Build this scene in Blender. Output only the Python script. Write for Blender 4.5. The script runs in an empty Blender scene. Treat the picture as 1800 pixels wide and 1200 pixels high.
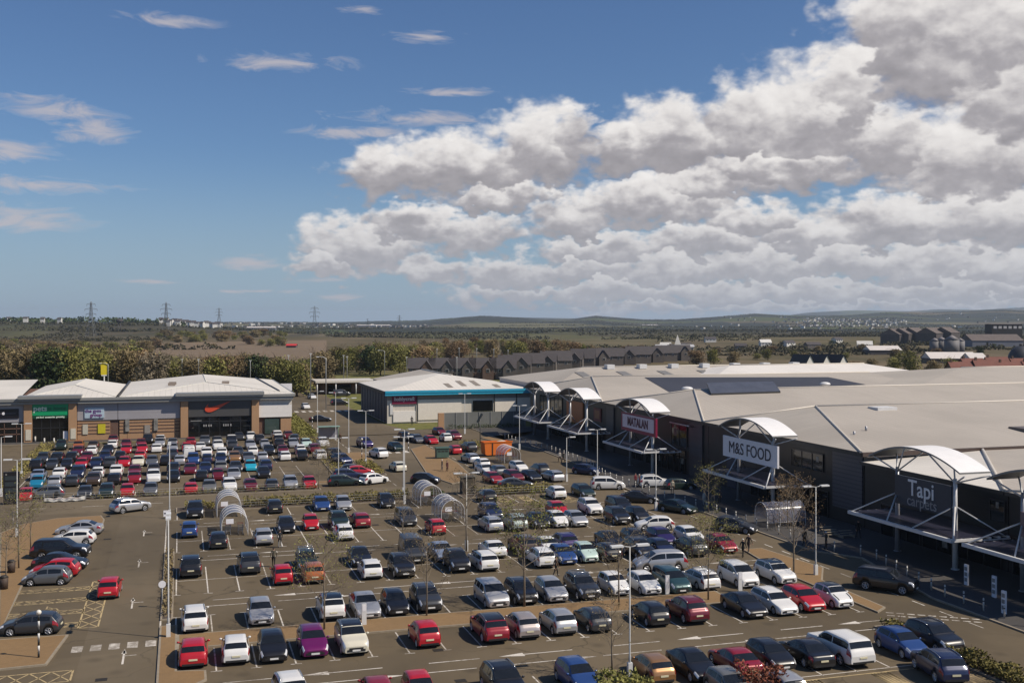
import bpy, bmesh, math, random
from mathutils import Vector, Matrix
R = math.radians
rnd = random.Random(7)
SC = bpy.context.scene
COL = SC.collection

# ---------------------------------------------------------------- camera frame
# the retail park is laid out on its own street grid: +X runs along the parking rows, +Y away down the bays
FOC, CAMH, HZ, YAW = 1900.0, 22.0, 563.0, R(17.1)
CY, SY = math.cos(YAW), math.sin(YAW)
def at(px, py, z=0.0):
    """surveying helper: ground point (at height z) seen at a pixel of the 1800x1200 photograph"""
    Y = FOC*(CAMH-z)/(py-HZ); X = (px-900.0)/FOC*Y
    return (X*CY+Y*SY, -X*SY+Y*CY)
def far(px, dist, z=0.0):
    """point on the bearing of photo column px at a given forward distance"""
    X = (px-900.0)/FOC*dist
    return (X*CY+dist*SY, -X*SY+dist*CY)
def zat(py, dist): return CAMH-(py-HZ)*dist/FOC

# ---------------------------------------------------------------- materials
MATS = {}
def newmat(name):
    m = bpy.data.materials.new(name); m.use_nodes = True
    nt = m.node_tree; b = nt.nodes['Principled BSDF']
    MATS[name] = m
    return m, nt, b
def N(nt, typ, **kw):
    n = nt.nodes.new(typ)
    for k, v in kw.items():
        if k.startswith('i_'):
            n.inputs[k[2:].replace('_', ' ')].default_value = v
        else: setattr(n, k, v)
    return n
def L(nt, a, b): nt.links.new(a, b)
def ramp(nt, stops):
    r = nt.nodes.new('ShaderNodeValToRGB')
    e = r.color_ramp.elements
    while len(e) < len(stops): e.new(0.5)
    for k, (p, c) in enumerate(stops):
        e[k].position = p; e[k].color = (c[0], c[1], c[2], 1) if len(c) == 3 else c
    return r
def coords(nt, kind='Object', scale=(1, 1, 1)):
    tc = nt.nodes.new('ShaderNodeTexCoord'); mp = nt.nodes.new('ShaderNodeMapping')
    mp.inputs['Scale'].default_value = scale
    L(nt, tc.outputs[kind], mp.inputs['Vector'])
    return mp.outputs['Vector']
def worldpos(nt, scale=(1, 1, 1)):
    g = nt.nodes.new('ShaderNodeNewGeometry'); mp = nt.nodes.new('ShaderNodeMapping')
    mp.inputs['Scale'].default_value = scale
    L(nt, g.outputs['Position'], mp.inputs['Vector'])
    return mp.outputs['Vector']
def noise(nt, vec, scale, detail=4, rough=.55, dist=0.0):
    n = nt.nodes.new('ShaderNodeTexNoise')
    n.inputs['Scale'].default_value = scale; n.inputs['Detail'].default_value = detail
    n.inputs['Roughness'].default_value = rough; n.inputs['Distortion'].default_value = dist
    L(nt, vec, n.inputs['Vector'])
    return n.outputs['Fac']
def mixc(nt, fac, a, b, mode='MIX'):
    m = nt.nodes.new('ShaderNodeMix'); m.data_type = 'RGBA'; m.blend_type = mode
    for i, v in ((0, fac), (6, a), (7, b)):
        if isinstance(v, (int, float)): m.inputs[i].default_value = v
        elif isinstance(v, (tuple, list)): m.inputs[i].default_value = (v[0], v[1], v[2], 1)
        else: L(nt, v, m.inputs[i])
    return m.outputs[2]
def math_(nt, op, a, b=None, c=None, clamp=False):
    m = nt.nodes.new('ShaderNodeMath'); m.operation = op; m.use_clamp = clamp
    for i, v in enumerate((a, b, c)):
        if v is None: continue
        if isinstance(v, (int, float)): m.inputs[i].default_value = v
        else: L(nt, v, m.inputs[i])
    return m.outputs[0]

def plain(name, col, rough=.6, metal=0.0, var=.12, scale=3.0, spec=.5, coat=0.0):
    """a material with a little mottling and grime so that it is never perfectly flat"""
    if name in MATS: return MATS[name]
    m, nt, b = newmat(name)
    v = coords(nt, 'Object')
    f = noise(nt, v, scale, 5, .6)
    d = tuple(max(0, c*(1-var)) for c in col); u = tuple(min(1, c*(1+var)) for c in col)
    rp = ramp(nt, [(.3, d), (.7, u)]); L(nt, f, rp.inputs['Fac'])
    L(nt, rp.outputs['Color'], b.inputs['Base Color'])
    b.inputs['Roughness'].default_value = rough; b.inputs['Metallic'].default_value = metal
    b.inputs['Specular IOR Level'].default_value = spec
    if coat:
        b.inputs['Coat Weight'].default_value = coat; b.inputs['Coat Roughness'].default_value = .06
    return m

def paint(name, col, metal=0.0):
    if name in MATS: return MATS[name]
    m, nt, b = newmat(name)
    v = coords(nt, 'Object'); f = noise(nt, v, 1.3, 4, .6)
    d = tuple(c*.86 for c in col)
    # road dust low on the body
    L(nt, mixc(nt, f, d, col), b.inputs['Base Color'])
    b.inputs['Metallic'].default_value = metal
    b.inputs['Roughness'].default_value = .34 if metal else .3
    b.inputs['Coat Weight'].default_value = .5; b.inputs['Coat Roughness'].default_value = .08
    return m

# ---------------------------------------------------------------- mesh builder
class MB:
    def __init__(s): s.v = []; s.f = []; s.m = []; s.sm = []
    def quad(s, pts, mi=0, smooth=False):
        b = len(s.v); s.v += [tuple(p) for p in pts]; s.f.append(tuple(range(b, b+len(pts)))); s.m.append(mi); s.sm.append(smooth)
    def box(s, x0, x1, y0, y1, z0, z1, mi=0):
        b = len(s.v)
        s.v += [(x0,y0,z0),(x1,y0,z0),(x1,y1,z0),(x0,y1,z0),(x0,y0,z1),(x1,y0,z1),(x1,y1,z1),(x0,y1,z1)]
        for f in ((3,2,1,0),(4,5,6,7),(0,1,5,4),(1,2,6,5),(2,3,7,6),(3,0,4,7)):
            s.f.append(tuple(b+i for i in f)); s.m.append(mi); s.sm.append(False)
        return s
    def cbox(s, c, size, mi=0, rz=0.0):
        b = len(s.v); hx, hy, hz = size[0]/2, size[1]/2, size[2]/2
        cr, sr = math.cos(rz), math.sin(rz)
        for dx, dy, dz in ((-1,-1,-1),(1,-1,-1),(1,1,-1),(-1,1,-1),(-1,-1,1),(1,-1,1),(1,1,1),(-1,1,1)):
            x, y = dx*hx, dy*hy
            s.v.append((c[0]+x*cr-y*sr, c[1]+x*sr+y*cr, c[2]+dz*hz))
        for f in ((3,2,1,0),(4,5,6,7),(0,1,5,4),(1,2,6,5),(2,3,7,6),(3,0,4,7)):
            s.f.append(tuple(b+i for i in f)); s.m.append(mi); s.sm.append(False)
        return s
    def prism(s, poly, z0, z1, mi=0, top=None):
        """vertical prism from an xy polygon (counter-clockwise)"""
        n = len(poly); b = len(s.v)
        s.v += [(p[0],p[1],z0) for p in poly]+[(p[0],p[1],z1) for p in poly]
        s.f.append(tuple(range(b+n, b+2*n))); s.m.append(mi if top is None else top); s.sm.append(False)
        s.f.append(tuple(range(b+n-1, b-1, -1))); s.m.append(mi); s.sm.append(False)
        for i in range(n):
            j = (i+1) % n
            s.f.append((b+i, b+j, b+n+j, b+n+i)); s.m.append(mi); s.sm.append(False)
        return s
    def tube(s, pts, rad, n=8, mi=0, cap=True):
        """tube along a polyline; rad is a number or one per point"""
        pts = [Vector(p) for p in pts]
        if not isinstance(rad, (list, tuple)): rad = [rad]*len(pts)
        b = len(s.v); up = None
        for i, p in enumerate(pts):
            t = (pts[min(i+1, len(pts)-1)]-pts[max(i-1, 0)])
            if t.length < 1e-9: t = Vector((0,0,1))
            t.normalize()
            if up is None:
                up = Vector((0,0,1)) if abs(t.z) < .9 else Vector((1,0,0))
            a = t.cross(up)
            if a.length < 1e-4: a = t.cross(Vector((1,0,0)) if abs(t.x) < .9 else Vector((0,1,0)))
            a.normalize(); c = a.cross(t).normalized(); up = c
            for k in range(n):
                an = 2*math.pi*k/n
                s.v.append(tuple(p+(a*math.cos(an)+c*math.sin(an))*rad[i]))
        for i in range(len(pts)-1):
            for k in range(n):
                k2 = (k+1) % n
                s.f.append((b+i*n+k, b+i*n+k2, b+(i+1)*n+k2, b+(i+1)*n+k)); s.m.append(mi); s.sm.append(n > 4)
        if cap:
            s.f.append(tuple(b+k for k in range(n-1, -1, -1))); s.m.append(mi); s.sm.append(False)
            e = b+(len(pts)-1)*n
            s.f.append(tuple(e+k for k in range(n))); s.m.append(mi); s.sm.append(False)
        return s
    def cyl(s, c, r, h, n=16, mi=0, axis='Z', r2=None):
        d = {'X': (h,0,0), 'Y': (0,h,0), 'Z': (0,0,h)}[axis]
        p0 = Vector(c); p1 = p0+Vector(d)
        return s.tube([p0, p1], [r, r if r2 is None else r2], n, mi)
    def grid(s, P, mi=0, smooth=True, flip=False):
        """P[i][j] array of points"""
        b = len(s.v); ni, nj = len(P), len(P[0])
        for row in P: s.v += [tuple(p) for p in row]
        for i in range(ni-1):
            for j in range(nj-1):
                q = (b+i*nj+j, b+i*nj+j+1, b+(i+1)*nj+j+1, b+(i+1)*nj+j)
                s.f.append(q[::-1] if flip else q); s.m.append(mi); s.sm.append(smooth)
        return s
    def sphere(s, c, r, nu=10, nv=7, mi=0, sc=(1,1,1)):
        P = []
        for i in range(nv+1):
            ph = math.pi*i/nv
            P.append([(c[0]+r*sc[0]*math.sin(ph)*math.cos(2*math.pi*j/nu), c[1]+r*sc[1]*math.sin(ph)*math.sin(2*math.pi*j/nu), c[2]-r*sc[2]*math.cos(ph)) for j in range(nu+1)])
        return s.grid(P, mi)
    def mesh(s, name, mats):
        me = bpy.data.meshes.new(name)
        me.from_pydata(s.v, [], s.f)
        for m in (mats if isinstance(mats, (list, tuple)) else [mats]): me.materials.append(m)
        me.polygons.foreach_set('material_index', s.m)
        me.polygons.foreach_set('use_smooth', s.sm)
        me.update()
        return me
    def build(s, name, mats, parent=None, loc=None):
        return link(name, s.mesh(name, mats), parent, loc)

def link(name, me, parent=None, loc=None):
    o = bpy.data.objects.new(name, me); COL.objects.link(o)
    if parent is not None: o.parent = parent
    if loc is not None: o.location = loc
    return o
LABELS = {}
def tag(o, label=None, cat=None, group=None, kind=None):
    if label:
        if label in LABELS and not group: print('DUP LABEL', label)
        LABELS[label] = LABELS.get(label, 0)+1
        o['label'] = label
        nw = len(label.split())
        if nw < 4 or nw > 16: print('LABEL LEN', nw, label)
    if cat: o['category'] = cat
    if group: o['group'] = group
    if kind: o['kind'] = kind
    return o
def thing(name, label, cat, loc=(0,0,0), rz=0.0, group=None):
    o = bpy.data.objects.new(name, None); COL.objects.link(o)
    o.empty_display_size = .3
    o.location = loc; o.rotation_euler = (0,0,rz)
    return tag(o, label, cat, group)
KIDS = {}
def dup(root, loc=None, rz=None, label=None, scale=None, group=None, depth=2):
    def cp(o, parent, d):
        c = o.copy(); COL.objects.link(c)
        if parent is not None: c.parent = parent
        if d > 0:
            for ch in list(o.children): cp(ch, c, d-1)
        return c
    r = cp(root, None, depth)
    if loc is not None: r.location = loc
    if rz is not None: r.rotation_euler = (0,0,rz)
    if scale is not None: r.scale = (scale,)*3 if isinstance(scale, (int, float)) else scale
    if label: tag(r, label)
    if group: r['group'] = group
    return r
def textmesh(txt, size, depth=.03, align='CENTER', bold=0.0, sx=1.0, shear=0.0):
    """lettering as a mesh lying in the XZ plane, facing -Y"""
    cu = bpy.data.curves.new('lettering', 'FONT'); cu.body = txt; cu.size = size
    cu.extrude = depth/2; cu.align_x = align; cu.align_y = 'CENTER'; cu.offset = bold; cu.shear = shear
    cu.resolution_u = 3
    o = bpy.data.objects.new('lettering', cu); COL.objects.link(o)
    dg = bpy.context.evaluated_depsgraph_get(); dg.update()
    me = bpy.data.meshes.new_from_object(o.evaluated_get(dg))
    bpy.data.objects.remove(o); bpy.data.curves.remove(cu)
    me.transform(Matrix.Rotation(R(90), 4, 'X') @ Matrix.Diagonal((sx,1,1,1)))
    return me
def letters(txt, size, mat, parent, loc, rz=0.0, depth=.04, bold=0.0, sx=1.0, align='CENTER', name='lettering', shear=0.0):
    me = textmesh(txt, size, depth, align, bold, sx, shear); me.materials.clear(); me.materials.append(mat)
    o = link(name, me, parent, loc); o.rotation_euler = (0,0,rz)
    return o
# ================================================================ camera, sun, sky
cd = bpy.data.cameras.new('camera'); cam = bpy.data.objects.new('camera', cd); COL.objects.link(cam)
cam.location = (0, 0, CAMH); cam.rotation_euler = (R(90), 0, -YAW)
cd.sensor_fit = 'HORIZONTAL'; cd.sensor_width = 36.0; cd.lens = 36.0*FOC/1800.0
cd.shift_y = -(600.0-HZ)/1800.0
cd.clip_start = .5; cd.clip_end = 60000
SC.camera = cam
# the sun stands high to the right, a little behind the camera
SUN_EL = R(46.5)
sx_, sy_ = .96, -.28
su, sv = sx_*CY+sy_*SY, -sx_*SY+sy_*CY
SUN_AZ = math.atan2(su, sv)          # clockwise from +Y
sl = bpy.data.lights.new('sun', 'SUN'); sun = bpy.data.objects.new('sun', sl); COL.objects.link(sun)
sl.energy = 4.9; sl.angle = R(.53); sl.color = (1, .90, .76)
d = Vector((su*math.cos(SUN_EL), sv*math.cos(SUN_EL), math.sin(SUN_EL))).normalized()
sun.rotation_euler = d.to_track_quat('Z', 'Y').to_euler()
SC.view_settings.view_transform = 'Standard'; SC.view_settings.look = 'None'
SC.view_settings.exposure = 0.0; SC.view_settings.gamma = 1.0
SC.render.engine = 'CYCLES'
SC.cycles.use_denoising = True
SC.cycles.max_bounces = 5; SC.cycles.diffuse_bounces = 2; SC.cycles.glossy_bounces = 2
SC.cycles.transmission_bounces = 3; SC.cycles.transparent_max_bounces = 8; SC.cycles.volume_bounces = 0
SC.cycles.sample_clamp_indirect = 4.0
SC.cycles.caustics_reflective = False; SC.cycles.caustics_refractive = False

W = bpy.data.worlds.new('World'); SC.world = W; W.use_nodes = True
W.cycles.sampling_method = 'NONE'
wt = W.node_tree; wt.nodes.clear()
wo = wt.nodes.new('ShaderNodeOutputWorld'); bg = wt.nodes.new('ShaderNodeBackground')
bg.inputs['Strength'].default_value = .077
L(wt, bg.outputs[0], wo.inputs['Surface'])
sky = wt.nodes.new('ShaderNodeTexSky'); sky.sky_type = 'NISHITA'; sky.sun_disc = False
sky.sun_elevation = SUN_EL; sky.sun_rotation = SUN_AZ
sky.air_density = 1.0; sky.dust_density = .3; sky.ozone_density = 4.0; sky.altitude = 60

def vmath(nt, op, a, b=None):
    m = nt.nodes.new('ShaderNodeVectorMath'); m.operation = op
    for i, v in enumerate((a, b)):
        if v is None: continue
        if isinstance(v, (tuple, list)): m.inputs[i].default_value = v
        else: L(nt, v, m.inputs[i])
    return m.outputs['Value'] if op in ('LENGTH', 'DOT_PRODUCT') else m.outputs['Vector']
# bearing (degrees clockwise of the mall's long axis) and elevation of every sky direction
DEG = 180/math.pi
def azel(px, py):
    x, y = (px-900)/FOC, (HZ-py)/FOC
    return (math.atan2(x, 1)*DEG, math.atan2(y, math.hypot(1, x))*DEG)
def px2deg(w): return w/FOC*DEG
# cumulus towers: centre column/row, half width, height above base line, depth below (photo pixels, turned into bearings)
CUM = [(1700,90,200,190,110),(1590,50,110,120,110),(1780,190,120,120,90),(1420,235,150,125,75),(1490,170,75,105,95),(1560,255,100,85,60),
 (1310,225,95,85,70),(1190,250,120,78,75),(1105,255,80,45,62),(945,272,105,82,64),(1000,245,50,66,60),(770,300,130,66,54),(690,300,95,55,52),(865,300,105,60,50),
 (1370,300,200,45,34),(1720,300,160,130,70),(1560,400,160,55,44),(1760,400,150,80,60),(1130,365,180,50,36),(1330,390,110,38,36),(1010,385,90,40,34),(1250,330,130,44,30),
 (640,435,120,52,40),(820,410,110,42,32),(720,395,100,36,34),(570,468,62,32,24),(1060,440,120,38,30),(1240,430,140,42,36),(880,350,110,36,28),
 (770,472,85,26,22),(890,485,120,38,30),(1010,478,90,30,26),(1160,478,140,44,30),(1330,470,140,44,34),(1490,465,150,46,36),(1420,420,120,44,34),
 (1650,470,150,54,36),(1790,480,130,54,36),(1080,515,150,26,24),(1270,515,150,28,24),(1460,515,170,30,26),(1650,518,170,32,26),(1810,518,150,32,24),(920,520,130,20,18),(1130,543,170,13,12),(1350,543,170,14,12),(1560,541,170,14,12),(1760,541,150,15,12)]
WISP = [(165,230,62,30,24),(435,463,60,18,12),(600,522,40,10,8),(70,195,120,30,24),(15,265,85,26,20),(60,325,130,16,14),(55,392,115,30,20),(470,110,140,20,14),(745,68,62,12,10),(300,38,100,16,13),
 (720,210,130,18,14),(620,234,110,16,12),(800,164,90,10,8),(640,18,40,9,8),(270,495,70,6,5),(440,512,110,4,4),(560,492,60,6,6)]
def field_group(name, blobs):
    """nearest-lobe field D and the height H inside that lobe (-1 base .. 1 crown)"""
    g = bpy.data.node_groups.new(name, 'ShaderNodeTree')
    g.interface.new_socket('P', in_out='INPUT', socket_type='NodeSocketVector')
    g.interface.new_socket('D', in_out='OUTPUT', socket_type='NodeSocketFloat')
    g.interface.new_socket('H', in_out='OUTPUT', socket_type='NodeSocketFloat')
    gi = g.nodes.new('NodeGroupInput'); go = g.nodes.new('NodeGroupOutput')
    best = None
    for (px, py, w, hu, hd) in sorted(blobs, key=lambda b: b[1]):
        a, e = azel(px, py); w_, hu_, hd_ = px2deg(w), px2deg(hu), px2deg(hd)
        src = gi.outputs[0]
        if best is not None:      # evaluated lobe after lobe, so that few values have to be kept at once
            q = g.nodes.new('ShaderNodeVectorMath'); q.operation = 'MULTIPLY_ADD'; L(g, best, q.inputs[0]); q.inputs[1].default_value = (0, 0, 1e-6); L(g, src, q.inputs[2]); src = q.outputs[0]
        s = vmath(g, 'SUBTRACT', src, (a, e, 0))
        v1 = vmath(g, 'MULTIPLY', s, (1/w_, 1/hu_, 0)); v2 = vmath(g, 'MULTIPLY', s, (1/w_, -1/hd_, 0))
        ln = vmath(g, 'LENGTH', vmath(g, 'MAXIMUM', v1, v2))
        dd = math_(g, 'SUBTRACT', 1.0, ln)
        h_ = g.nodes.new('ShaderNodeSeparateXYZ'); L(g, v1, h_.inputs[0]); hh = h_.outputs[1]
        if best is None: best, bh = dd, hh
        else:
            f = sstep(g, math_(g, 'SUBTRACT', dd, best), -.2, .2)
            mxn = g.nodes.new('ShaderNodeMix'); L(g, f, mxn.inputs[0]); L(g, bh, mxn.inputs[2]); L(g, hh, mxn.inputs[3]); bh = mxn.outputs[0]
            best = math_(g, 'SMOOTH_MAX', best, dd, .12)
    L(g, best, go.inputs[0]); L(g, bh, go.inputs[1])
    return g
def sstep(nt, x, a, b):
    m = nt.nodes.new('ShaderNodeMapRange'); m.interpolation_type = 'SMOOTHSTEP'
    m.inputs['From Min'].default_value = a; m.inputs['From Max'].default_value = b
    L(nt, x, m.inputs['Value']); return m.outputs[0]
FG, FW = field_group('cumulus_field', CUM), field_group('wisp_field', WISP)
tc = wt.nodes.new('ShaderNodeTexCoord')
sp = wt.nodes.new('ShaderNodeSeparateXYZ'); L(wt, tc.outputs['Generated'], sp.inputs[0])
Xc = math_(wt, 'SUBTRACT', math_(wt, 'MULTIPLY', sp.outputs[0], CY), math_(wt, 'MULTIPLY', sp.outputs[1], SY))
Yc = math_(wt, 'ADD', math_(wt, 'MULTIPLY', sp.outputs[0], SY), math_(wt, 'MULTIPLY', sp.outputs[1], CY))
AZ = math_(wt, 'MULTIPLY', math_(wt, 'ARCTAN2', Xc, Yc), DEG)
EL = math_(wt, 'MULTIPLY', math_(wt, 'ARCSINE', sp.outputs[2]), DEG)
cb = wt.nodes.new('ShaderNodeCombineXYZ'); L(wt, AZ, cb.inputs[0]); L(wt, EL, cb.inputs[1])
P0 = cb.outputs[0]
def group(nt, g, vec):
    n = nt.nodes.new('ShaderNodeGroup'); n.node_tree = g; L(nt, vec, n.inputs[0]); return n.outputs[0], n.outputs[1]
def puff(P, fld=None):
    """field + billowing noise at point P (degrees)"""
    # clouds shrink towards the horizon, so the billows do too
    base, hl = fld or group(wt, FG, P)
    n1 = noise(wt, vmath(wt, 'MULTIPLY', P, (.42, .62, 1)), 1.0, 6, .5, .25)
    n2 = noise(wt, vmath(wt, 'ADD', vmath(wt, 'MULTIPLY', P, (.8, 1.15, 1)), (3, 7, 0)), 1.0, 3, .5)
    bil = math_(wt, 'ABSOLUTE', math_(wt, 'SUBTRACT', n2, .5))      # billows: rounded lumps with sharp creases
    d = math_(wt, 'ADD', math_(wt, 'ADD', base, .17), math_(wt, 'MULTIPLY', math_(wt, 'SUBTRACT', n1, .5), .9))
    d = math_(wt, 'ADD', d, math_(wt, 'MULTIPLY', math_(wt, 'SUBTRACT', bil, .08), .7))
    n3 = noise(wt, vmath(wt, 'ADD', vmath(wt, 'MULTIPLY', P, (1.15, 2.1, 1)), (11, 2, 0)), 1.0, 4, .5)
    lw = wt.nodes.new('ShaderNodeMapRange'); lw.inputs['From Min'].default_value = 8.5; lw.inputs['From Max'].default_value = 2.0
    lw.inputs['To Max'].default_value = 1.1; L(wt, EL, lw.inputs['Value'])
    tex = math_(wt, 'MULTIPLY', math_(wt, 'SUBTRACT', n3, .5), math_(wt, 'ADD', lw.outputs[0], .25))
    return math_(wt, 'ADD', d, tex), hl, n1
def warped(P):
    """billow the lobes: push the lookup point about by noise"""
    a = wt.nodes.new('ShaderNodeTexNoise'); a.inputs['Scale'].default_value = .62; a.inputs['Detail'].default_value = 4; a.inputs['Roughness'].default_value = .44
    L(wt, vmath(wt, 'MULTIPLY', P, (1, 1.5, 1)), a.inputs['Vector'])
    c = wt.nodes.new('ShaderNodeTexNoise'); c.inputs['Scale'].default_value = 1.7; c.inputs['Detail'].default_value = 3; c.inputs['Roughness'].default_value = .45
    L(wt, vmath(wt, 'MULTIPLY', P, (1, 1.6, 1)), c.inputs['Vector'])
    p1 = vmath(wt, 'ADD', P, vmath(wt, 'MULTIPLY', vmath(wt, 'SUBTRACT', c.outputs['Color'], (.5, .5, .5)), (1.05, .9, 0)))
    return vmath(wt, 'ADD', p1, vmath(wt, 'MULTIPLY', vmath(wt, 'SUBTRACT', a.outputs['Color'], (.5, .5, .5)), (3.6, 2.3, 0)))
FLD = group(wt, FG, warped(P0))
D0, H0, N0 = puff(P0, FLD); D1, H1, N1 = puff(vmath(wt, 'ADD', P0, (.18, .50, 0)), FLD)
A = sstep(wt, D0, -.06, .5)
# wisps: thin, streaky, half transparent
wf, _wh = group(wt, FW, P0)
wn = noise(wt, vmath(wt, 'MULTIPLY', P0, (.34, 1.25, 1)), 1.0, 7, .62, 1.3)
wa = sstep(wt, math_(wt, 'ADD', wf, math_(wt, 'MULTIPLY', math_(wt, 'SUBTRACT', wn, .5), 3.0)), .0, 1.1)
WA = math_(wt, 'MULTIPLY', wa, .8)
fine = noise(wt, P0, 2.6, 5, .6)
hx = math_(wt, 'ADD', H0, math_(wt, 'MULTIPLY', math_(wt, 'SUBTRACT', N0, .5), 1.2))
sh = math_(wt, 'ADD', math_(wt, 'MULTIPLY', sstep(wt, hx, -.6, .8), .74), .10)
sh = math_(wt, 'ADD', sh, math_(wt, 'MULTIPLY', math_(wt, 'SUBTRACT', D0, D1), .50))
sh = math_(wt, 'SUBTRACT', sh, math_(wt, 'MULTIPLY', sstep(wt, D0, .5, 1.4), .12))
sh = math_(wt, 'ADD', sh, math_(wt, 'MULTIPLY', math_(wt, 'SUBTRACT', fine, .5), .14), clamp=True)
cr = ramp(wt, [(.0, (.31, .295, .315)), (.25, (.40, .38, .40)), (.46, (.57, .545, .55)), (.7, (.77, .74, .725)), (1, (.92, .89, .865))])
L(wt, sh, cr.inputs['Fac'])
lowm = sstep(wt, EL, 8.0, .2)
cc = mixc(wt, math_(wt, 'MULTIPLY', lowm, .68), cr.outputs['Color'], (.45, .465, .51))
# thin grey veil over the horizon under the cloud bank on the right
veil = math_(wt, 'MULTIPLY', math_(wt, 'MULTIPLY', sstep(wt, AZ, -6, 10), sstep(wt, EL, 4.2, .6)), .35)
AL = math_(wt, 'MAXIMUM', A, math_(wt, 'MAXIMUM', WA, veil))
inv = math_(wt, 'SUBTRACT', 1.0, A)
cc = mixc(wt, math_(wt, 'MULTIPLY', sstep(wt, WA, .02, .2), inv), cc, (.52, .49, .52))
cc = mixc(wt, math_(wt, 'MULTIPLY', veil, inv), cc, (.37, .40, .46))
skyc = mixc(wt, 1.0, sky.outputs['Color'], (.74, .88, 1.07), 'MULTIPLY')
SKYS = bg.inputs['Strength'].default_value
cc2 = vmath(wt, 'MULTIPLY', cc, (1/SKYS,)*3)      # cloud radiance on the scale of the sky texture
skyc = mixc(wt, math_(wt, 'MULTIPLY', sstep(wt, EL, 9, -.5), .8), skyc, (.30/SKYS, .41/SKYS, .53/SKYS))   # pale blue air low down
L(wt, mixc(wt, AL, skyc, cc2), bg.inputs['Color'])
# ================================================================ cars
glass = plain('car_glass', (.012, .014, .017), .06, 0, .2, 2, .6)
tyre_m = plain('tyre_rubber', (.018, .018, .018), .85)
rim_m = plain('alloy', (.42, .42, .43), .35, .7)
lamp_m = plain('headlamp_glass', (.74, .75, .76), .12, .1, .15, 12, .8, 1.0)
tail_m = plain('tail_lamp_red', (.28, .012, .012), .18, 0, .2, 12, .6, 1.0)
trim_m = plain('black_trim', (.02, .02, .021), .55)
chrome_m = plain('chrome', (.6, .6, .6), .2, .9)
plate_w = plain('plate_white', (.72, .72, .70), .45, 0, .1, 20)
plate_y = plain('plate_yellow', (.66, .61, .42), .45, 0, .1, 20)
PAINT = {
 'white': ((.74,.73,.71), 0), 'silver': ((.50,.50,.51), .55), 'grey': ((.17,.175,.185), .5), 'dark grey': ((.055,.058,.065), .4),
 'black': ((.012,.012,.015), .1), 'navy': ((.018,.026,.075), .25), 'blue': ((.03,.075,.24), .3), 'bright blue': ((.02,.25,.42), .3), 'cyan': ((.03,.42,.58), .2),
 'red': ((.46,.012,.022), .05), 'maroon': ((.15,.012,.025), .2), 'dark red': ((.27,.012,.024), .15), 'orange': ((.42,.12,.03), .2), 'bronze': ((.36,.19,.08), .45),
 'purple': ((.17,.012,.12), .3), 'cream': ((.66,.62,.50), 0), 'mint': ((.52,.66,.60), .1), 'teal': ((.03,.075,.085), .3), 'dark green': ((.018,.034,.03), .25),
 'brown': ((.075,.05,.035), .3), 'pink': ((.50,.44,.42), .5), 'pale blue': ((.30,.36,.48), .4), 'pale green': ((.42,.48,.44), .3), 'indigo': ((.035,.02,.11), .3), 'pewter': ((.24,.235,.22), .5)}
def pm(c): return paint('paint_'+c.replace(' ', '_'), *PAINT[c])

def ev(pl, x):
    if x <= pl[0][0]: return pl[0][1]
    for (a, b), (c, d_) in zip(pl, pl[1:]):
        if x <= c: return b+(d_-b)*(x-a)/(c-a)
    return pl[-1][1]
def evs(pl, x, w=.05):
    return sum(ev(pl, x+w*k) for k in (-1, -.5, 0, .5, 1))/5

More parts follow.
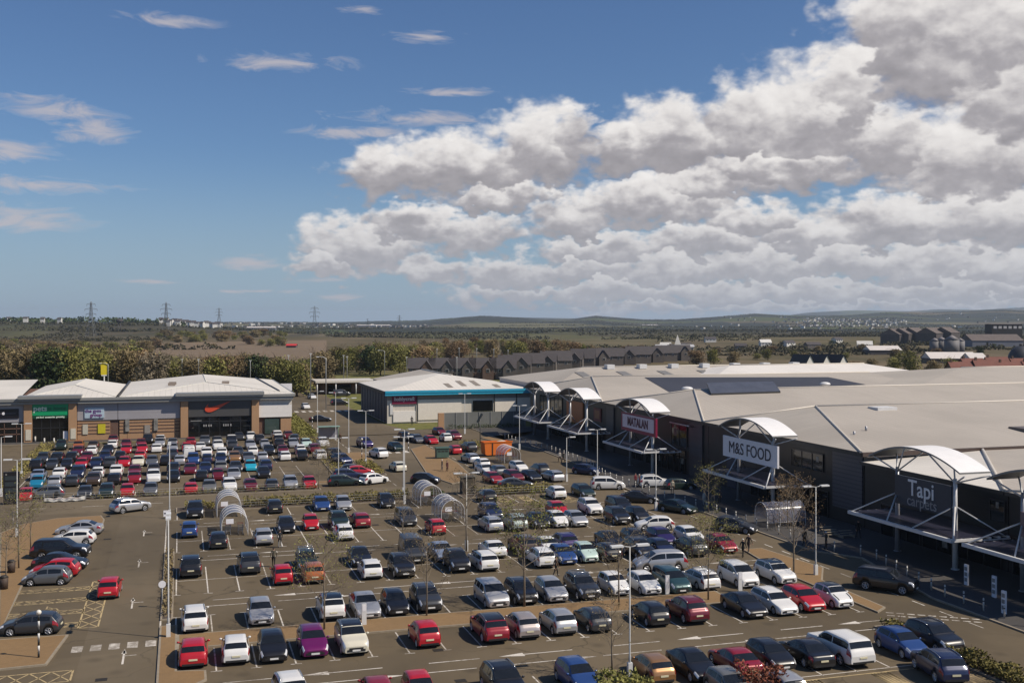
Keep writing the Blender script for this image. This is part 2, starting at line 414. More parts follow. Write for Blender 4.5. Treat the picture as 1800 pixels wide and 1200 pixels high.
class Car:
    def __init__(s, L_, W_, H_, top, belt, wb, wr, cowl, wtop, rtop, rbase, side, bot=.19, tumble=.2, nose=.8, tailw=.86, rails=False, roofglass=False):
        s.L, s.W, s.H = L_, W_, H_; s.top, s.belt = top, belt
        s.wb, s.wr = wb, wr; s.cowl, s.wtop, s.rtop, s.rbase = cowl, wtop, rtop, rbase; s.side = side
        s.bot = bot; s.tumble = tumble; s.rails = rails
        s.hwp = [(0, nose), (.06, nose+.07), (.2, .92), (.5, .985), (1.0, 1), (L_-1.0, 1), (L_-.4, .97), (L_-.12, .92), (L_-.04, tailw+.02), (L_, tailw)]
    def sec(s, x):
        hw = evs(s.hwp, x, .03)*s.W/2; t = evs(s.top, x, .045); b = min(evs(s.belt, x), t-.02)
        bo = s.bot+.05*max(0, 1-x/.25)+.10*max(0, 1-(s.L-x)/.3)
        k = max(0, min(1, (t-b)/(s.H-1.0 if s.H > 1.2 else .4)))
        rw = hw*(.94-s.tumble*k)
        h = t-b
        cr = min(.07, h*.3)
        return [(0, bo), (hw*.90, bo), (hw*.975, bo+.03), (hw*.998, bo+.12), (hw, bo+.5*(b-bo)), (hw*.985, b-.06), (hw*.955, b),
                (hw*.955+(rw-hw*.955)*.5, b+(h-cr)*.5), (rw, t-cr), (rw-.04, t-cr*.3), (rw*.6, t-.006), (0, t)]
    def S(s, x, q):
        """point on the skin; q is a (fractional) index along the half section"""
        p = s.sec(x); i = max(0, min(len(p)-2, int(q))); f = q-i
        return Vector((p[i][0]+(p[i+1][0]-p[i][0])*f, x-s.L/2, p[i][1]+(p[i+1][1]-p[i][1])*f))
    def patch(s, mb, xs, qs, off, side=1, mi=0, both=False):
        P = []
        for x in xs:
            row = []
            for q in qs:
                p = s.S(x, q); e = .02
                dx = s.S(x+e, q)-s.S(x-e, q); dq = s.S(x, min(q+.2, 10.99))-s.S(x, max(q-.2, 0))
                n = dq.cross(dx)
                if n.length > 1e-9: n.normalize()
                if n.x*1 < -.3 or (n.z < -.2): n = -n
                p = p+n*off
                row.append((p.x*side, p.y, p.z))
            P.append(row)
        mb.grid(P, mi, True, flip=side < 0)
    def body(s):
        xs = sorted(set([0, .02, .06, .12, .2, .3, .45, s.L-.02, s.L-.06, s.L-.12, s.L-.2, s.L-.32, s.L]
             + [round(.45+(s.L-.8)*k/26, 3) for k in range(27)] + [s.cowl, s.wtop, s.rtop, s.rbase]))
        bm = bmesh.new(); rings = []
        for x in xs:
            h = s.sec(x); ring = [(p[0], x-s.L/2, p[1]) for p in h]+[(-p[0], x-s.L/2, p[1]) for p in h[-2:0:-1]]
            rings.append([bm.verts.new(p) for p in ring])
        n = len(rings[0])
        for a, b in zip(rings, rings[1:]):
            for k in range(n):
                bm.faces.new((a[k], b[k], b[(k+1) % n], a[(k+1) % n])).smooth = True
        bm.faces.new(rings[0]); bm.faces.new(rings[-1][::-1])
        bmesh.ops.recalc_face_normals(bm, faces=bm.faces[:])
        me = bpy.data.meshes.new('body'); bm.to_mesh(me); bm.free()
        # wheel arches cut out of the shell
        o = bpy.data.objects.new('tmp', me); COL.objects.link(o)
        cut = MB()
        for yw in s.axles():
            for sd in (-1, 1):
                cut.cyl((sd*(s.W/2-.26) if sd > 0 else -s.W/2-.2, yw, s.wr), s.wr+.055, .46, 20, 0, 'X')
        co = cut.build('cut', trim_m)
        cb_ = bmesh.new(); cb_.from_mesh(co.data); bmesh.ops.recalc_face_normals(cb_, faces=cb_.faces[:]); cb_.to_mesh(co.data); cb_.free()
        md = o.modifiers.new('b', 'BOOLEAN'); md.object = co; md.operation = 'DIFFERENCE'; md.solver = 'EXACT'
        dg = bpy.context.evaluated_depsgraph_get(); dg.update()
        m2 = bpy.data.meshes.new_from_object(o.evaluated_get(dg))
        bpy.data.objects.remove(o); bpy.data.objects.remove(co)
        m2.materials.clear(); m2.materials.append(trim_m); m2.materials.append(trim_m)
        for p in m2.polygons:
            c = p.center; inside = False
            for yw in s.axles():
                if math.hypot(c.y-yw, c.z-s.wr) < s.wr+.053 and abs(c.x) > s.W/2-.30 and (abs(p.normal.x) < .5 or abs(c.x) < s.W/2-.2): inside = True
            p.material_index = 1 if inside or c.z < s.bot+.012 else 0
        m2.name = 'body'
        return m2
    def axles(s): return (s.wb[0]-s.L/2, s.wb[1]-s.L/2)

def lin(a, b, n): return [a+(b-a)*k/(n-1) for k in range(n)]
TYPES = {}
def deftype(name, words, **k): TYPES[name] = (words, k)
deftype('hatchback', 'hatchback', L_=4.05, W_=1.76, H_=1.48,
  top=[(0,.55),(.05,.66),(.25,.79),(.9,.97),(1.0,1.0),(1.72,1.40),(2.1,1.46),(2.7,1.475),(3.3,1.43),(3.55,1.36),(3.86,1.0),(3.98,.9),(4.05,.62)],
  belt=[(0,.5),(.25,.70),(1.0,.92),(3.5,1.0),(3.9,.9),(4.05,.58)], wb=(.82,3.36), wr=.31, cowl=1.02, wtop=1.74, rtop=3.5, rbase=3.86, side=(1.2,3.45))
deftype('city_car', 'small city car', L_=3.58, W_=1.64, H_=1.5,
  top=[(0,.55),(.06,.68),(.3,.84),(.72,.97),(.85,1.02),(1.42,1.42),(1.8,1.49),(2.5,1.5),(2.95,1.45),(3.15,1.37),(3.42,1.0),(3.52,.88),(3.58,.6)],
  belt=[(0,.5),(.3,.76),(.9,.93),(3.1,.98),(3.45,.86),(3.58,.56)], wb=(.68,2.98), wr=.30, cowl=.88, wtop=1.46, rtop=3.1, rbase=3.44, side=(1.05,2.98), tumble=.17)
deftype('saloon', 'saloon car', L_=4.68, W_=1.82, H_=1.44,
  top=[(0,.52),(.06,.64),(.3,.76),(1.2,.93),(1.3,.96),(2.1,1.37),(2.5,1.43),(3.0,1.43),(3.4,1.36),(4.05,1.04),(4.2,1.0),(4.55,.96),(4.64,.86),(4.68,.62)],
  belt=[(0,.48),(.3,.68),(1.3,.89),(3.9,.97),(4.55,.9),(4.68,.58)], wb=(.88,3.66), wr=.32, cowl=1.32, wtop=2.12, rtop=3.38, rbase=4.06, side=(1.55,3.75))
deftype('estate', 'estate car', L_=4.7, W_=1.82, H_=1.49,
  top=[(0,.52),(.06,.64),(.3,.78),(1.15,.95),(1.25,.98),(2.0,1.40),(2.4,1.47),(3.4,1.48),(4.1,1.43),(4.28,1.36),(4.56,1.0),(4.64,.88),(4.7,.6)],
  belt=[(0,.48),(.3,.70),(1.3,.91),(4.2,1.0),(4.6,.88),(4.7,.56)], wb=(.88,3.62), wr=.32, cowl=1.27, wtop=2.02, rtop=4.22, rbase=4.56, side=(1.5,4.22), rails=True)
deftype('suv', 'SUV', L_=4.45, W_=1.84, H_=1.66,
  top=[(0,.66),(.05,.82),(.25,.98),(1.0,1.10),(1.1,1.13),(1.78,1.55),(2.15,1.63),(3.0,1.65),(3.7,1.59),(3.92,1.52),(4.22,1.12),(4.38,1.0),(4.45,.7)],
  belt=[(0,.6),(.25,.88),(1.1,1.04),(3.9,1.12),(4.3,1.0),(4.45,.66)], wb=(.86,3.52), wr=.355, cowl=1.12, wtop=1.8, rtop=3.86, rbase=4.22, side=(1.32,3.85), bot=.27, rails=True)
deftype('large_suv', 'large SUV', L_=4.9, W_=1.95, H_=1.82,
  top=[(0,.78),(.04,.98),(.2,1.10),(1.2,1.19),(1.3,1.22),(1.95,1.72),(2.3,1.80),(4.2,1.80),(4.5,1.72),(4.74,1.22),(4.84,1.1),(4.9,.8)],
  belt=[(0,.7),(.2,1.02),(1.3,1.15),(4.5,1.2),(4.8,1.08),(4.9,.76)], wb=(.9,3.82), wr=.385, cowl=1.32, wtop=1.97, rtop=4.46, rbase=4.74, side=(1.5,4.5), bot=.32, tumble=.15, nose=.86, tailw=.9)
deftype('mpv', 'people carrier', L_=4.6, W_=1.84, H_=1.68,
  top=[(0,.6),(.05,.74),(.3,.92),(.8,1.06),(.9,1.1),(1.75,1.58),(2.2,1.66),(3.4,1.67),(4.05,1.62),(4.25,1.53),(4.46,1.1),(4.54,.95),(4.6,.64)],
  belt=[(0,.55),(.3,.82),(1.0,1.0),(4.1,1.08),(4.5,.95),(4.6,.6)], wb=(.88,3.66), wr=.32, cowl=.94, wtop=1.78, rtop=4.2, rbase=4.47, side=(1.15,4.15), tumble=.17)
deftype('van', 'panel van', L_=5.0, W_=1.95, H_=1.98,
  top=[(0,.7),(.05,.86),(.2,1.0),(.85,1.16),(.95,1.2),(1.75,1.85),(2.1,1.95),(4.7,1.96),(4.88,1.86),(4.96,1.2),(5.0,.8)],
  belt=[(0,.64),(.2,.92),(.95,1.12),(4.8,1.16),(5.0,.76)], wb=(.95,3.95), wr=.34, cowl=.97, wtop=1.78, rtop=4.86, rbase=4.97, side=(1.2,2.15), tumble=.1, nose=.86, tailw=.93)

def make_car(tname, paintname, far_=False, roof=None, stripes=False):
    words, k = TYPES[tname]
    c = Car(**k)
    root = bpy.data.objects.new('parked_car', None); COL.objects.link(root); root.empty_display_size = .3
    key = 'mesh_'+tname
    if key not in CARMESH: CARMESH[key] = carmeshes(c, tname)
    for nm, me, own, subs in CARMESH[key]:
        if far_ and nm in ('grille', 'door_mirror', 'number_plate', 'bumper_trim'): continue
        o = link(nm, me, root)
        if own:
            o.material_slots[0].link = 'OBJECT'; o.material_slots[0].material = pm(paintname)
        if not far_:
            for sn, sme in subs: link(sn, sme, o)
    if roof:
        mb = MB()
        for sd in (1, -1): c.patch(mb, lin(c.wtop+.05, c.rtop-.04, 10), [8.9, 9.4, 10, 10.5, 11], .012, sd)
        mb.build('roof_panel', pm(roof) if roof in PAINT else glass, root)
    if stripes:
        mb = MB()
        for sd in (1, -1): c.patch(mb, lin(.25, c.cowl-.06, 8), [9.5, 9.8], .01, sd)
        mb.build('bonnet_stripe', trim_m, root)
    return root
CARMESH = {}
def carmeshes(c, tname):
    out = []
    out.append(('body', c.body(), True, []))
    # glazing follows the shell, a few millimetres proud of it
    mb = MB()
    for sd in (1, -1): c.patch(mb, lin(c.cowl+.09, c.wtop-.03, 9), [8.95, 9.5, 10, 10.5, 11], .007, sd)
    out.append(('windscreen', mb.mesh('windscreen', glass), False, []))
    mb = MB()
    if tname == 'van':
        for sd in (1, -1): c.patch(mb, lin(c.rtop+.02, c.rbase-.015, 5), [9.3, 10, 10.6], .008, sd)
    else:
        for sd in (1, -1): c.patch(mb, lin(c.rtop+.05, c.rbase-.05, 8), [9.0, 9.5, 10, 10.5, 11], .008, sd)
    out.append(('rear_window', mb.mesh('rear_window', glass), False, []))
    for sd in (1, -1):
        mb = MB(); a, b = c.side; mid = a+(b-a)*.48
        for x0, x1 in ((a, mid-.04), (mid+.04, b)):
            c.patch(mb, lin(x0, x1, 10), [6.25, 6.6, 7, 7.4, 7.75], .006, sd)
        out.append(('side_window', mb.mesh('side_window', glass), False, []))
    # wheels
    for yw in c.axles():
        for sd in (1, -1):
            mb = MB(); x0 = sd*(c.W/2-.225); prof = [(0, c.wr*.93), (.02, c.wr), (.18, c.wr), (.2, c.wr*.94), (.2, c.wr*.66)]
            P = [[(x0+sd*t, yw+r*math.cos(2*math.pi*j/24), c.wr+r*math.sin(2*math.pi*j/24)) for j in range(25)] for t, r in prof]
            mb.grid(P, 0, True, flip=sd > 0)
            rim = MB(); r = c.wr*.665; xo = x0+sd*.175
            rim.cyl((min(xo, xo-sd*.03), yw, c.wr), r, .03, 20, 1, 'X')
            for k in range(5):
                a_ = 2*math.pi*k/5+.3
                p0 = (xo+sd*.012, yw, c.wr); p1 = (xo+sd*.012, yw+r*.95*math.cos(a_), c.wr+r*.95*math.sin(a_))
                rim.tube([p0, p1], [.06, .045], 4, 0)
            rim.tube([(xo+sd*.01, yw+r*math.cos(2*math.pi*j/20), c.wr+r*math.sin(2*math.pi*j/20)) for j in range(21)], .028, 5, 0)
            rim.cyl((xo-.012, yw, c.wr), .07, .04, 10, 0, 'X')
            out.append(('wheel', mb.mesh('wheel', tyre_m), False, [('rim', rim.mesh('rim', [rim_m, trim_m]))]))
    for sd in (1, -1):
        mb = MB(); c.patch(mb, lin(.035, .42, 9), [5.1, 5.6, 6.2, 7.0, 8.0, 8.5], .012, sd)
        out.append(('headlight', mb.mesh('headlight', lamp_m), False, []))
    for sd in (1, -1):
        mb = MB(); c.patch(mb, lin(c.L-.42, c.L-.05, 6), [4.5, 5.2, 6.0, 6.6], .012, sd)
        out.append(('tail_light', mb.mesh('tail_light', tail_m), False, []))
    f = c.sec(0); zb, zt = f[0][1], f[-1][1]; w = f[4][0]
    mb = MB(); mb.box(-w*.8, w*.8, -c.L/2-.03, -c.L/2+.06, zb+.08, zb+.2); mb.box(-w*.62, w*.62, -c.L/2-.025, -c.L/2+.06, zt-.2, zt-.07)
    out.append(('grille', mb.mesh('grille', trim_m), False, []))
    mb = MB(); mb.box(-.26, .26, -c.L/2-.045, -c.L/2, zb+.09, zb+.2)
    out.append(('number_plate', mb.mesh('number_plate', plate_w), False, []))
    r = c.sec(c.L); zb, zt = r[0][1], r[-1][1]; w = r[4][0]
    mb = MB(); zp = min(zt+.02, zb+.28); mb.box(-.26, .26, c.L/2-.06, c.L/2+.03, zp, zp+.11)
    out.append(('number_plate', mb.mesh('number_plate', plate_y), False, []))
    mb = MB(); mb.box(-w*.85, w*.85, c.L/2-.1, c.L/2+.02, zb-.02, zb+.11)
    out.append(('bumper_trim', mb.mesh('bumper_trim', trim_m), False, []))
    for sd in (1, -1):
        x = c.cowl+.28; p = c.S(x, 6.2); mb = MB()
        mb.sphere((sd*(p.x+.1), p.y, p.z+.07), .1, 8, 6, 0, (1.0, .55, .75))
        mb.tube([(sd*(p.x-.02), p.y, p.z), (sd*(p.x+.08), p.y, p.z+.04)], .025, 5)
        out.append(('door_mirror', mb.mesh('door_mirror', trim_m), True, []))
    if c.rails:
        for sd in (1, -1):
            mb = MB(); pts = []
            for x in lin(c.wtop+.15, c.rtop-.1, 7):
                p = c.S(x, 9.0); pts.append((sd*(p.x-.02), p.y, p.z+.045))
            pts[0] = (pts[0][0], pts[0][1], pts[0][2]-.05); pts[-1] = (pts[-1][0], pts[-1][1], pts[-1][2]-.05)
            mb.tube(pts, .022, 6)
            out.append(('roof_rail', mb.mesh('roof_rail', chrome_m), False, []))
    return out
# ================================================================ terrain, asphalt, paving, markings
def px_of(x, y): # bearing of a world point as a photo column
    X = x*CY-y*SY; Y = x*SY+y*CY
    return 900+FOC*X/Y if Y > 1 else (99999 if X > 0 else -99999)
SKYL = [(-2500,566),(-300,567),(0,568),(430,567),(500,566),(740,565),(800,561),(850,557.5),(900,559),(960,562),(1005,561),(1047,556.5),(1075,558.5),(1130,562),(1190,563),(1250,560),(1330,554),(1370,556),(1450,557),(1500,556),(1560,552),(1620,553),(1700,551.5),(1760,549),(1800,550),(2400,546),(5000,556)]
SKY2 = [(-2500,567),(700,567),(900,558),(1010,560),(1200,563),(1340,561),(1420,551),(1500,547.5),(1600,549),(1650,546),(1720,547),(1800,543),(2600,547),(5000,560)]
def hump(x, s): return .5+.5*math.sin(x*s)
def terrain(p, Y):
    """height of the land on bearing column p at forward distance Y"""
    if Y < 320: return -.06
    h = -.06
    t = max(0, min(1, (Y-320)/500)); t = t*t*(3-2*t)
    h += t*(2.0*math.sin(p*.006+Y*.004)+1.5*math.sin(Y*.011+1))*(.5 if Y < 900 else 1)
    # low ridge with the village on the left
    if p < 520:
        k = max(0, 1-abs(Y-1900)/700.0); k = k*k*(3-2*k)
        h += k*16*max(0, min(1, (520-p)/260))
    # near hills
    s = ev(SKYL, p); hz_ = CAMH+1.3*(HZ-s)*6200/FOC
    k = max(0, min(1, (Y-3300)/2900)); k = k*k*(3-2*k)
    if Y > 6200: k = max(.25, 1-(Y-6200)/4200)
    h += k*hz_*(1+.0)
    if 3300 < Y < 6100: h += 7*math.sin(p*.013+Y*.0019)*math.sin(math.pi*(Y-3300)/2900)
    # far moor
    s2 = ev(SKY2, p); h2 = CAMH+1.15*(HZ-s2)*13000/FOC
    k = max(0, min(1, (Y-9500)/3500)); k = k*k*(3-2*k)
    h = h*(1-k)+max(h2, -.06)*k
    return h
def zland(px, dist): return terrain(px, dist)
def make_land():
    rows = [-260, -120, -40, 10, 40, 80, 140, 200, 260, 320]
    r = 320.0
    while r < 14500: r *= 1.035; rows.append(r)
    colsP = [-9000, -5500, -3600, -2600, -1900, -1400, -1000, -700, -450, -250]+[-100+14*k for k in range(144)]+[1950, 2100, 2300, 2600, 3000, 3600, 4600, 6500, 11000]
    V = []; F = []
    for rr in rows:
        for p in colsP:
            if rr <= 320:
                X = (p-900)/FOC*320.0; x, y = X*CY+rr*SY, -X*SY+rr*CY; z = -.06
            else:
                x, y = far(p, rr); z = terrain(p, rr)
            V.append((x, y, z))
    n = len(colsP)
    for i in range(len(rows)-1):
        for j in range(n-1):
            F.append((i*n+j, i*n+j+1, (i+1)*n+j+1, (i+1)*n+j))
    me = bpy.data.meshes.new('ground'); me.from_pydata(V, [], F)
    me.polygons.foreach_set('use_smooth', [True]*len(F))
    me.materials.append(land_mat()); me.update()
    return tag(link('ground', me), kind='structure')
def land_mat():
    m, nt, b = newmat('land')
    # field mosaic: cells of pasture, plough and stubble, with scrub and woodland patches spread wider to paint in cloud shadow, at sizes the eye can follow out to the hills
    v = worldpos(nt, (.0021, .0013, .002))
    vo = nt.nodes.new('ShaderNodeTexVoronoi'); vo.inputs['Scale'].default_value = 1.0
    nz = nt.nodes.new('ShaderNodeTexNoise'); nz.inputs['Scale'].default_value = 1.5; L(nt, v, nz.inputs['Vector'])
    L(nt, vmath(nt, 'ADD', v, vmath(nt, 'MULTIPLY', nz.outputs['Color'], (.35, .35, 0))), vo.inputs['Vector'])
    sp_ = nt.nodes.new('ShaderNodeSeparateColor'); L(nt, vo.outputs['Color'], sp_.inputs[0])
    fr = ramp(nt, [(.0, (.075,.088,.036)), (.22, (.105,.115,.046)), (.3, (.15,.115,.08)), (.48, (.12,.095,.068)), (.56, (.075,.10,.04)), (.74, (.15,.135,.075)), (.86, (.065,.075,.036)), (1, (.115,.10,.064))])
    fr.color_ramp.interpolation = 'CONSTANT'
    L(nt, sp_.outputs[0], fr.inputs['Fac'])
    g = noise(nt, worldpos(nt, (.02, .02, .02)), 1.0, 5, .6)
    c1 = mixc(nt, math_(nt, 'MULTIPLY', g, .5), fr.outputs['Color'], (.07, .075, .03))
    w = noise(nt, worldpos(nt, (.0012, .0005, .001)), 2.0, 7, .62, .4)
    wr = ramp(nt, [(.45, (0,0,0)), (.49, (1,1,1))]); L(nt, w, wr.inputs['Fac'])
    c2 = mixc(nt, wr.outputs['Color'], c1, (.030, .034, .026))  # dark woodland tone, widened so the land colour also carries cloud shadow
    # rough grass close by
    gn = noise(nt, worldpos(nt, (.6, .6, .6)), 1.0, 6, .7)
    gr = ramp(nt, [(.3, (.085,.095,.028)), (.5, (.14,.14,.045)), (.7, (.20,.17,.075))]); L(nt, gn, gr.inputs['Fac'])
    pos = nt.nodes.new('ShaderNodeNewGeometry'); dist = vmath(nt, 'LENGTH', vmath(nt, 'MULTIPLY', pos.outputs['Position'], (1, 1, 0)))
    near = sstep(nt, dist, 520, 400)
    sc_ = noise(nt, worldpos(nt, (.012, .012, .012)), 1.0, 6, .65)
    ol = ramp(nt, [(.32, (.075,.068,.032)), (.48, (.125,.100,.055)), (.6, (.165,.125,.078)), (.72, (.105,.105,.042))]); L(nt, sc_, ol.inputs['Fac'])
    c2 = mixc(nt, math_(nt, 'MULTIPLY', sstep(nt, dist, 2200, 900), .85), c2, ol.outputs['Color'])
    L(nt, mixc(nt, near, c2, gr.outputs['Color']), b.inputs['Base Color'])
    b.inputs['Roughness'].default_value = .95; b.inputs['Specular IOR Level'].default_value = .1
    return m
make_land()

def asphalt_mat(name, base, patch=1.0):
    m, nt, b = newmat(name)
    big = noise(nt, worldpos(nt, (.05, .05, .05)), 1.0, 5, .6, .5)
    streak = noise(nt, worldpos(nt, (.5, .06, .1)), 1.0, 4, .6)
    fine = noise(nt, worldpos(nt), 9.0, 4, .7)
    spots = nt.nodes.new('ShaderNodeTexVoronoi'); spots.inputs['Scale'].default_value = .42; L(nt, worldpos(nt), spots.inputs['Vector'])
    oil = sstep(nt, spots.outputs['Distance'], .34, .02)
    c0 = tuple(c*.74 for c in base); c1 = tuple(c*1.22 for c in base)
    a = mixc(nt, sstep(nt, big, .3, .7), c0, c1)
    a = mixc(nt, math_(nt, 'MULTIPLY', sstep(nt, streak, .45, .75), .25*patch), a, tuple(c*1.35 for c in base))
    a = mixc(nt, math_(nt, 'MULTIPLY', fine, .35), a, tuple(c*.6 for c in base))
    a = mixc(nt, math_(nt, 'MULTIPLY', oil, .6*patch), a, tuple(c*.45 for c in base))
    # rectangular repair patches, sealed cracks and tyre-polished tracks
    pv_ = nt.nodes.new('ShaderNodeTexVoronoi'); pv_.distance = 'CHEBYCHEV'; pv_.inputs['Scale'].default_value = .07; L(nt, worldpos(nt), pv_.inputs['Vector'])
    ps = nt.nodes.new('ShaderNodeSeparateColor'); L(nt, pv_.outputs['Color'], ps.inputs[0])
    inp = math_(nt, 'MULTIPLY', math_(nt, 'LESS_THAN', pv_.outputs['Distance'], .26), math_(nt, 'GREATER_THAN', ps.outputs[0], .62))
    a = mixc(nt, math_(nt, 'MULTIPLY', inp, .3*patch), a, tuple(c*.62 for c in base))
    ck = nt.nodes.new('ShaderNodeTexVoronoi'); ck.feature = 'DISTANCE_TO_EDGE'; ck.inputs['Scale'].default_value = .13
    wv = nt.nodes.new('ShaderNodeTexNoise'); wv.inputs['Scale'].default_value = .5; wv.inputs['Detail'].default_value = 5; L(nt, worldpos(nt), wv.inputs['Vector'])
    L(nt, vmath(nt, 'ADD', worldpos(nt), vmath(nt, 'MULTIPLY', wv.outputs['Color'], (3, 3, 0))), ck.inputs['Vector'])
    crack = math_(nt, 'MULTIPLY', math_(nt, 'LESS_THAN', ck.outputs['Distance'], .009), sstep(nt, big, .42, .6))
    a = mixc(nt, math_(nt, 'MULTIPLY', crack, .5), a, tuple(c*.4 for c in base))
    L(nt, a, b.inputs['Base Color'])
    b.inputs['Roughness'].default_value = .9; b.inputs['Specular IOR Level'].default_value = .25
    bp = nt.nodes.new('ShaderNodeBump'); bp.inputs['Strength'].default_value = .25; bp.inputs['Distance'].default_value = .02
    L(nt, fine, bp.inputs['Height']); L(nt, bp.outputs[0], b.inputs['Normal'])
    return m
ASPH = asphalt_mat('asphalt', (.130, .101, .064))
ROADM = asphalt_mat('road_asphalt', (.142, .112, .073), .7)
def paving_mat(name, base, cell=.6):
    m, nt, b = newmat(name)
    br = nt.nodes.new('ShaderNodeTexBrick'); br.inputs['Scale'].default_value = 1/cell
    L(nt, worldpos(nt), br.inputs['Vector'])
    br.inputs['Color1'].default_value = (*[c*.93 for c in base], 1); br.inputs['Color2'].default_value = (*[c*1.06 for c in base], 1)
    br.inputs['Mortar'].default_value = (*[c*.7 for c in base], 1); br.inputs['Mortar Size'].default_value = .012
    big = noise(nt, worldpos(nt, (.3, .3, .3)), 1.0, 5, .65)
    L(nt, mixc(nt, math_(nt, 'MULTIPLY', sstep(nt, big, .4, .75), .4), br.outputs['Color'], tuple(c*.72 for c in base)), b.inputs['Base Color'])
    b.inputs['Roughness'].default_value = .9
    return m
TAN = paving_mat('tan_paving', (.235, .145, .064), .5)
GREYP = paving_mat('grey_paving', (.060, .055, .052), .6)
KERB = plain('kerb_stone', (.27, .225, .165), .9, 0, .15, 2)
def worn_paint(name, col):
    """thermoplastic road paint, scuffed through to the tarmac in places"""
    m, nt, b = newmat(name)
    a = noise(nt, worldpos(nt, (1, 1, 1)), 2.2, 5, .7); c = noise(nt, worldpos(nt, (.12, .12, .1)), 1.0, 3, .5)
    w = sstep(nt, math_(nt, 'ADD', a, math_(nt, 'MULTIPLY', math_(nt, 'SUBTRACT', c, .5), .9)), .42, .68)
    L(nt, mixc(nt, math_(nt, 'MULTIPLY', w, .72), col, (.13, .10, .066)), b.inputs['Base Color']); b.inputs['Roughness'].default_value = .85
    return m
WHITE = worn_paint('road_paint_white', (.60, .555, .49)); YELLOW = worn_paint('road_paint_yellow', (.46, .35, .18))
SOIL = plain('bed_soil', (.075, .055, .04), .95, 0, .3, 2)

def sheet(name, poly, mat, z, kind='structure'):
    mb = MB(); mb.quad([(p[0], p[1], z) for p in poly]); return tag(mb.build(name, mat), kind=kind)
def rect(x0, x1, y0, y1): return [(x0,y0),(x1,y0),(x1,y1),(x0,y1)]
sheet('car_park', rect(-70, 71, -60, 207), ASPH, 0.0)
mb = MB()   # through road between the two car parks, the access road behind, and the lane on the left
mb.quad([(-70,132.6,.006),(58,132.6,.006),(58,141.2,.006),(-70,141.2,.006)])
mb.quad([(-6.2,-60,.006),(-1.4,-60,.006),(-1.4,132.6,.006),(-6.2,132.6,.006)])
mb.quad([(29,141.2,.006),(41,141.2,.006),(41,206,.006),(29,206,.006)])
mb.quad([(25.5,206,.0),(45,206,.0),(41.6,227,.0),(40.5,330,.0),(24,330,.0),(24,227,.0)])
mb.quad([(-80,330,.0),(44,330,.0),(60,345,.0),(60,352,.0),(-80,345,.0)])
mb.quad([(45,206,.001),(71,206,.001),(71,214,.001),(44,214,.001)])
mb.quad([(-60,206.9,.001),(-20,206.9,.001),(-20,211,.001),(-60,211,.001)])
tag(mb.build('road', ROADM), kind='structure')

def kerbed(name, poly, mat, h=.12, k=.14):
    """raised island: kerb stones round a paved top"""
    mb = MB(); n = len(poly)
    mb.prism(poly, -.03, h, 1, 1)
    c = Vector((sum(p[0] for p in poly)/n, sum(p[1] for p in poly)/n))
    inner = []
    for i in range(n):
        p0, p, p1 = Vector(poly[i-1]), Vector(poly[i]), Vector(poly[(i+1) % n])
        d0, d1 = (p-p0).normalized(), (p1-p).normalized()
        nn = Vector((-d0.y-d1.y, d0.x+d1.x)); nn = nn/max(.5, nn.length**2/2)
        inner.append((p.x+nn.x*k, p.y+nn.y*k))
    mb.quad([(p[0], p[1], h+.004) for p in inner], 0)
    return tag(mb.build(name, [mat, KERB]), kind='structure')
def P_(*pts): return [at(x, y) for x, y in pts]
def ccw(poly):
    a = sum(p[0]*q[1]-q[0]*p[1] for p, q in zip(poly, poly[1:]+poly[:1]))
    return poly if a > 0 else poly[::-1]
kerbed('pavement', rect(-.15, 41.5, 75.5, 78.9), TAN)
kerbed('pavement', ccw([(-1.35,66.5),(-.2,66.5),(1.6,68.6),(1.6,70.4),(-.15,70.8),(-.15,81.5),(-1.35,81.5)]), TAN)
kerbed('pavement', rect(-1.35, -.45, 83.2, 107.5), SOIL)
kerbed('pavement', ccw(P_((0,938),(40,922),(100,912),(178,907),(184,914),(180,926),(40,1030),(0,1112))), TAN)
kerbed('pavement', ccw([(-22,73.6),(-8.1,74.6),(-7.4,81.2),(-22,81.6)]), TAN)
kerbed('pavement', ccw([(50.2,69.6),(51.6,70.6),(51.9,79.5),(54.6,83.5),(53.6,92.5),(51.6,92.5),(50.2,84)]), TAN)
kerbed('pavement', rect(-19.5, 17.6, 141.3, 142.7), SOIL)
kerbed('pavement', ccw([(17.6,146.5),(24.5,147.2),(24.5,148.6),(18,148.6)]), TAN)
kerbed('pavement', rect(-.4, 31.5, 129.4, 132.5), SOIL)
kerbed('pavement', rect(33.5, 46.5, 129.4, 132.5), SOIL)
kerbed('pavement', ccw(P_((722,790),(752,836),(795,851),(834,842),(806,815),(747,783))), TAN)
kerbed('pavement', ccw([(26.0,168.5),(29.2,168.5),(29.2,179.5),(26.0,179.5)]), TAN)
kerbed('pavement', ccw([(25.4,152),(28.2,152),(28.2,163),(26.8,166),(25.4,166)]), SOIL)
kerbed('pavement', ccw([(57,-40),(71,-40),(71,212),(56.6,212),(56.6,186),(58.4,172),(58.0,152),(55.6,140),(55.6,122),(57.2,112),(57.6,90),(60.2,86),(58.2,78),(56.8,72)]), GREYP, .12, .2)
kerbed('pavement', rect(-60, 22, 208.2, 212.5), GREYP)
kerbed('pavement', ccw(P_((845,770),(940,758),(932,764),(872,777))), TAN)
kerbed('pavement', ccw([(47.6,-20),(49.3,-20),(49.6,66.5),(47.6,66.5)]), SOIL)
kerbed('pavement', ccw([(20.8,150),(24.2,150),(24.4,206),(22,206)]), SOIL)

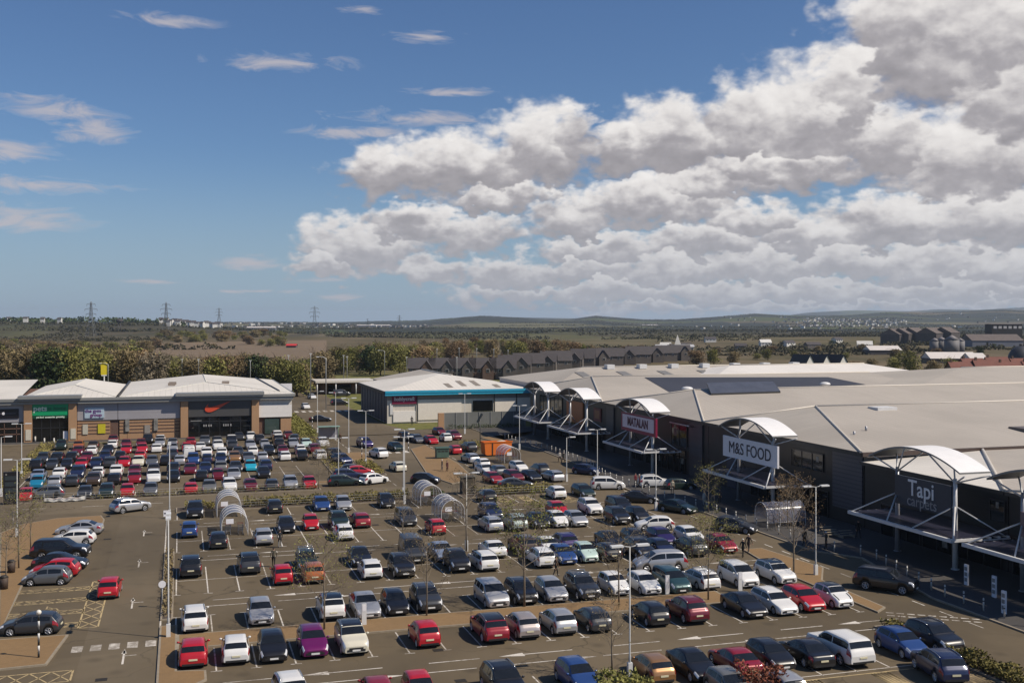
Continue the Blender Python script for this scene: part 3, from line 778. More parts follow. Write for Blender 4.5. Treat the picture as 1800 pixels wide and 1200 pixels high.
# --- painted lines
lines = MB(); yl = MB(); LZ = .012
def line(p, q, w=.09, mb=None, z=LZ):
    mb = mb or lines
    d = Vector((q[0]-p[0], q[1]-p[1])); l = d.length
    if l < 1e-6: return
    d /= l; n = Vector((-d.y, d.x))*w/2
    mb.quad([(p[0]-n.x,p[1]-n.y,z),(q[0]-n.x,q[1]-n.y,z),(q[0]+n.x,q[1]+n.y,z),(p[0]+n.x,p[1]+n.y,z)])
def bays(u0, n, va, vb, step=2.47, T=None):
    for k in range(n+1):
        u = u0+k*step
        line((u, va), (u, vb), .1)
        if T is not None: line((u-.35, T), (u+.35, T), .1)
U0 = -.25
bays(U0, 20, 70.3, 75.4, T=70.3); bays(U0, 20, 79.0, 83.9, T=83.9)
bays(U0, 21, 90.6, 100.4, T=90.6); line((U0, 95.5), (50, 95.5)); bays(U0, 0, 100.4, 100.4, T=100.4)
bays(U0, 21, 107.2, 117.6, T=107.2); line((U0, 112.5), (50, 112.5))
bays(U0, 18, 124.6, 129.3, T=124.6)
bays(11.0, 15, 58.4, 63.6); line((11, 58.5), (48, 58.5))
bays(-20.2, 15, 152.9, 166.0); line((-20.2, 159.4), (17, 159.4)); bays(-20.2, 17, 171.0, 184.4); line((-20.2, 177.7), (21.5, 177.7))
bays(-20.2, 18, 188.0, 201.2); line((-20.2, 194.8), (23, 194.8)); bays(-20.2, 15, 142.8, 147.0)
for v0, sgn in ((67.0, 1), (87.4, 1), (104.0, 1), (121.0, 1)):
    for k in range(8):
        u = 1+k*6.4
        line((u, v0-.9), (u+4.2, v0-.9), .12); line((u+1.5, v0+.9), (u+4.9, v0+.9), .12)
        if k % 2:   # arrow heads
            lines.quad([(u+4.2, v0-1.25, LZ), (u+6.0, v0-.9, LZ), (u+4.2, v0-.55, LZ)])
            lines.quad([(u+1.5, v0+.55, LZ), (u+1.5, v0+1.25, LZ), (u-.2, v0+.9, LZ)])
for v in (73.5, 87.5, 102, 116.5):                              # arrows down the lane on the left
    line((-3.5, v), (-3.5, v+3.0), .13); line((-3.5, v+1.8), (-2.7, v+1.8), .11)
    lines.quad([(-3.68, v+2.3, LZ), (-3.32, v+2.3, LZ), (-3.5, v+3.4, LZ)])
for k in range(16):                                            # through road
    u = -50+k*6.5; line((u, 137), (u+2.6, 137), .12)
for u in (27.6, 41.8):
    for k in range(16): line((u, 142+k*4), (u, 144.4+k*4), .12)
line((-1.32, 60), (-1.32, 131), .12); line((-1.3, 131.8), (26, 132.6), .12)
for k in range(9):                                             # give-way dashes by the island on the right
    line((50.9+.62*k, 69.6-.42*k), (51.35+.62*k, 69.3-.42*k), .22); line((50.5+.62*k, 68.9-.42*k), (50.95+.62*k, 68.6-.42*k), .22)
for k in range(22): line((55.0, 64+k*3.2), (55.0, 65.5+k*3.2), .13)
for k in range(5): line((53.5, 84+k*.9), (54.6, 84+k*.9), .3)
for p, q in (((855,640+222),(950,640+222)),): pass
tag(lines.build('white_road_markings', WHITE), kind='structure')
# yellow cross-hatching beside the accessible bays
def hatch(p00, p10, p11, p01, n, style='x'):
    l2 = lambda a, b, t: (a[0]+(b[0]-a[0])*t, a[1]+(b[1]-a[1])*t)
    for a, b in ((p00,p10),(p10,p11),(p11,p01),(p01,p00)): line(a, b, .12, yl)
    for k in range(n):
        a0, a1 = l2(p00, p10, k/n), l2(p00, p10, (k+1)/n); b0, b1 = l2(p01, p11, k/n), l2(p01, p11, (k+1)/n)
        line(a0, b1, .1, yl); line(a1, b0, .1, yl)
for v in (83.6, 87.3, 91.0, 94.7): hatch((-13.2-(v-84)*.1, v), (-7.0, v), (-7.0, v+1.1), (-13.2-(v-84)*.1, v+1.1), 6)
hatch((-5.6, 97.5), (-5.6, 83.0), (-6.95, 83.0), (-6.95, 97.5), 7)
hatch((-14, 71.0), (-6.4, 71.0), (-6.4, 73.2), (-14, 73.2), 6)
for v in (98.2, 100.4, 102.6, 104.8, 107.0, 109.2, 111.4, 113.6): line((-9.6, v), (-7.6, v), .1)
for u in (36.2, 41.2, 46.2): hatch((u, 50), (u+1.2, 50), (u+1.2, 57.8), (u, 57.8), 5)
line((30, 57.9), (47.4, 57.9), .12, yl)
for u in (37.4, 40.3, 45.2): hatch((u, 124.6), (u+1.1, 124.6), (u+1.1, 129.2), (u, 129.2), 4)
hatch((36.2, 122.9), (46.5, 122.9), (46.5, 124.3), (36.2, 124.3), 7)
# wheelchair emblem outlines in the yellow bays
for cx_, cy_ in ((-9.8, 85.4), (-9.8, 89.1), (-8.6, 68.6), (48.2, 60.4), (38.9, 127.0), (43.2, 127.0)):
    pts = [(cx_+.55*math.cos(a*.5+3.4), cy_+.55*math.sin(a*.5+3.4)) for a in range(9)]
    for a, b in zip(pts, pts[1:]): line(a, b, .11, yl)
    line((cx_+.1, cy_), (cx_+.1, cy_+.95), .11, yl); line((cx_+.1, cy_+.1), (cx_+.8, cy_+.1), .11, yl); line((cx_+.8, cy_+.1), (cx_+1.0, cy_-.5), .11, yl)
tag(yl.build('yellow_road_markings', YELLOW), kind='structure')
zb = MB()
for k in range(5): zb.quad([(-6.9+k*1.17, 77.0, LZ), (-6.2+k*1.17, 77.0, LZ), (-6.2+k*1.17, 78.4, LZ), (-6.9+k*1.17, 78.4, LZ)])
for k in range(4): zb.quad([(-1.1+k*1.2, 64.6, LZ), (-.5+k*1.2, 64.6, LZ), (-.5+k*1.2, 65.8, LZ), (-1.1+k*1.2, 65.8, LZ)])
for k in range(6): zb.quad([(29.9+k*1.5, 177, LZ), (30.7+k*1.5, 177, LZ), (30.7+k*1.5, 180, LZ), (29.9+k*1.5, 180, LZ)])
for k in range(8): zb.quad([(26.5+k*1.7, 262, LZ), (27.4+k*1.7, 262, LZ), (27.4+k*1.7, 266, LZ), (26.5+k*1.7, 266, LZ)])
for k in range(5): zb.quad([(24.5, 169+k*1.6, LZ), (25.9, 169+k*1.6, LZ), (25.9, 169.8+k*1.6, LZ), (24.5, 169.8+k*1.6, LZ)])
tag(zb.build('zebra_crossing', WHITE), kind='structure')
mh = MB()
for p in ((1, 107), (118, 948), (189, 947), (178, 1194), (960, 920), (770, 1142), (1340, 1060), (660, 922), (810, 1196)):
    if p[0] < 10: continue
    x, y = at(*p); mh.quad([(x-.35,y-.3,.013),(x+.35,y-.3,.013),(x+.35,y+.3,.013),(x-.35,y+.3,.013)])
tag(mh.build('drain_covers', plain('iron_grate', (.02,.016,.012), .8)), kind='structure')
FIELDM = plain('ploughed_field', (.165,.115,.066), .95, 0, .14, .02)
mb = MB(); P = []
for i in range(13):
    d_ = 560+i*42; row = []
    for j in range(25):
        p = 262+j*13-(i-6)*2.2*(1 if j < 12 else 0); x, y = far(p, d_); row.append((x, y, terrain(p, d_)+.35))
    P.append(row)
mb.grid(P); tag(mb.build('field', FIELDM), kind='structure')
# ================================================================ shop buildings
def seam_mat(name, base, axis, pitch=.9, var=.1):
    """standing-seam sheet roof: narrow ribs every `pitch` metres, weathered in long runs"""
    m, nt, b = newmat(name)
    g = nt.nodes.new('ShaderNodeNewGeometry'); s = nt.nodes.new('ShaderNodeSeparateXYZ'); L(nt, g.outputs['Position'], s.inputs[0])
    fr = math_(nt, 'FRACT', math_(nt, 'DIVIDE', s.outputs[axis], pitch))
    rib = math_(nt, 'LESS_THAN', math_(nt, 'ABSOLUTE', math_(nt, 'SUBTRACT', fr, .5)), .06)
    sc = (.9, .08, .1) if axis == 0 else (.08, .9, .1)
    run = noise(nt, worldpos(nt, sc), 1.0, 4, .6); big = noise(nt, worldpos(nt, (.07, .07, .07)), 1.0, 4, .6)
    c = mixc(nt, run, tuple(x*(1-var) for x in base), tuple(min(1, x*(1+var*.6)) for x in base))
    c = mixc(nt, math_(nt, 'MULTIPLY', sstep(nt, big, .40, .7), .55), c, tuple(x*.76 for x in base))
    c = mixc(nt, math_(nt, 'MULTIPLY', rib, .38), c, tuple(x*.6 for x in base))
    L(nt, c, b.inputs['Base Color']); b.inputs['Roughness'].default_value = .62; b.inputs['Specular IOR Level'].default_value = .3
    return m
ROOF_U = seam_mat('sheet_roof_ribs_across', (.435, .39, .335), 0)
ROOF_V = seam_mat('sheet_roof_ribs_along', (.45, .405, .345), 1)
ROOF_LU = seam_mat('pale_sheet_roof_across', (.68, .64, .575), 0, 1.0, .10)
ROOF_LV = seam_mat('pale_sheet_roof_along', (.68, .64, .575), 1, 1.0, .10)
ROOF_DK = seam_mat('dark_sheet_roof', (.052, .055, .07), 0, 1.2, .2)
RIDGE = plain('ridge_flashing', (.56, .51, .44), .5, 0, .06)
def clad_mat(name, base, pitch=.3, axis=2, dark=.8):
    m, nt, b = newmat(name)
    g = nt.nodes.new('ShaderNodeNewGeometry'); s = nt.nodes.new('ShaderNodeSeparateXYZ'); L(nt, g.outputs['Position'], s.inputs[0])
    fr = math_(nt, 'FRACT', math_(nt, 'DIVIDE', s.outputs[axis], pitch))
    rib = math_(nt, 'LESS_THAN', fr, .22)
    f = noise(nt, worldpos(nt, (.4, .4, .15)), 1.0, 5, .6)
    c = mixc(nt, f, tuple(x*.88 for x in base), tuple(x*1.1 for x in base))
    L(nt, mixc(nt, rib, c, tuple(x*dark for x in base)), b.inputs['Base Color'])
    b.inputs['Roughness'].default_value = .45; b.inputs['Metallic'].default_value = .0
    return m
CLAD_DK = clad_mat('charcoal_cladding', (.012, .0125, .0155), 1.0, 2, .85)
CLAD_RIB = clad_mat('ribbed_cladding', (.07, .073, .09), .45, 2, .55)
CLAD_MID = clad_mat('slate_panel', (.045, .047, .058), 1.4, 2, .85)
CLAD_GR = clad_mat('grey_cladding', (.33, .315, .33), 1.2, 2, .94)
CLAD_WH = clad_mat('white_panel', (.78, .74, .70), 2.0, 2, .96)
CLAD_BG = clad_mat('beige_cladding', (.63, .58, .51), .9, 0, .92)
def brick_mat(name, base):
    m, nt, b = newmat(name)
    g = nt.nodes.new('ShaderNodeNewGeometry'); s = nt.nodes.new('ShaderNodeSeparateXYZ'); L(nt, g.outputs['Position'], s.inputs[0])
    c_ = nt.nodes.new('ShaderNodeCombineXYZ'); L(nt, math_(nt, 'ADD', s.outputs[0], s.outputs[1]), c_.inputs[0]); L(nt, s.outputs[2], c_.inputs[1])
    br = nt.nodes.new('ShaderNodeTexBrick'); br.inputs['Scale'].default_value = 4.4; L(nt, c_.outputs[0], br.inputs['Vector'])
    br.inputs['Color1'].default_value = (*[x*.9 for x in base], 1); br.inputs['Color2'].default_value = (*[x*1.12 for x in base], 1)
    br.inputs['Mortar'].default_value = (.32, .28, .24, 1); br.inputs['Mortar Size'].default_value = .012
    f = noise(nt, worldpos(nt, (.5, .5, .3)), 1.0, 5, .6)
    L(nt, mixc(nt, math_(nt, 'MULTIPLY', f, .35), br.outputs['Color'], tuple(x*.62 for x in base)), b.inputs['Base Color'])
    b.inputs['Roughness'].default_value = .9
    return m
BRICK = brick_mat('tan_brick', (.44, .25, .125)); BRICK_DK = brick_mat('brown_brick', (.12, .055, .035))
STEEL_W = plain('white_steel', (.64, .635, .63), .4, 0, .06, 2)
STEEL_G = plain('grey_steel', (.34, .34, .36), .4, .3, .08, 2)
SHOPGLASS = plain('shop_glass', (.008, .009, .010), .08, 0, .3, .6)
MULL = plain('dark_mullion', (.03, .03, .033), .4)
FASCIA_G = plain('grey_fascia', (.24, .24, .23), .45, 0, .06)
FASCIA_D = plain('dark_fascia', (.035, .033, .033), .5)
TEAL = plain('teal_fascia', (.03, .33, .50), .4, 0, .08)
INK = plain('sign_ink', (.018, .016, .035), .5); SIGNW = plain('sign_white', (.80, .78, .80), .45, 0, .05)
INT = plain('shop_display', (.22, .21, .19), .6, 0, .5, 1.3)

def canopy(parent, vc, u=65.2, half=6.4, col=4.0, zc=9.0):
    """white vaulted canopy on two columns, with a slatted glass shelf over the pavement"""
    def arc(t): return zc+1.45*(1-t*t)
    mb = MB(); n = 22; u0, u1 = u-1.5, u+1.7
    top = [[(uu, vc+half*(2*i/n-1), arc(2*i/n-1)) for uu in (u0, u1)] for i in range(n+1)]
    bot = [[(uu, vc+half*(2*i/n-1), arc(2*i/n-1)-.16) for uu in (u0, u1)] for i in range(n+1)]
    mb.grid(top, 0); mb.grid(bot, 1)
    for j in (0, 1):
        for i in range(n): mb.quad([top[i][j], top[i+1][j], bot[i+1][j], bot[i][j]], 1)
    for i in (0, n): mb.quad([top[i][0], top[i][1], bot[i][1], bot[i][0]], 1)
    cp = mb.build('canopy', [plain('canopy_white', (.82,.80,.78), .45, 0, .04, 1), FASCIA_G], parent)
    for sd in (-1, 1):
        v = vc+sd*col
        mb = MB(); mb.tube([(u, v, .1), (u, v, 5.4), (u, v, 8.1)], [.24, .2, .16], 12); mb.cyl((u, v, .1), .36, .08, 12)
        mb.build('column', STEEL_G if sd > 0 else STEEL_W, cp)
        mb = MB()
        for t in (sd*col/half-.42, sd*col/half+.32):
            for uu in (u0+.25, u1-.25):
                mb.tube([(u, v, 7.7), (uu, vc+half*t, arc(t)-.18)], .075, 6)
        mb.build('brace', STEEL_W, cp)
        mb = MB(); zs = 3.45
        for dv in (-sd*2.2, sd*3.2):
            mb.tube([(u, v, 5.7), (62.4, v+dv, zs+.05)], .075, 6)
        mb.tube([(u, v, 5.7), (67.8, v+sd*3.1, zs+.05)], .06, 6)
        mb.build('stay_rod', STEEL_W, cp)
    zs = 3.45
    mb = MB()
    for k in range(7): mb.box(62.3+k*.95, 62.42+k*.95, vc-7.3, vc+7.3, zs-.09, zs+.09)
    for k in range(5): mb.box(62.2, 68.2, vc-7.3+k*3.61, vc-7.16+k*3.61, zs-.2, zs-.091)
    mb.box(62.02, 62.25, vc-7.35, vc+7.35, zs-.17, zs+.13); mb.box(62.25, 65, vc-7.5, vc-7.36, zs-.1, zs+.13)
    mb.build('shelf_frame', STEEL_W, cp)
    mb = MB(); mb.box(62.5, 68.3, vc-7.1, vc+7.1, zs+.1, zs+.125)
    g = mb.build('shelf_glass', shelfglass(), cp)
    return cp
def shelfglass():
    if 'shelf_glass' in MATS: return MATS['shelf_glass']
    m, nt, b = newmat('shelf_glass')
    b.inputs['Base Color'].default_value = (.03, .03, .055, 1); b.inputs['Roughness'].default_value = .3
    b.inputs['Alpha'].default_value = .55
    return m
def shopfront(parent, va, vb, z0=.12, z1=3.3, u=68.95, step=1.9, name='shop_window'):
    mb = MB(); mb.box(u-.04, u+.02, va, vb, z0, z1)
    w = mb.build(name, SHOPGLASS, parent)
    mb = MB(); n = max(1, int((vb-va)/step))
    for k in range(n+1):
        v = va+(vb-va)*k/n; mb.box(u-.1, u-.041, v-.05, v+.05, z0, z1)
    mb.box(u-.1, u-.041, va, vb, z1-.12, z1+.02); mb.box(u-.1, u-.041, va, vb, 2.35, 2.45)
    mb.build('frame', MULL, w)
    # things on show behind the glass: random posters, their plain colour standing in for dim interior lights
    rr = random.Random(int(va*10))
    for k in range(n):
        v = va+(vb-va)*(k+.5)/n
        if rr.random() < .6:
            h = rr.uniform(.3, 1.2); zz = z0+rr.uniform(.4, 1.5); hw_ = rr.uniform(.15, .5)
            mb = MB(); mb.box(u-.05, u-.042, v-hw_, v+hw_, zz, min(z1-.2, zz+h)); mb.build('poster', INT if rr.random() < .6 else BRICK_DK, w)
    return w
def hiproof_u(parent, va, vb, ua, apex, ub, zE, zR, name='roof', mU=None, mV=None, vm=None):
    """ridge running away from the street (along +X) with a hipped street end"""
    vm = vm or (va+vb)/2; mb = MB()
    A, B_, C_, D = (ua,va,zE), (ua,vb,zE), (ub,vb,zE), (ub,va,zE); E, F_ = (apex,vm,zR), (ub,vm,zR)
    mb.quad([A, B_, E][::-1], 1); mb.quad([A, D, F_, E]); mb.quad([B_, E, F_, C_][::1]); mb.quad([C_, D, F_], 1)
    rf = mb.build(name, [mU or ROOF_U, mV or ROOF_V], parent)
    mb = MB()
    up = lambda p: (p[0], p[1], p[2]+.03)
    mb.tube([up(E), up(F_)], .16, 6); mb.tube([up(A), up(E)], .15, 6); mb.tube([up(B_), up(E)], .15, 6)
    mb.build('ridge_cap', RIDGE, rf)
    return rf
def fascia_u(parent, va, vb, u=68.4, z=8.05, h=.36, mat=None):
    mb = MB(); mb.box(u, u+.45, va, vb, z-h, z); mb.box(u-.1, u+.12, va, vb, z-.03, z+.05)
    return mb.build('fascia', mat or FASCIA_D, parent)

def onvplane(px, py, v):
    """surveying helper: (u, z) where the sight line meets the vertical plane y = v"""
    k = (px-900)/FOC; Y = v/(CY-k*SY); return (k*Y*CY+Y*SY, CAMH-(py-HZ)*Y/FOC)
def onslope(px, py, va, za, vb, zb):
    lo, hi = va-60, vb+60
    for _ in range(50):
        m = (lo+hi)/2; u, z = onvplane(px, py, m)
        if z > za+(zb-za)*(m-va)/(vb-va): lo = m
        else: hi = m
    return u, m
# ---- the long parade on the right, unit by unit
# carpet shop
b0 = thing('carpet_shop', 'low dark carpet shop with navy sign between two white canopy columns', 'shop', (69, 88, 0))
def sub(root):
    """parts are written in site coordinates; hang them on a root without moving them"""
    inv = Matrix.Translation(root.location).inverted()
    for o in list(root.children): o.matrix_parent_inverse = inv
mb = MB(); mb.box(69, 130, 77.3, 97.9, 0, 7.1); mb.build('wall', CLAD_DK, b0)
mb = MB()
mb.quad([(68.5,77.2,7.15),(84,98,7.9),(68.5,98,7.15)], 1); mb.quad([(68.5,77.2,7.15),(130,77.2,7.15),(130,98,7.9),(84,98,7.9)])
rf = mb.build('roof', [ROOF_U, ROOF_LV], b0)
mb = MB(); mb.tube([(68.5,77.2,7.2),(84,98,7.95)], .2, 6); mb.build('ridge_cap', RIDGE, rf)
fascia_u(b0, 77.2, 97.9, z=7.12, h=.3)
shopfront(b0, 78, 88.5); shopfront(b0, 88.9, 95)
w = shopfront(b0, 77.6, 79.4, 4.3, 6.2, name='upper_window')
canopy(b0, 83.4)
mb = MB(); mb.box(64.85, 65.0, 79.5, 87.3, 4.75, 7.45); sg = mb.build('sign', plain('sign_navy', (.018,.032,.055), .4), b0)
letters('Tapi', 2.1, plain('sign_pale_lettering', (.78,.78,.78), .5), sg, (64.82, 83.5, 6.45), R(-90), bold=.02, name='lettering')
letters('carpets', 1.42, plain('sign_grey_lettering', (.28,.28,.29), .5), sg, (64.82, 83.4, 5.3), R(-90), name='lettering')
for v in (80.5, 81.6):
    mb = MB(); mb.box(68.84, 68.9, v, v+.7, 2.5, 3.1); mb.build('poster', INT, b0)
sub(b0)
# next shop to the right, mostly out of frame
b00 = thing('end_shop', 'dark shop unit at the right edge, its canopy cut by the frame', 'shop', (69, 62, 0))
mb = MB(); mb.box(69, 130, 42, 77.2, 0, 7.1); mb.build('wall', CLAD_DK, b00)
hiproof_u(b00, 42, 77.1, 68.5, 82, 130, 7.15, 8.6)
fascia_u(b00, 42, 77.1, z=7.12, h=.3); shopfront(b00, 56, 66); shopfront(b00, 67, 76.6)
canopy(b00, 67.4)
mb = MB(); mb.box(64.85, 65, 63.5, 71.3, 4.6, 6.6); mb.build('sign', plain('sign_plum', (.16,.11,.12), .5), b00)
mb = MB(); mb.box(68.8, 68.86, 74.6, 75.9, 1.7, 2.8); pn = mb.build('unit_sign', FASCIA_D, b00)
letters('20', .75, INT, pn, (68.78, 75.25, 2.25), R(-90))
sub(b00)
# food hall
b1 = thing('food_hall', 'dark food hall with long white sign under its white vaulted canopy', 'shop', (69, 115, 0))
mb = MB(); mb.box(69, 140, 98, 133, 0, 8.1); mb.build('wall', CLAD_DK, b1)
AP1 = onvplane(1434, 714, 126.5); hiproof_u(b1, 97.7, 133.2, 68.4, AP1[0], 140, 8.15, AP1[1], vm=126.5)
fascia_u(b1, 97.6, 133.2)
mb = MB(); mb.box(68.4, 140, 97.35, 97.68, 7.72, 8.13); mb.build('fascia', plain('brown_gutter', (.07,.045,.035), .6), b1)
mb = MB(); mb.box(69.2, 139, 97.75, 97.99, 7.6, 7.9); mb.build('upstand', CLAD_GR, b1)
mb = MB(); mb.box(68.86, 69.0, 98.2, 103.6, 1.6, 7.65); mb.build('ribbed_panel', CLAD_RIB, b1)
shopfront(b1, 108, 121.5, z1=3.4); shopfront(b1, 104.5, 107.6, z1=3.0)
shopfront(b1, 105.5, 112, 5.0, 7.0, name='upper_window')
mb = MB(); mb.box(68.84, 69.0, 125.2, 127.6, .2, 4.2); mb.build('door', plain('navy_door', (.02,.025,.05), .5), b1)
canopy(b1, 113.9)
mb = MB(); mb.box(64.62, 64.85, 108.0, 120.8, 5.25, 7.75); sg = mb.build('sign', SIGNW, b1)
letters('M&S FOOD', 2.0, INK, sg, (64.59, 114.3, 6.45), R(-90), bold=.0, sx=1.0)
mb = MB()
for (a, b, zz) in ((151, 143.3, 10.2),): pass
mb.box(88, 91, 122.0, 124.2, 9.9, 10.5); mb.build('roof_hatch', STEEL_W, b1)
mb = MB(); mb.box(96, 104, 103, 107.5, 8.5, 9.15); mb.build('rooflight', plain('rooflight_frame', (.12,.10,.09), .5), b1)
for p in ((77,109,8.9),(74,107,8.6)):
    mb = MB(); mb.cyl(p, .14, .7, 8); mb.build('roof_vent', STEEL_G, b1)
sub(b1)
# clothing store
b2 = thing('clothing_store', 'dark clothing store with pink and white sign framed in crimson', 'shop', (69, 152, 0))
mb = MB(); mb.box(69, 150, 133.1, 170, 0, 8.1); mb.build('wall', CLAD_DK, b2)
AP2 = onvplane(1220, 685, 155.5); hiproof_u(b2, 133.3, 170.2, 68.4, AP2[0], 150, 8.15, AP2[1], vm=155.5)
fascia_u(b2, 133.3, 170.2)
mb = MB(); mb.box(68.8, 69, 134.6, 138.6, .1, 7.7); mb.box(68.8, 69, 166.4, 169.6, .1, 7.7); mb.build('pilaster', CLAD_MID, b2)
shopfront(b2, 140, 153.5, z1=3.4); shopfront(b2, 155, 160, z1=3.2); shopfront(b2, 139.5, 144.5, 3.9, 7.0, name='upper_window')
mb = MB(); mb.box(68.8, 68.9, 139.4, 145, 7.0, 7.15); mb.box(68.8, 68.9, 137.0, 139.2, 7.0, 7.15); mb.build('lamp_trough', STEEL_W, b2)
canopy(b2, 147)
CRIM = plain('sign_crimson', (.24, .012, .05), .45)
mb = MB(); mb.box(64.72, 65.0, 140.9, 153.4, 5.35, 8.05); sg = mb.build('sign', CRIM, b2)
mb = MB(); mb.box(64.66, 64.72, 141.5, 152.8, 5.85, 7.8); mb.build('sign_face', plain('sign_pink_white', (.72,.60,.64), .5), sg)
letters('MATALAN', 1.75, plain('sign_maroon_lettering', (.10,.010,.03), .5), sg, (64.63, 147.1, 6.8), R(-90), bold=.05, sx=.92)
mb = MB(); 
for k in range(5):
    for j in range(2): mb.box(86+k*2.3, 88.1+k*2.3, 143.6+j*3.3, 146.7+j*3.3, 10.05+(j*3.3)*.17, 10.2+(j*3.3)*.17)
q_ = [onslope(px, py, 133.3, 8.15, 155.5, AP2[1]) for px, py in ((1250,694.5),(1372,690.5),(1349,679.5),(1232,681.5))]
sl2 = lambda v: 8.15+(AP2[1]-8.15)*(v-133.3)/22.2
q_ = [(u, min(v, 155), sl2(min(v, 155))) for u, v in q_]
q_ = [q_[0], q_[1], (q_[2][0], q_[2][1], q_[2][2]+.9), (q_[3][0], q_[3][1], q_[3][2]+.9)]
mb = MB(); mb.quad([(u, v, z+.3) for u, v, z in q_])
for i in range(4):
    a, b = q_[i], q_[(i+1) % 4]; mb.quad([(a[0],a[1],a[2]),(b[0],b[1],b[2]),(b[0],b[1],b[2]+.3),(a[0],a[1],a[2]+.3)], 1)
mb.build('solar_array', [plain('solar_glass', (.10,.105,.125), .25, .2, .15, .8), FASCIA_D], b2)
sub(b2)
# far unit
b3 = thing('far_parade_unit', 'far parade unit with two small canopies and an orange wall panel', 'shop', (69, 190, 0))
mb = MB(); mb.box(69, 140, 170.1, 211, 0, 8.1); mb.build('wall', CLAD_DK, b3)
AP3 = onvplane(1040, 662, 197); rf = hiproof_u(b3, 170.3, 211, 68.4, AP3[0], 140, 8.15, AP3[1], vm=197)
sl3 = lambda v: 8.15+(AP3[1]-8.15)*(v-170.3)/26.7+.06
q_ = [onslope(px, py, 170.3, 8.15, 197, AP3[1]) for px, py in ((1178,690),(1522,676),(1456,663),(1133,663.5))]
q_ = [(u, min(max(v, 170.6), 196.6)) for u, v in q_]
mb = MB(); mb.quad([(u, v, sl3(v)) for u, v in q_]); mb.build('dark_sheeting', ROOF_DK, rf)
for u, v in ((88,178),(104,181),(118,180)):
    z = sl3(v)+.6; mb = MB(); mb.sphere((u,v,z), .9, 12, 7, 0, (1.2,1,.45)); mb.cyl((u,v,z-.6), .5, .5, 10); mb.build('roof_cowl', STEEL_W, b3)
fascia_u(b3, 170.3, 211)
shopfront(b3, 171, 182, z1=3.4); shopfront(b3, 183, 200, z1=3.6); shopfront(b3, 192, 205, 4, 7.4, name='upper_window')
mb = MB(); mb.box(68.82, 69, 180.8, 189.2, 3.4, 7.3); mb.build('orange_panel', plain('burnt_orange_panel', (.46,.14,.035), .5), b3)
mb = MB(); mb.box(68.8, 69, 172.2, 175.4, 4.6, 6.9); mb.build('red_panel', plain('red_panel', (.16,.03,.03), .5), b3)
mb = MB(); mb.box(68.78, 68.8, 172.7, 174.9, 5.1, 6.5); mb.build('poster', plain('orange_poster', (.30,.13,.06), .6), b3)
canopy(b3, 193.2); canopy(b3, 173.4)
sub(b3)
# big roofs behind the parade
def shed(name, label, x0, x1, y0, y1, zE, zR, axis='u', mats=None, wall=None, hip=6):
    t = thing(name, label, 'warehouse', ((x0+x1)/2, (y0+y1)/2, 0))
    mb = MB(); mb.box(x0+.3, x1-.3, y0+.3, y1-.3, -.1, zE-.05); mb.build('wall', wall or CLAD_GR, t)
    mb = MB(); m0, m1 = mats or (ROOF_U, ROOF_V)
    if axis == 'u':
        ym = (y0+y1)/2
        mb.quad([(x0,y0,zE),(x1,y0,zE),(x1-hip,ym,zR),(x0+hip,ym,zR)], 0); mb.quad([(x0,y1,zE),(x0+hip,ym,zR),(x1-hip,ym,zR),(x1,y1,zE)], 0)
        mb.quad([(x0,y0,zE),(x0+hip,ym,zR),(x0,y1,zE)], 1); mb.quad([(x1,y0,zE),(x1,y1,zE),(x1-hip,ym,zR)], 1)
        rl = [(x0+hip,ym,zR+.04),(x1-hip,ym,zR+.04)]
    else:
        xm = (x0+x1)/2
        mb.quad([(x0,y0,zE),(xm,y0+hip,zR),(xm,y1-hip,zR),(x0,y1,zE)], 1); mb.quad([(x1,y0,zE),(x1,y1,zE),(xm,y1-hip,zR),(xm,y0+hip,zR)], 1)
        mb.quad([(x0,y0,zE),(x1,y0,zE),(xm,y0+hip,zR)], 0); mb.quad([(x0,y1,zE),(xm,y1-hip,zR),(x1,y1,zE)], 0)
        rl = [(xm,y0+hip,zR+.04),(xm,y1-hip,zR+.04)]
    rf = mb.build('roof', [m0, m1], t)
    mb = MB(); mb.tube(rl, .18, 6); mb.build('ridge_cap', RIDGE, rf)
    return t
s1 = shed('sheet_roof_warehouse', 'warehouse with grey rooflights and white cowls behind the far canopies', 74, 150, 211.3, 252, 8.2, 11.3, hip=14)
mb = MB()
for k in range(6):
    u = 84+k*10; mb.quad([(u,214,8.72),(u+2.2,214,8.72),(u+2.2,226,10.55),(u,226,10.55)])
mb.build('rooflight', plain('grey_rooflight', (.20,.19,.175), .5), s1)
for k in range(7):
    u = 93+k*8; mb = MB(); mb.box(u, u+1.8, 228.5, 230.5, 10.9, 11.9); mb.build('roof_cowl', STEEL_W, s1); sub(s1)
s2 = shed('white_gabled_warehouse', 'white roofed warehouse with a pale gable beyond the dark roof', 112, 168, 213, 236, 9.6, 11.6, hip=10, mats=(seam_mat('white_sheet_roof', (.72,.68,.63), 0, 1.0, .06),)*2, wall=CLAD_WH); sub(s2)
s3 = shed('broad_beige_warehouse', 'broad beige hip roofed warehouse at far right behind the parade', 122, 215, 164, 222, 8.5, 11.9, hip=38); sub(s3)
s4 = shed('slate_grey_warehouse', 'slate grey roofed warehouse at the far right edge of the park', 175, 240, 160, 196, 8.2, 11.2, hip=6, mats=(ROOF_DK, ROOF_DK)); sub(s4)
s5 = shed('low_side_warehouse', 'low pale roof between the teal edged shop and the parade', 50, 74, 242, 292, 6.2, 8.9, 'v', hip=8); sub(s5)

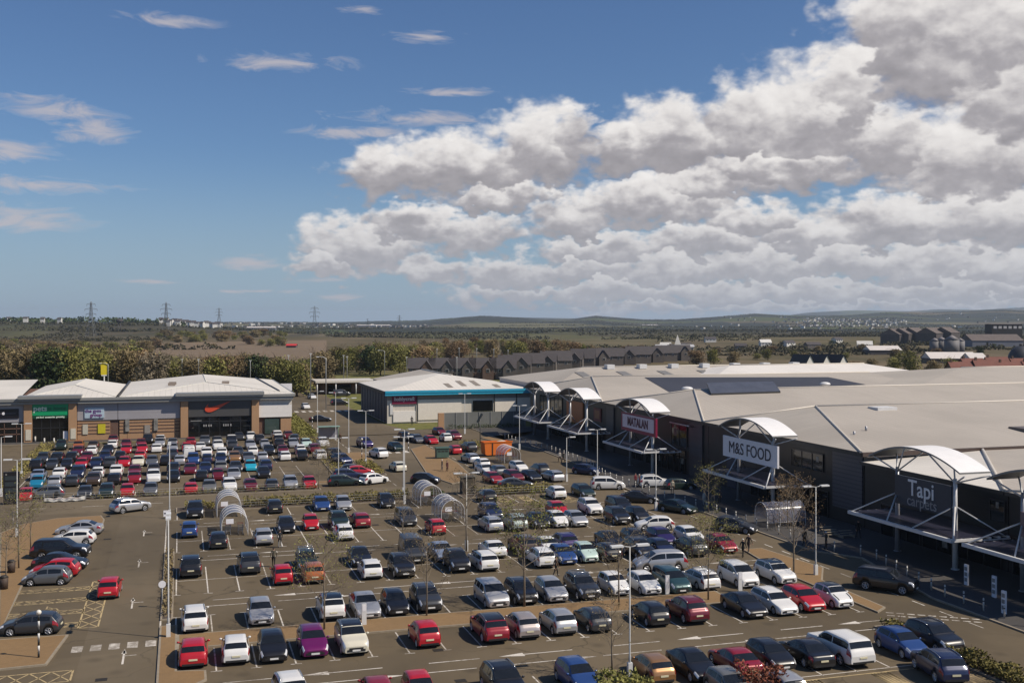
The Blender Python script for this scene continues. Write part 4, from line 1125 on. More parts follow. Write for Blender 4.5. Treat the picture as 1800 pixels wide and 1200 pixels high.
# ---- craft shop in the middle with its teal eaves
bm_ = thing('craft_shop', 'beige craft shop with teal eaves and magenta sign at road corner', 'shop', (58, 240, 0))
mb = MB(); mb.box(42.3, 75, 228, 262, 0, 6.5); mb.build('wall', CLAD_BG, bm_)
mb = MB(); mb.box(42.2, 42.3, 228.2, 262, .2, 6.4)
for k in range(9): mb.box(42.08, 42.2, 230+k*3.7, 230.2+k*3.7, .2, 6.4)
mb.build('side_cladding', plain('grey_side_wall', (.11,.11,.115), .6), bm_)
mb = MB(); Ap = (58.5, 248, 9.4)
cs = [(41.8,227.3,6.9),(75.2,227.3,6.9),(75.2,262.5,6.9),(41.8,262.5,6.9)]; Ap2 = (58.5, 252, 9.4)
mb.quad([cs[0], cs[1], Ap], 0); mb.quad([cs[1], cs[2], Ap2, Ap], 1); mb.quad([cs[2], cs[3], Ap2], 0); mb.quad([cs[3], cs[0], Ap, Ap2], 1)
rf = mb.build('roof', [ROOF_LU, ROOF_LV], bm_)
mb = MB()
def onroof(u, v): return 6.9+2.5*min((v-227.3)/20.7, (u-41.8)/16.7 if u < 58.5 else (75.2-u)/16.7)
for u, v0, v1 in ((56.3,230.5,235.5),(59.8,232,238.5),(63.0,232,238.5),(67.0,229.8,233.5)):
    mb.quad([(u,v0,onroof(u,v0)+.05),(u+1.2,v0,onroof(u+1.2,v0)+.05),(u+1.2,v1,onroof(u+1.2,v1)+.05),(u,v1,onroof(u,v1)+.05)])
mb.build('rooflight', plain('tan_rooflight', (.26,.22,.17), .5), rf)
mb = MB(); mb.box(41.7, 75.3, 226.9, 227.5, 6.0, 6.5); mb.box(41.7, 75.3, 226.8, 227.5, 6.51, 7.0); mb.build('eaves_fascia', TEAL, bm_)
mb = MB(); mb.box(41.5, 41.95, 227.5, 262.5, 6.3, 6.9); mb.build('side_gutter', FASCIA_D, bm_)
mb = MB(); mb.box(42.3, 75, 227.9, 228.0, 5.0, 6.2); mb.build('upper_band', plain('taupe_band', (.24,.215,.205), .6), bm_)
for a, b in ((49.0, 58.6), (66.2, 71.0), (71.3, 74.8)):
    mb = MB(); mb.box(a, b, 227.84, 227.95, .6 if a < 60 else 1.2, 4.9); mb.build('wall_panel', plain('pale_panel', (.74,.68,.60), .6, 0, .06), bm_)
mb = MB(); mb.box(43.6, 48.4, 227.8, 228, .3, 2.6); mb.build('shutter', plain('white_shutter', (.78,.74,.70), .5, 0, .04), bm_)
mb = MB(); mb.box(42.9, 43.5, 227.8, 227.95, 1.9, 4.6); mb.build('side_banner', STEEL_W, bm_)
mb = MB(); mb.box(43.3, 48.6, 227.68, 227.85, 4.15, 5.95); sg = mb.build('sign', plain('sign_magenta', (.17,.006,.045), .45), bm_)
letters('hobbycraft', 1.12, plain('sign_script_white', (.70,.64,.66), .5), sg, (45.9, 227.66, 5.2), 0, bold=.035, sx=.92, shear=.2)
mb = MB(); mb.box(61.2, 65.6, 227.78, 227.92, 2.2, 4.5); mb.build('window', SHOPGLASS, bm_)
mb = MB()
for u in (48.75, 66.0, 71.15): mb.cyl((u, 227.8, 0), .09, 6.2, 8)
mb.build('downpipe', FASCIA_D, bm_)
sub(bm_)
# service yard wall of tall grey panels
fw = thing('yard_fence', 'tall grey panel fence of the service yard with brick pier', 'fence', (58, 212, 0))
mb = MB(); mb.box(51.1, 68.5, 213.0, 213.2, 0, 3.3); mb.build('panel', plain('grey_fence_panel', (.16,.165,.155), .7, 0, .1, .5), fw)
mb = MB()
for k in range(8): mb.box(51.1+k*2.45, 51.25+k*2.45, 212.9, 213.0, 0, 3.35)
mb.build('post', FASCIA_G, fw)
mb = MB(); mb.box(49.9, 51.1, 212.7, 213.3, 0, 3.3); mb.build('brick_pier', BRICK, fw); sub(fw)

# ---- the parade on the left with the pet shop and the sports shop
def parade_roof(parent, x0, x1, y0, y1, zE, zR, front):
    xm = (x0+x1)/2; mb = MB()
    A, B_, C_, D = (x0,y0,zE), (x1,y0,zE), (x1,y1,zE), (x0,y1,zE); E, F_ = (xm,y0+front,zR), (xm,y1-3,zR)
    mb.quad([A, B_, E], 0); mb.quad([B_, C_, F_, E], 1); mb.quad([C_, D, F_], 0); mb.quad([D, A, E, F_], 1)
    rf = mb.build('roof', [ROOF_LU, ROOF_LV], parent)
    mb = MB(); mb.tube([(E[0],E[1],E[2]+.02), (F_[0],F_[1],F_[2]+.02)], .1, 6); mb.tube([(A[0],A[1],A[2]+.02), (E[0],E[1],E[2]+.02)], .07, 6); mb.tube([(B_[0],B_[1],B_[2]+.02), (E[0],E[1],E[2]+.02)], .07, 6)
    mb.build('ridge_cap', plain('pale_ridge', (.56,.55,.50), .5), rf)
    return rf
def portal(parent, u0, u1, pw=1.35, zt=7.3):
    for a in (u0, u1-pw):
        mb = MB(); mb.box(a, a+pw, 211.1, 212, 0, zt); mb.build('brick_pier', BRICK, parent)
    mb = MB(); mb.box(u0-.7, u1+.7, 210.2, 213, zt+.25, zt+.62); mb.box(u0-.9, u1+.9, 210.0, 213.2, zt+.62, zt+1.15); mb.build('portal_cornice', FASCIA_G, parent)
    mb = MB(); mb.box(u0-.2, u1+.2, 211.0, 212.4, zt, zt+.25); mb.build('portal_soffit', FASCIA_D, parent)
def stripes(parent, u0, u1, z0=0, z1=3.7):
    mb = MB(); mb.box(u0, u1, 211.85, 212.0, z0, z1); mb.build('brick_wall', BRICK, parent)
    mb = MB()
    for k in range(4): mb.box(u0+.05, u1-.05, 211.8, 211.852, z0+1.2+k*.62, z0+1.38+k*.62)
    mb.build('brick_band', BRICK_DK, parent)
bp = thing('pet_shop', 'brick pet shop with bright green sign in a tall portal', 'shop', (-24, 212, 0))
mb = MB(); mb.box(-46, -10.8, 212, 251, 0, 7.4); mb.build('wall', BRICK_DK, bp)
parade_roof(bp, -27.5, -10.9, 210.9, 252, 7.95, 9.5, 13)
mb = MB(); mb.quad([(-46,210.9,7.95),(-27.5,210.9,7.95),(-29,252,9.3),(-46,252,9.3)]); mb.build('roof', [ROOF_LV], bp)
mb = MB(); mb.box(-46, -10.9, 210.7, 211.1, 7.45, 7.95); mb.box(-46, -10.9, 210.9, 212, 6.9, 7.4); mb.build('eaves_fascia', FASCIA_G, bp)
mb = MB(); mb.box(-46, -26.8, 211.7, 211.95, 3.75, 6.85); mb.box(-17.8, -10.9, 211.7, 211.95, 3.75, 6.85); mb.build('cladding_band', CLAD_GR, bp)
mb = MB(); mb.box(-32.6, -27.6, 211.55, 211.7, 4.45, 6.15); sg = mb.build('sign', plain('sign_black', (.006,.004,.008), .4), bp)
mb = MB(); mb.cyl((-30.1, 211.52, 5.35), .26, .03, 14, 0, 'Y'); mb.box(-32.1, -30.5, 211.53, 211.55, 5.2, 5.48, 1); mb.box(-29.7, -28.1, 211.53, 211.55, 5.2, 5.48, 1)
mb.build('emblem', [SIGNW, plain('sign_dim_mark', (.06,.055,.065), .5)], sg)
portal(bp, -26.7, -17.9)
mb = MB(); mb.box(-25.3, -19.3, 211.25, 211.6, 4.85, 7.25); sg = mb.build('sign', plain('sign_green', (.004,.30,.115), .4), bp)
letters('pets', 1.35, plain('sign_green_white', (.66,.74,.62), .5), sg, (-24.0, 211.23, 6.1), 0, bold=.03)
letters('at home', .95, plain('sign_dark_green', (.003,.12,.05), .5), sg, (-21.2, 211.23, 6.1), 0, bold=.02, sx=1.0)
mb = MB(); mb.box(-25.3, -19.3, 211.3, 211.6, 4.3, 4.8); sg = mb.build('strap_sign', plain('sign_bottle_green', (.004,.05,.025), .4), bp)
letters('pet food  accessories  grooming', .42, plain('sign_green_white', (.66,.74,.62), .5), sg, (-22.3, 211.28, 4.55), 0, bold=.02, sx=.86)
mb = MB(); mb.box(-25.3, -19.3, 211.7, 211.95, 0, 4.25); g = mb.build('shop_window', SHOPGLASS, bp)
mb = MB()
for k in range(5): mb.box(-25.3+k*1.5-.04, -25.3+k*1.5+.04, 211.62, 211.69, 0, 4.25)
mb.box(-25.3, -19.3, 211.62, 211.69, 2.5, 2.6); mb.build('frame', MULL, g)
mb = MB(); mb.box(-20.2, -19.4, 211.6, 211.64, .3, 1.9); mb.build('poster', SIGNW, bp)
for a_ in (-18.9, -26.4):
    mb = MB(); mb.box(a_, a_+.9, 211.0, 211.08, .5, 2.4); mb.build('notice', plain('cream_notice', (.60,.55,.44), .6), bp)
mb = MB(); mb.box(-46, -27, 211.6, 211.9, .1, 3.6); g = mb.build('shop_window', SHOPGLASS, bp)
mb = MB()
for k in range(10): mb.box(-46+k*2, -45.9+k*2, 211.5, 211.59, .1, 3.6)
mb.box(-46, -27, 211.5, 211.59, 1.5, 1.7); mb.box(-46, -27, 211.5, 211.59, 2.5, 2.7); mb.build('frame', BRICK_DK, g)
stripes(bp, -17.8, -12.2)
mb = MB(); mb.box(-16.9, -16.0, 211.7, 211.78, 1.2, 3.0); mb.build('poster', plain('poster_white', (.5,.47,.38), .6), bp)
mb = MB(); mb.box(-14.3, -13.0, 211.7, 211.78, 1.3, 3.0); mb.build('poster', plain('poster_yellow', (.55,.47,.02), .6), bp)
mb = MB(); mb.box(-16.55, -13.2, 211.52, 211.7, 4.15, 6.05); sg = mb.build('sign', plain('sign_pale_blue', (.42,.52,.60), .45), bp)
letters('the gym', .85, plain('sign_violet', (.12,.05,.18), .5), sg, (-15.1, 211.5, 5.45), 0, bold=.03)
letters('group', .85, plain('sign_plum_ink', (.17,.06,.18), .5), sg, (-14.6, 211.5, 4.7), 0, bold=.03)
sub(bp)
bs = thing('sports_shop', 'brick sports shop with orange tick on charcoal panel', 'shop', (6, 212, 0))
mb = MB(); mb.box(-10.7, 20.6, 212, 261, 0, 7.4); mb.build('wall', BRICK_DK, bs)
parade_roof(bs, -10.8, 21.1, 210.9, 262, 7.95, 9.6, 14)
mb = MB(); mb.box(-10.9, 21.2, 210.7, 211.1, 7.45, 7.95); mb.box(-10.9, 20.9, 210.9, 212, 6.9, 7.4); mb.box(20.8, 21.3, 211.1, 262, 7.5, 7.97); mb.build('eaves_fascia', FASCIA_G, bs)
mb = MB(); mb.tube([(-10.85,210.9,8.0),(-10.85,262,8.0)], .3, 6); mb.tube([(18.6,215,8.25),(17.2,262,8.45)], .22, 4); mb.build('valley_gutter', FASCIA_D, bs)
mb = MB(); mb.box(-10.8, .1, 211.7, 211.95, 3.75, 6.85); mb.build('cladding_band', CLAD_GR, bs)
portal(bs, .2, 14.5)
mb = MB(); mb.box(1.6, 13.0, 211.4, 211.8, 3.9, 7.25); sg = mb.build('sign', plain('sign_charcoal', (.065,.063,.062), .5, 0, .05), bs)
# the tick: a long tapering check mark cut from thick sheet
OUT = [(1.0,.93),(.75,.80),(.5,.66),(.33,.58),(.24,.56),(.18,.60),(.17,.69),(.20,.80),(.12,.66),(.07,.52),(.06,.40),(.10,.29),(.18,.24),(.30,.25),(.45,.36),(.7,.60)]
mb = MB(); x0_, z0_ = 4.55, 4.05; poly = [(x0_+p[0]*5.0-.3, z0_+p[1]*2.9) for p in OUT]
n_ = len(poly); vb_ = len(mb.v)
bmk = bmesh.new(); vs = [bmk.verts.new((p[0], 211.38, p[1])) for p in poly]; fc = bmk.faces.new(vs)
ex = bmesh.ops.extrude_face_region(bmk, geom=[fc]); bmesh.ops.translate(bmk, vec=(0,-.14,0), verts=[g for g in ex['geom'] if isinstance(g, bmesh.types.BMVert)])
bmesh.ops.recalc_face_normals(bmk, faces=bmk.faces[:]); bmesh.ops.triangulate(bmk, faces=[f for f in bmk.faces if len(f.verts) > 4])
me_ = bpy.data.meshes.new('tick_emblem'); bmk.to_mesh(me_); bmk.free(); me_.materials.append(plain('sign_orange_red', (.62,.075,.03), .4, 0, .05)); link('tick_emblem', me_, sg)
mb = MB(); mb.box(1.6, 13.0, 211.75, 211.95, 0, 3.9); g = mb.build('shop_window', SHOPGLASS, bs)
mb = MB()
for k in range(7): mb.box(1.6+k*1.9-.05, 1.6+k*1.9+.05, 211.68, 211.74, 0, 3.9)
mb.box(1.6, 13.0, 211.68, 211.74, 2.9, 3.02); mb.build('frame', MULL, g)
mb = MB()
for k, u in enumerate((4.3, 4.7, 5.2, 5.6, 7.9, 8.3, 8.7, 9.2)): mb.box(u, u+.22, 211.66, 211.68, 2.0, 2.4)
mb.box(2.0, 4.0, 211.66, 211.68, 3.1, 3.2); mb.build('window_decals', plain('decal_grey', (.34,.33,.32), .6), g)
for a, b in ((-10.6, -9.2), (-9.2, -4.2), (-4.2, .1)): stripes(bs, a+.03, b-.03)
mb = MB(); mb.box(-6.2, -5.2, 211.7, 211.79, 0, 2.6); mb.build('door', plain('taupe_door', (.28,.25,.22), .6), bs)
mb = MB()
for u in (-9.2, -4.2): mb.box(u-.35, u+.35, 211.6, 211.78, 1.5, 3.7)
mb.build('pier_cap', INT, bs)
mb = MB(); mb.box(14.5, 20.7, 211.5, 211.9, 3.5, 5.9); mb.build('white_panel', CLAD_WH, bs)
mb = MB(); mb.box(14.5, 20.7, 211.65, 211.95, 5.95, 6.9); mb.build('cladding_band', CLAD_BG, bs)
mb = MB(); mb.box(15.6, 18.3, 211.7, 211.9, .3, 3.2); mb.build('shop_window', plain('green_glass', (.05,.075,.065), .12), bs)
mb = MB(); mb.box(18.6, 20.6, 211.7, 212, 0, 3.4); mb.build('brick_pier', BRICK, bs)
for u, v in ((-2.2,226),(-2.0,229.5),(8.2,226),(8.4,229.5)):
    mb = MB(); mb.box(u, u+1.4, v, v+.5, 9.0, 9.55); mb.build('roof_vent', plain('brown_vent', (.22,.18,.15), .6), bs)
sub(bs)

x, y = at(600, 692)
t = thing('entrance_porch', 'low brown entrance porch with beige flat roof behind craft shop', 'porch', (x, y, 0))
mb = MB(); mb.box(-6, 9, 0, 9, 0, 3.4); mb.build('wall', BRICK_DK, t)
mb = MB(); mb.box(-8, 10, -3, 9.5, 3.5, 4.1); mb.build('roof', CLAD_BG, t)
for k in (-7.5, -2, 4, 9.5):
    mb = MB(); mb.cyl((k, -2.6, 0), .18, 3.5, 8); mb.build('column', STEEL_W, t)
mb = MB(); mb.box(-4, 3, -.1, -.01, .3, 2.8); mb.build('shop_window', SHOPGLASS, t)
# ================================================================ every parked and driving car in view
ROWS_L = (144.3, 155.4, 163.2, 173.6, 181.7, 190.8, 198.8, 205.2)
ROWS_M = (61.2, 72.8, 81.2, 93.0, 98.0, 109.6, 115.5, 127.0)
T_ = {'h':'hatchback','c':'city_car','s':'saloon','e':'estate','u':'suv','U':'large_suv','m':'mpv','v':'van'}
C_ = {'w':'white','si':'silver','g':'grey','dg':'dark grey','k':'black','n':'navy','b':'blue','bb':'bright blue','cy':'cyan','r':'red','ma':'maroon','dr':'dark red','o':'orange','bz':'bronze',
      'pu':'purple','cr':'cream','mi':'mint','t':'teal','gn':'dark green','br':'brown','pk':'pink','pb':'pale blue','pg':'pale green','in':'indigo','pw':'pewter'}
LEFT = """45,867 r h F;80,867 g u W;150,865 dg h F;188,864 gn u F;224,860 r h F;265,859 g h F;335,855 r h R;368,855 pw h F;403,847 w u F;440,848 ma h F;477,848 dg h R;510,843 si u F;543,845 r h F
67,843 bb h F;97,845 si h R;128,843 dg h R;165,842 br u F;202,838 k h R;236,838 dr h F;270,837 w u F;305,835 k h F;365,830 k h R;400,827 si s F;432,823 cy h F;463,827 k h F
69,832 pb s R;105,830 w h R;137,830 n m F;173,830 w h R;205,823 w u R;237,825 ma h F;270,825 br h F;305,823 k u R;336,823 ma s F;365,818 n h F;398,817 pw u R;420,819 dg s F;453,813 n u R;384,833 ma c F
78,818 k u R;98,817 dg h F;117,815 k h F;149,814 r h F;180,813 n h F;210,808 dg u R;240,808 r h F;271,809 cr h F;287,813 k c R;302,805 si h R;332,807 b m F;365,807 n h F;392,802 bz u F;422,803 g s F;450,800 si h R;500,802 w h R;530,797 k u R;562,797 w e R;348,808 n c R
92,807 dg e F;120,805 k u R;147,802 ma h F;185,800 n h F;212,800 k h R;247,798 r h R;283,803 g h F;303,797 dg h F;332,792 w v R;363,798 w u R;390,792 w h R;418,790 dg h F;444,790 w h R;472,792 k u F;497,788 ma h F;527,787 w c R;552,785 ma u R
100,797 k u R;139,790 ma h F;161,790 w h R;190,788 k s F;222,787 r h F;250,787 r h F;275,787 w h R;303,787 si h F;328,783 r h R;352,787 w s R;383,782 w u F;408,780 dg u R;440,778 si h F;465,778 si c F;490,780 k u R;515,776 si h F;538,774 mi h F;567,773 w u F
108,782 gn u F;138,778 o h F;165,782 br h R;198,779 w h R;222,778 ma h F;248,778 ma c F;282,777 si h F;303,775 g h R;335,772 dr h R;360,775 g u F;382,773 pw h F;407,770 k u F;430,768 dg h F;455,768 k u R;488,770 k u R;516,767 dg h R
199,772 ma u F;260,771 k m F;282,765 w s R;431,762 w e F;488,760 w u R;505,761 ma h F"""
MID = """343,895 k u F;333,933 b c R;383,945 k h R;335,993 k u R;437,987 dg u R;482,887 k h R;502,920 k h F;546,917 r c F;462,942 si h R;495,1007 r c R;538,975 gn e F;550,1003 o h R;565,883 b h F;602,882 si h F
595,912 gn u F;603,931 w h R;633,912 dr h R;632,970 k s F;650,996 w h R;704,990 k u F;725,951 dg v F;678,878 k h F;713,907 dg m F;765,921 r c R;775,966 pb s F;803,983 k u F;850,980 w e R;864,956 w s R
855,872 k h R;976,864 w h R;1026,861 gn e F;1038,887 w u F;979,890 r h F;862,893 n u F;862,918 si e R;903,916 pg u R;950,919 k h F;975,913 w c F;1009,911 si h F;988,944 in u R;958,952 w s R;920,957 br m R;949,978 w e R;990,972 b h F;1033,970 mi c F
1087,881 k m F;1083,904 k u F;1120,899 k h F;1073,938 k s F;1063,960 k h R;1117,936 k h F;1160,936 in h F;1210,936 w h F;1123,962 k u F;1162,956 n h F;1212,958 dg u R;1268,960 dr h F
342,1081 w u R;458,1074 si h F;581,1062 w u R;641,1061 si s F;694,1055 k h F;749,1049 dg u F;863,1033 si m F;915,1036 k u F;969,1034 si h F;1022,1030 dg u F;1080,1028 w c F;1130,1024 w h F;1177,1017 t m F;1230,1013 w e R;1297,1010 w m F;1360,1000 w u F
340,1145 r h R;414,1158 w h R;478,1122 k h F;549,1122 pu h F;617,1113 cr u F;744,1108 r c R;858,1098 dr u R;916,1090 pk h R;980,1089 si h R;1040,1080 dg h R;1142,1070 k h R;1205,1067 ma u R;1308,1065 k s F;1362,1053 w e F;1413,1048 r h F;1465,1043 w c F
738,1182 r c F;883,1172 k u F;1013,1170 b h F;1148,1165 bz h R;1215,1160 k s F;1290,1155 dr s R;1356,1151 k h F;1418,1147 k s R;1475,1135 w U R;1580,1122 b h F;1642,1116 k u F"""
# px,py colour type heading(degrees, 0 = nose to camera, 90 = nose right) where
LOOSE = """229,886 si u 118|driving along the through road;193,1028 r c 178|driving away up the left lane;657,840 w h 115|turning onto the through road;665,795 w u 195|driving up the access road;641,777 in u 10|coming down the access road;695,784 gn h 12|coming down the access road;699,818 cr h 186|driving up the access road past the planted island;748,840 k h 60|behind the end trolley shelter
140,926 si s 262|nose in at the tan pavement, farthest of its row;128,943 w h 262|nose in at the tan pavement;107,963 k U 80|backed in at the tan pavement;106,985 k s 82|tucked behind the red hatchback at the tan pavement;97,997 r h 262|nose in at the tan pavement;83,1010 g c 262|nose in at the tan pavement;55,1093 dg h 262|in the yellow hatched bay at left
606,843 gn e 88|broadside by the white lamp base;613,832 n e 88|second in the sideways row by the access road;622,824 k h 88|third in the sideways row by the access road;633,827 r h 88|nosing out of the sideways row;600,806 n u 20|behind the bare tree by the access road;588,797 k u 12|under the bare tree by the access road
1068,848 w m 76|crossing the end of the through road;1031,824 n h 40|driving along the shopfront road;1123,872 k s 62|leaving the aisle by the lamp post;1190,888 gn s 30|driving along the shopfront road;1150,845 w u 78|stopped at the bollards under the pink sign;1150,918 w h 258|broadside between two dark cars;1160,984 si m 262|broadside in the aisle;1293,921 dg e 40|beside the glass trolley bay;1557,1017 k U 38|driving along the shopfront road in shade;1195,850 gn h 85|in shade under the pink sign
712,766 k u 5|first in the row before the craft shop;733,770 g e 8|second in the row before the craft shop;757,772 r h 8|third in the row before the craft shop;783,768 w c 184|fourth in the row before the craft shop;797,764 ma u 8|last in the row before the craft shop;772,757 ma h 8|behind the row before the craft shop;798,789 r h 184|beside the green cabinet;824,784 dg u 184|left of the orange skip;826,803 si e 184|in front of the dark car by the skip;846,813 w h 184|in front of the orange skip
853,823 w s 5|at the planter by the dark hut;866,838 dr h 8|at the planter by the dark hut;874,825 g h 184|between the skip and the hedge;902,834 ma h 8|at the end of the short hedge;906,848 dg s 80|roof showing over the hedge;911,818 w h 5|below the arched trolley shelter;933,835 k h 8|behind the short hedge;948,824 k u 184|right of the arched shelter;971,834 si e 184|at the right end of the short row
537,713 w h 5|coming down the access road beyond the parade;548,696 w s 5|farthest on the access road at the crossing;563,735 k s 80|crossing by the zebra post;596,706 k m 95|parked beside the craft shop;600,690 dg v 95|parked behind the craft shop corner
1650,1163 n u 168|nose away in the bottom right bay;1372,1200 si h 180|cut by the bottom edge behind the red shrub;662,1208 dr h 178|cut by the bottom edge, roof only;512,1214 w u 4|cut by the bottom edge, white roof only;1283,1200 pw h 0|cut by the bottom edge beside the bronze hatchback"""
PROTO = {}
HIDE_AT = 20000
def get_proto(t, far_):
    k = (t, far_)
    if k not in PROTO:
        PROTO[k] = make_car(t, 'white', far_)
        PROTO[k].location = (0, -400, 0)
    return PROTO[k]
def recolour(root, col):
    for ch in root.children:
        if ch.material_slots and ch.material_slots[0].link == 'OBJECT':
            ch.material_slots[0].material = pm(col)
CARS = []
def put_car(x, y, t, col, rz, far_):
    c = dup(get_proto(t, far_), (x, y, 0.0), rz)
    c.scale = (jr.uniform(.97, 1.03), jr.uniform(.95, 1.05), jr.uniform(.965, 1.04))
    recolour(c, col)
    return c
def snap(v, rows):
    return min(rows, key=lambda r: abs(r-v))
jr = random.Random(11)
ROWNAME = {144.3:'row behind the low wire hedge', 155.4:'first double row beyond the hedge, near side', 163.2:'first double row beyond the hedge, far side', 173.6:'middle double row before the parade, near side',
 181.7:'middle double row before the parade, far side', 190.8:'last double row before the parade, near side', 198.8:'last double row before the parade, far side', 205.2:'line against the brick parade',
 61.2:'bottom row', 72.8:'row in front of the tan strip', 81.2:'row behind the tan strip', 93.0:'fourth row from the bottom', 98.0:'fifth row from the bottom', 109.6:'row level with the trolley shelters, near side', 115.5:'row level with the trolley shelters, far side', 127.0:'row along the planted hedge'}
DESC = []
for txt, rows, L_ in ((LEFT, ROWS_L, True), (MID, ROWS_M, False)):
    for it in txt.replace('\n', ';').split(';'):
        a = it.split(); px, py = map(float, a[0].split(',')); t = T_[a[2]]; col = C_[a[1]]
        hh = TYPES[t][1]['H_']*.5
        x, y = at(px, py, hh); v = snap(y, rows)
        # slide along the sight line onto its row
        s = v/y if L_ else 1
        x2 = x*v/y
        y = v+jr.uniform(-.28, .28); x = x2
        rz = {'F': 0, 'R': math.pi, 'E': R(90), 'W': R(-90)}[a[3]]+R(jr.uniform(-1.6, 1.6))
        DESC.append([px, py, x, y, t, col, rz, v, {'F': 'front', 'R': 'rear', 'W': 'side', 'E': 'side'}[a[3]], L_])
# keep neighbours in a row from overlapping
for v in ROWS_L+ROWS_M:
    row = sorted([d for d in DESC if d[7] == v], key=lambda d: d[2])
    for _ in range(30):
        for a, b in zip(row, row[1:]):
            g = 2.12-(b[2]-a[2])
            if g > 0: a[2] -= g/2; b[2] += g/2
row_members = {}
for d_ in DESC: row_members.setdefault(d_[7], []).append(d_)
def art(w): return ('an ' if w[0] in 'aeiou' else 'a ')+w
ORD = ['leftmost', 'second', 'third', 'fourth', 'fifth', 'sixth', 'seventh', 'eighth', 'ninth', 'tenth', 'eleventh', 'twelfth', 'thirteenth', 'fourteenth', 'fifteenth', 'sixteenth', 'seventeenth', 'eighteenth', 'nineteenth']
WORD = {k: TYPES[k][0].replace('small city car', 'city car').replace('people carrier', 'people-carrier').replace('saloon car', 'saloon').replace('estate car', 'estate') for k in TYPES}
SHORTROW = {144.3:'row behind the wire hedge', 155.4:'first row past the hedge row', 163.2:'second row past the hedge row', 173.6:'third row past the hedge row', 181.7:'fourth row past the hedge row',
 190.8:'fifth row past the hedge row', 198.8:'sixth row past the hedge row', 205.2:'line against the brick parade', 61.2:'bottom row', 72.8:'row before the tan strip', 81.2:'row behind the tan strip',
 93.0:'second row behind the tan strip', 98.0:'third row behind the tan strip', 109.6:'row beside near trolley shelters', 115.5:'row beside far trolley shelters', 127.0:'row along the planted hedge'}
for v, mem in row_members.items():
    mem.sort(key=lambda d: d[2])
    for i, d_ in enumerate(mem):
        t, col = d_[4], d_[5]
        me_ = col+' '+WORD[t]
        same = [m for m in mem if m[4] == t and m[5] == col]
        lab = None
        if len(same) == 1: lab = f"{me_} {'seen from the '+d_[8]} in {SHORTROW[v]}"
        else:
            lft = mem[i-1] if i > 0 else None; rgt = mem[i+1] if i+1 < len(mem) else None
            if i == 0: lab = f"{me_} at left end of {SHORTROW[v]}"
            elif rgt is None: lab = f"{me_} at right end of {SHORTROW[v]}"
            else:
                k = lambda m: None if m is None else (m[5], m[4])
                kk = [(mem[j-1] if j else None, mem[j+1] if j+1 < len(mem) else None) for j, m in enumerate(mem) if m in same]
                if sum(1 for a, b in kk if k(a) == k(lft)) == 1: lab = f"{me_} right of {art(lft[5])} {WORD[lft[4]]}, {SHORTROW[v]}"
                else: lab = f"{me_}, {ORD[i]} from left in {SHORTROW[v]}"
        x, y = d_[2], d_[3]
        c = put_car(x, y, t, col, d_[6], d_[9])
        c.name = 'parked_car'
        tag(c, lab, 'car' if t != 'van' else 'van', 'parked cars in the car park')
        CARS.append((x, y, t))
        d_.append(c)
def find(px, py):
    return min(DESC, key=lambda d: (d[0]-px)**2+(d[1]-py)**2)[-1]
for it in LOOSE.replace('\n', ';').split(';'):
    a, where = it.split('|'); a = a.split(); px, py = map(float, a[0].split(',')); t = T_[a[2]]; col = C_[a[1]]
    x, y = at(px, py, TYPES[t][1]['H_']*.5)
    c = put_car(x, y, t, col, R(float(a[3])), py < 875 and px < 1000)
    c.name = 'moving_car' if 'driving' in where or 'coming' in where else 'parked_car'
    tag(c, f"{col} {WORD[t]} {where}", 'car' if t != 'van' else 'van', 'cars on the roads' if c.name.startswith('moving') else 'parked cars in the car park')
    CARS.append((x, y, t)); DESC.append([px, py, x, y, t, col, 0, 0, '', False, c])
# details that single some of them out
def overlay(px, py, fn, name, mat):
    c = find(px, py); d_ = [k for k in DESC if k[-1] is c][0]
    cc_ = Car(**TYPES[d_[4]][1]); mb = MB(); fn(cc_, mb); mb.build(name, mat, c); return c
def roofpanel(c, mb):
    for sd in (1, -1): c.patch(mb, lin(c.wtop+.06, c.rtop-.05, 10), [8.9, 9.4, 10, 10.5, 11], .014, sd)
for px, py, m in ((617,1113,pm('black')),(1465,1043,pm('black')),(437,987,glass),(858,1098,pm('black')),(488,770,pm('white')),(407,770,pm('white')),(581,1062,glass),(1360,1000,glass)):
    overlay(px, py, roofpanel, 'roof_panel', m)
def stripes_(c, mb):
    for sd in (1, -1): c.patch(mb, lin(.12, c.cowl-.05, 9), [9.3, 9.7], .012, sd)
overlay(1465, 1043, stripes_, 'bonnet_stripe', trim_m)
def bars(c, mb):
    for x in (c.wtop+.5, c.rtop-.5):
        p = c.S(x, 8.9); mb.tube([(-p.x-.05, p.y, p.z+.15), (p.x+.05, p.y, p.z+.15)], .035, 6)
        for sd in (-1, 1): mb.tube([(sd*p.x*.96, p.y, p.z-.02), (sd*p.x*.96, p.y, p.z+.15)], .03, 5)
for px, py in ((538,975),(1022,1030),(1230,1013)): overlay(px, py, bars, 'roof_bars', chrome_m)
# open doors
def opendoor(px, py, x0, side, ang):
    c = find(px, py); d_ = [k for k in DESC if k[-1] is c][0]; cc_ = Car(**TYPES[d_[4]][1])
    p = cc_.S(x0, 4.5); mb = MB()
    o = MB(); o.box(-.03, .03, 0, 1.0, .3, .92); o.build('open_door', pm(d_[5]), c)
    q = [ch for ch in c.children if ch.name.startswith('open_door')][-1]
    q.location = (side*p.x, p.y, 0); q.rotation_euler = (0, 0, side*R(ang))
    g = MB(); g.quad([(0,.12,.93),(0,.98,.93),(0,.9,1.28),(0,.35,1.28)]); g.build('door_window', glass, q)
opendoor(462, 942, 1.3, -1, 62); opendoor(641, 1061, 1.55, 1, 60)
for k in list(PROTO.values()):
    for ch in list(k.children):
        for g in list(ch.children): bpy.data.objects.remove(g)
        bpy.data.objects.remove(ch)
    bpy.data.objects.remove(k)
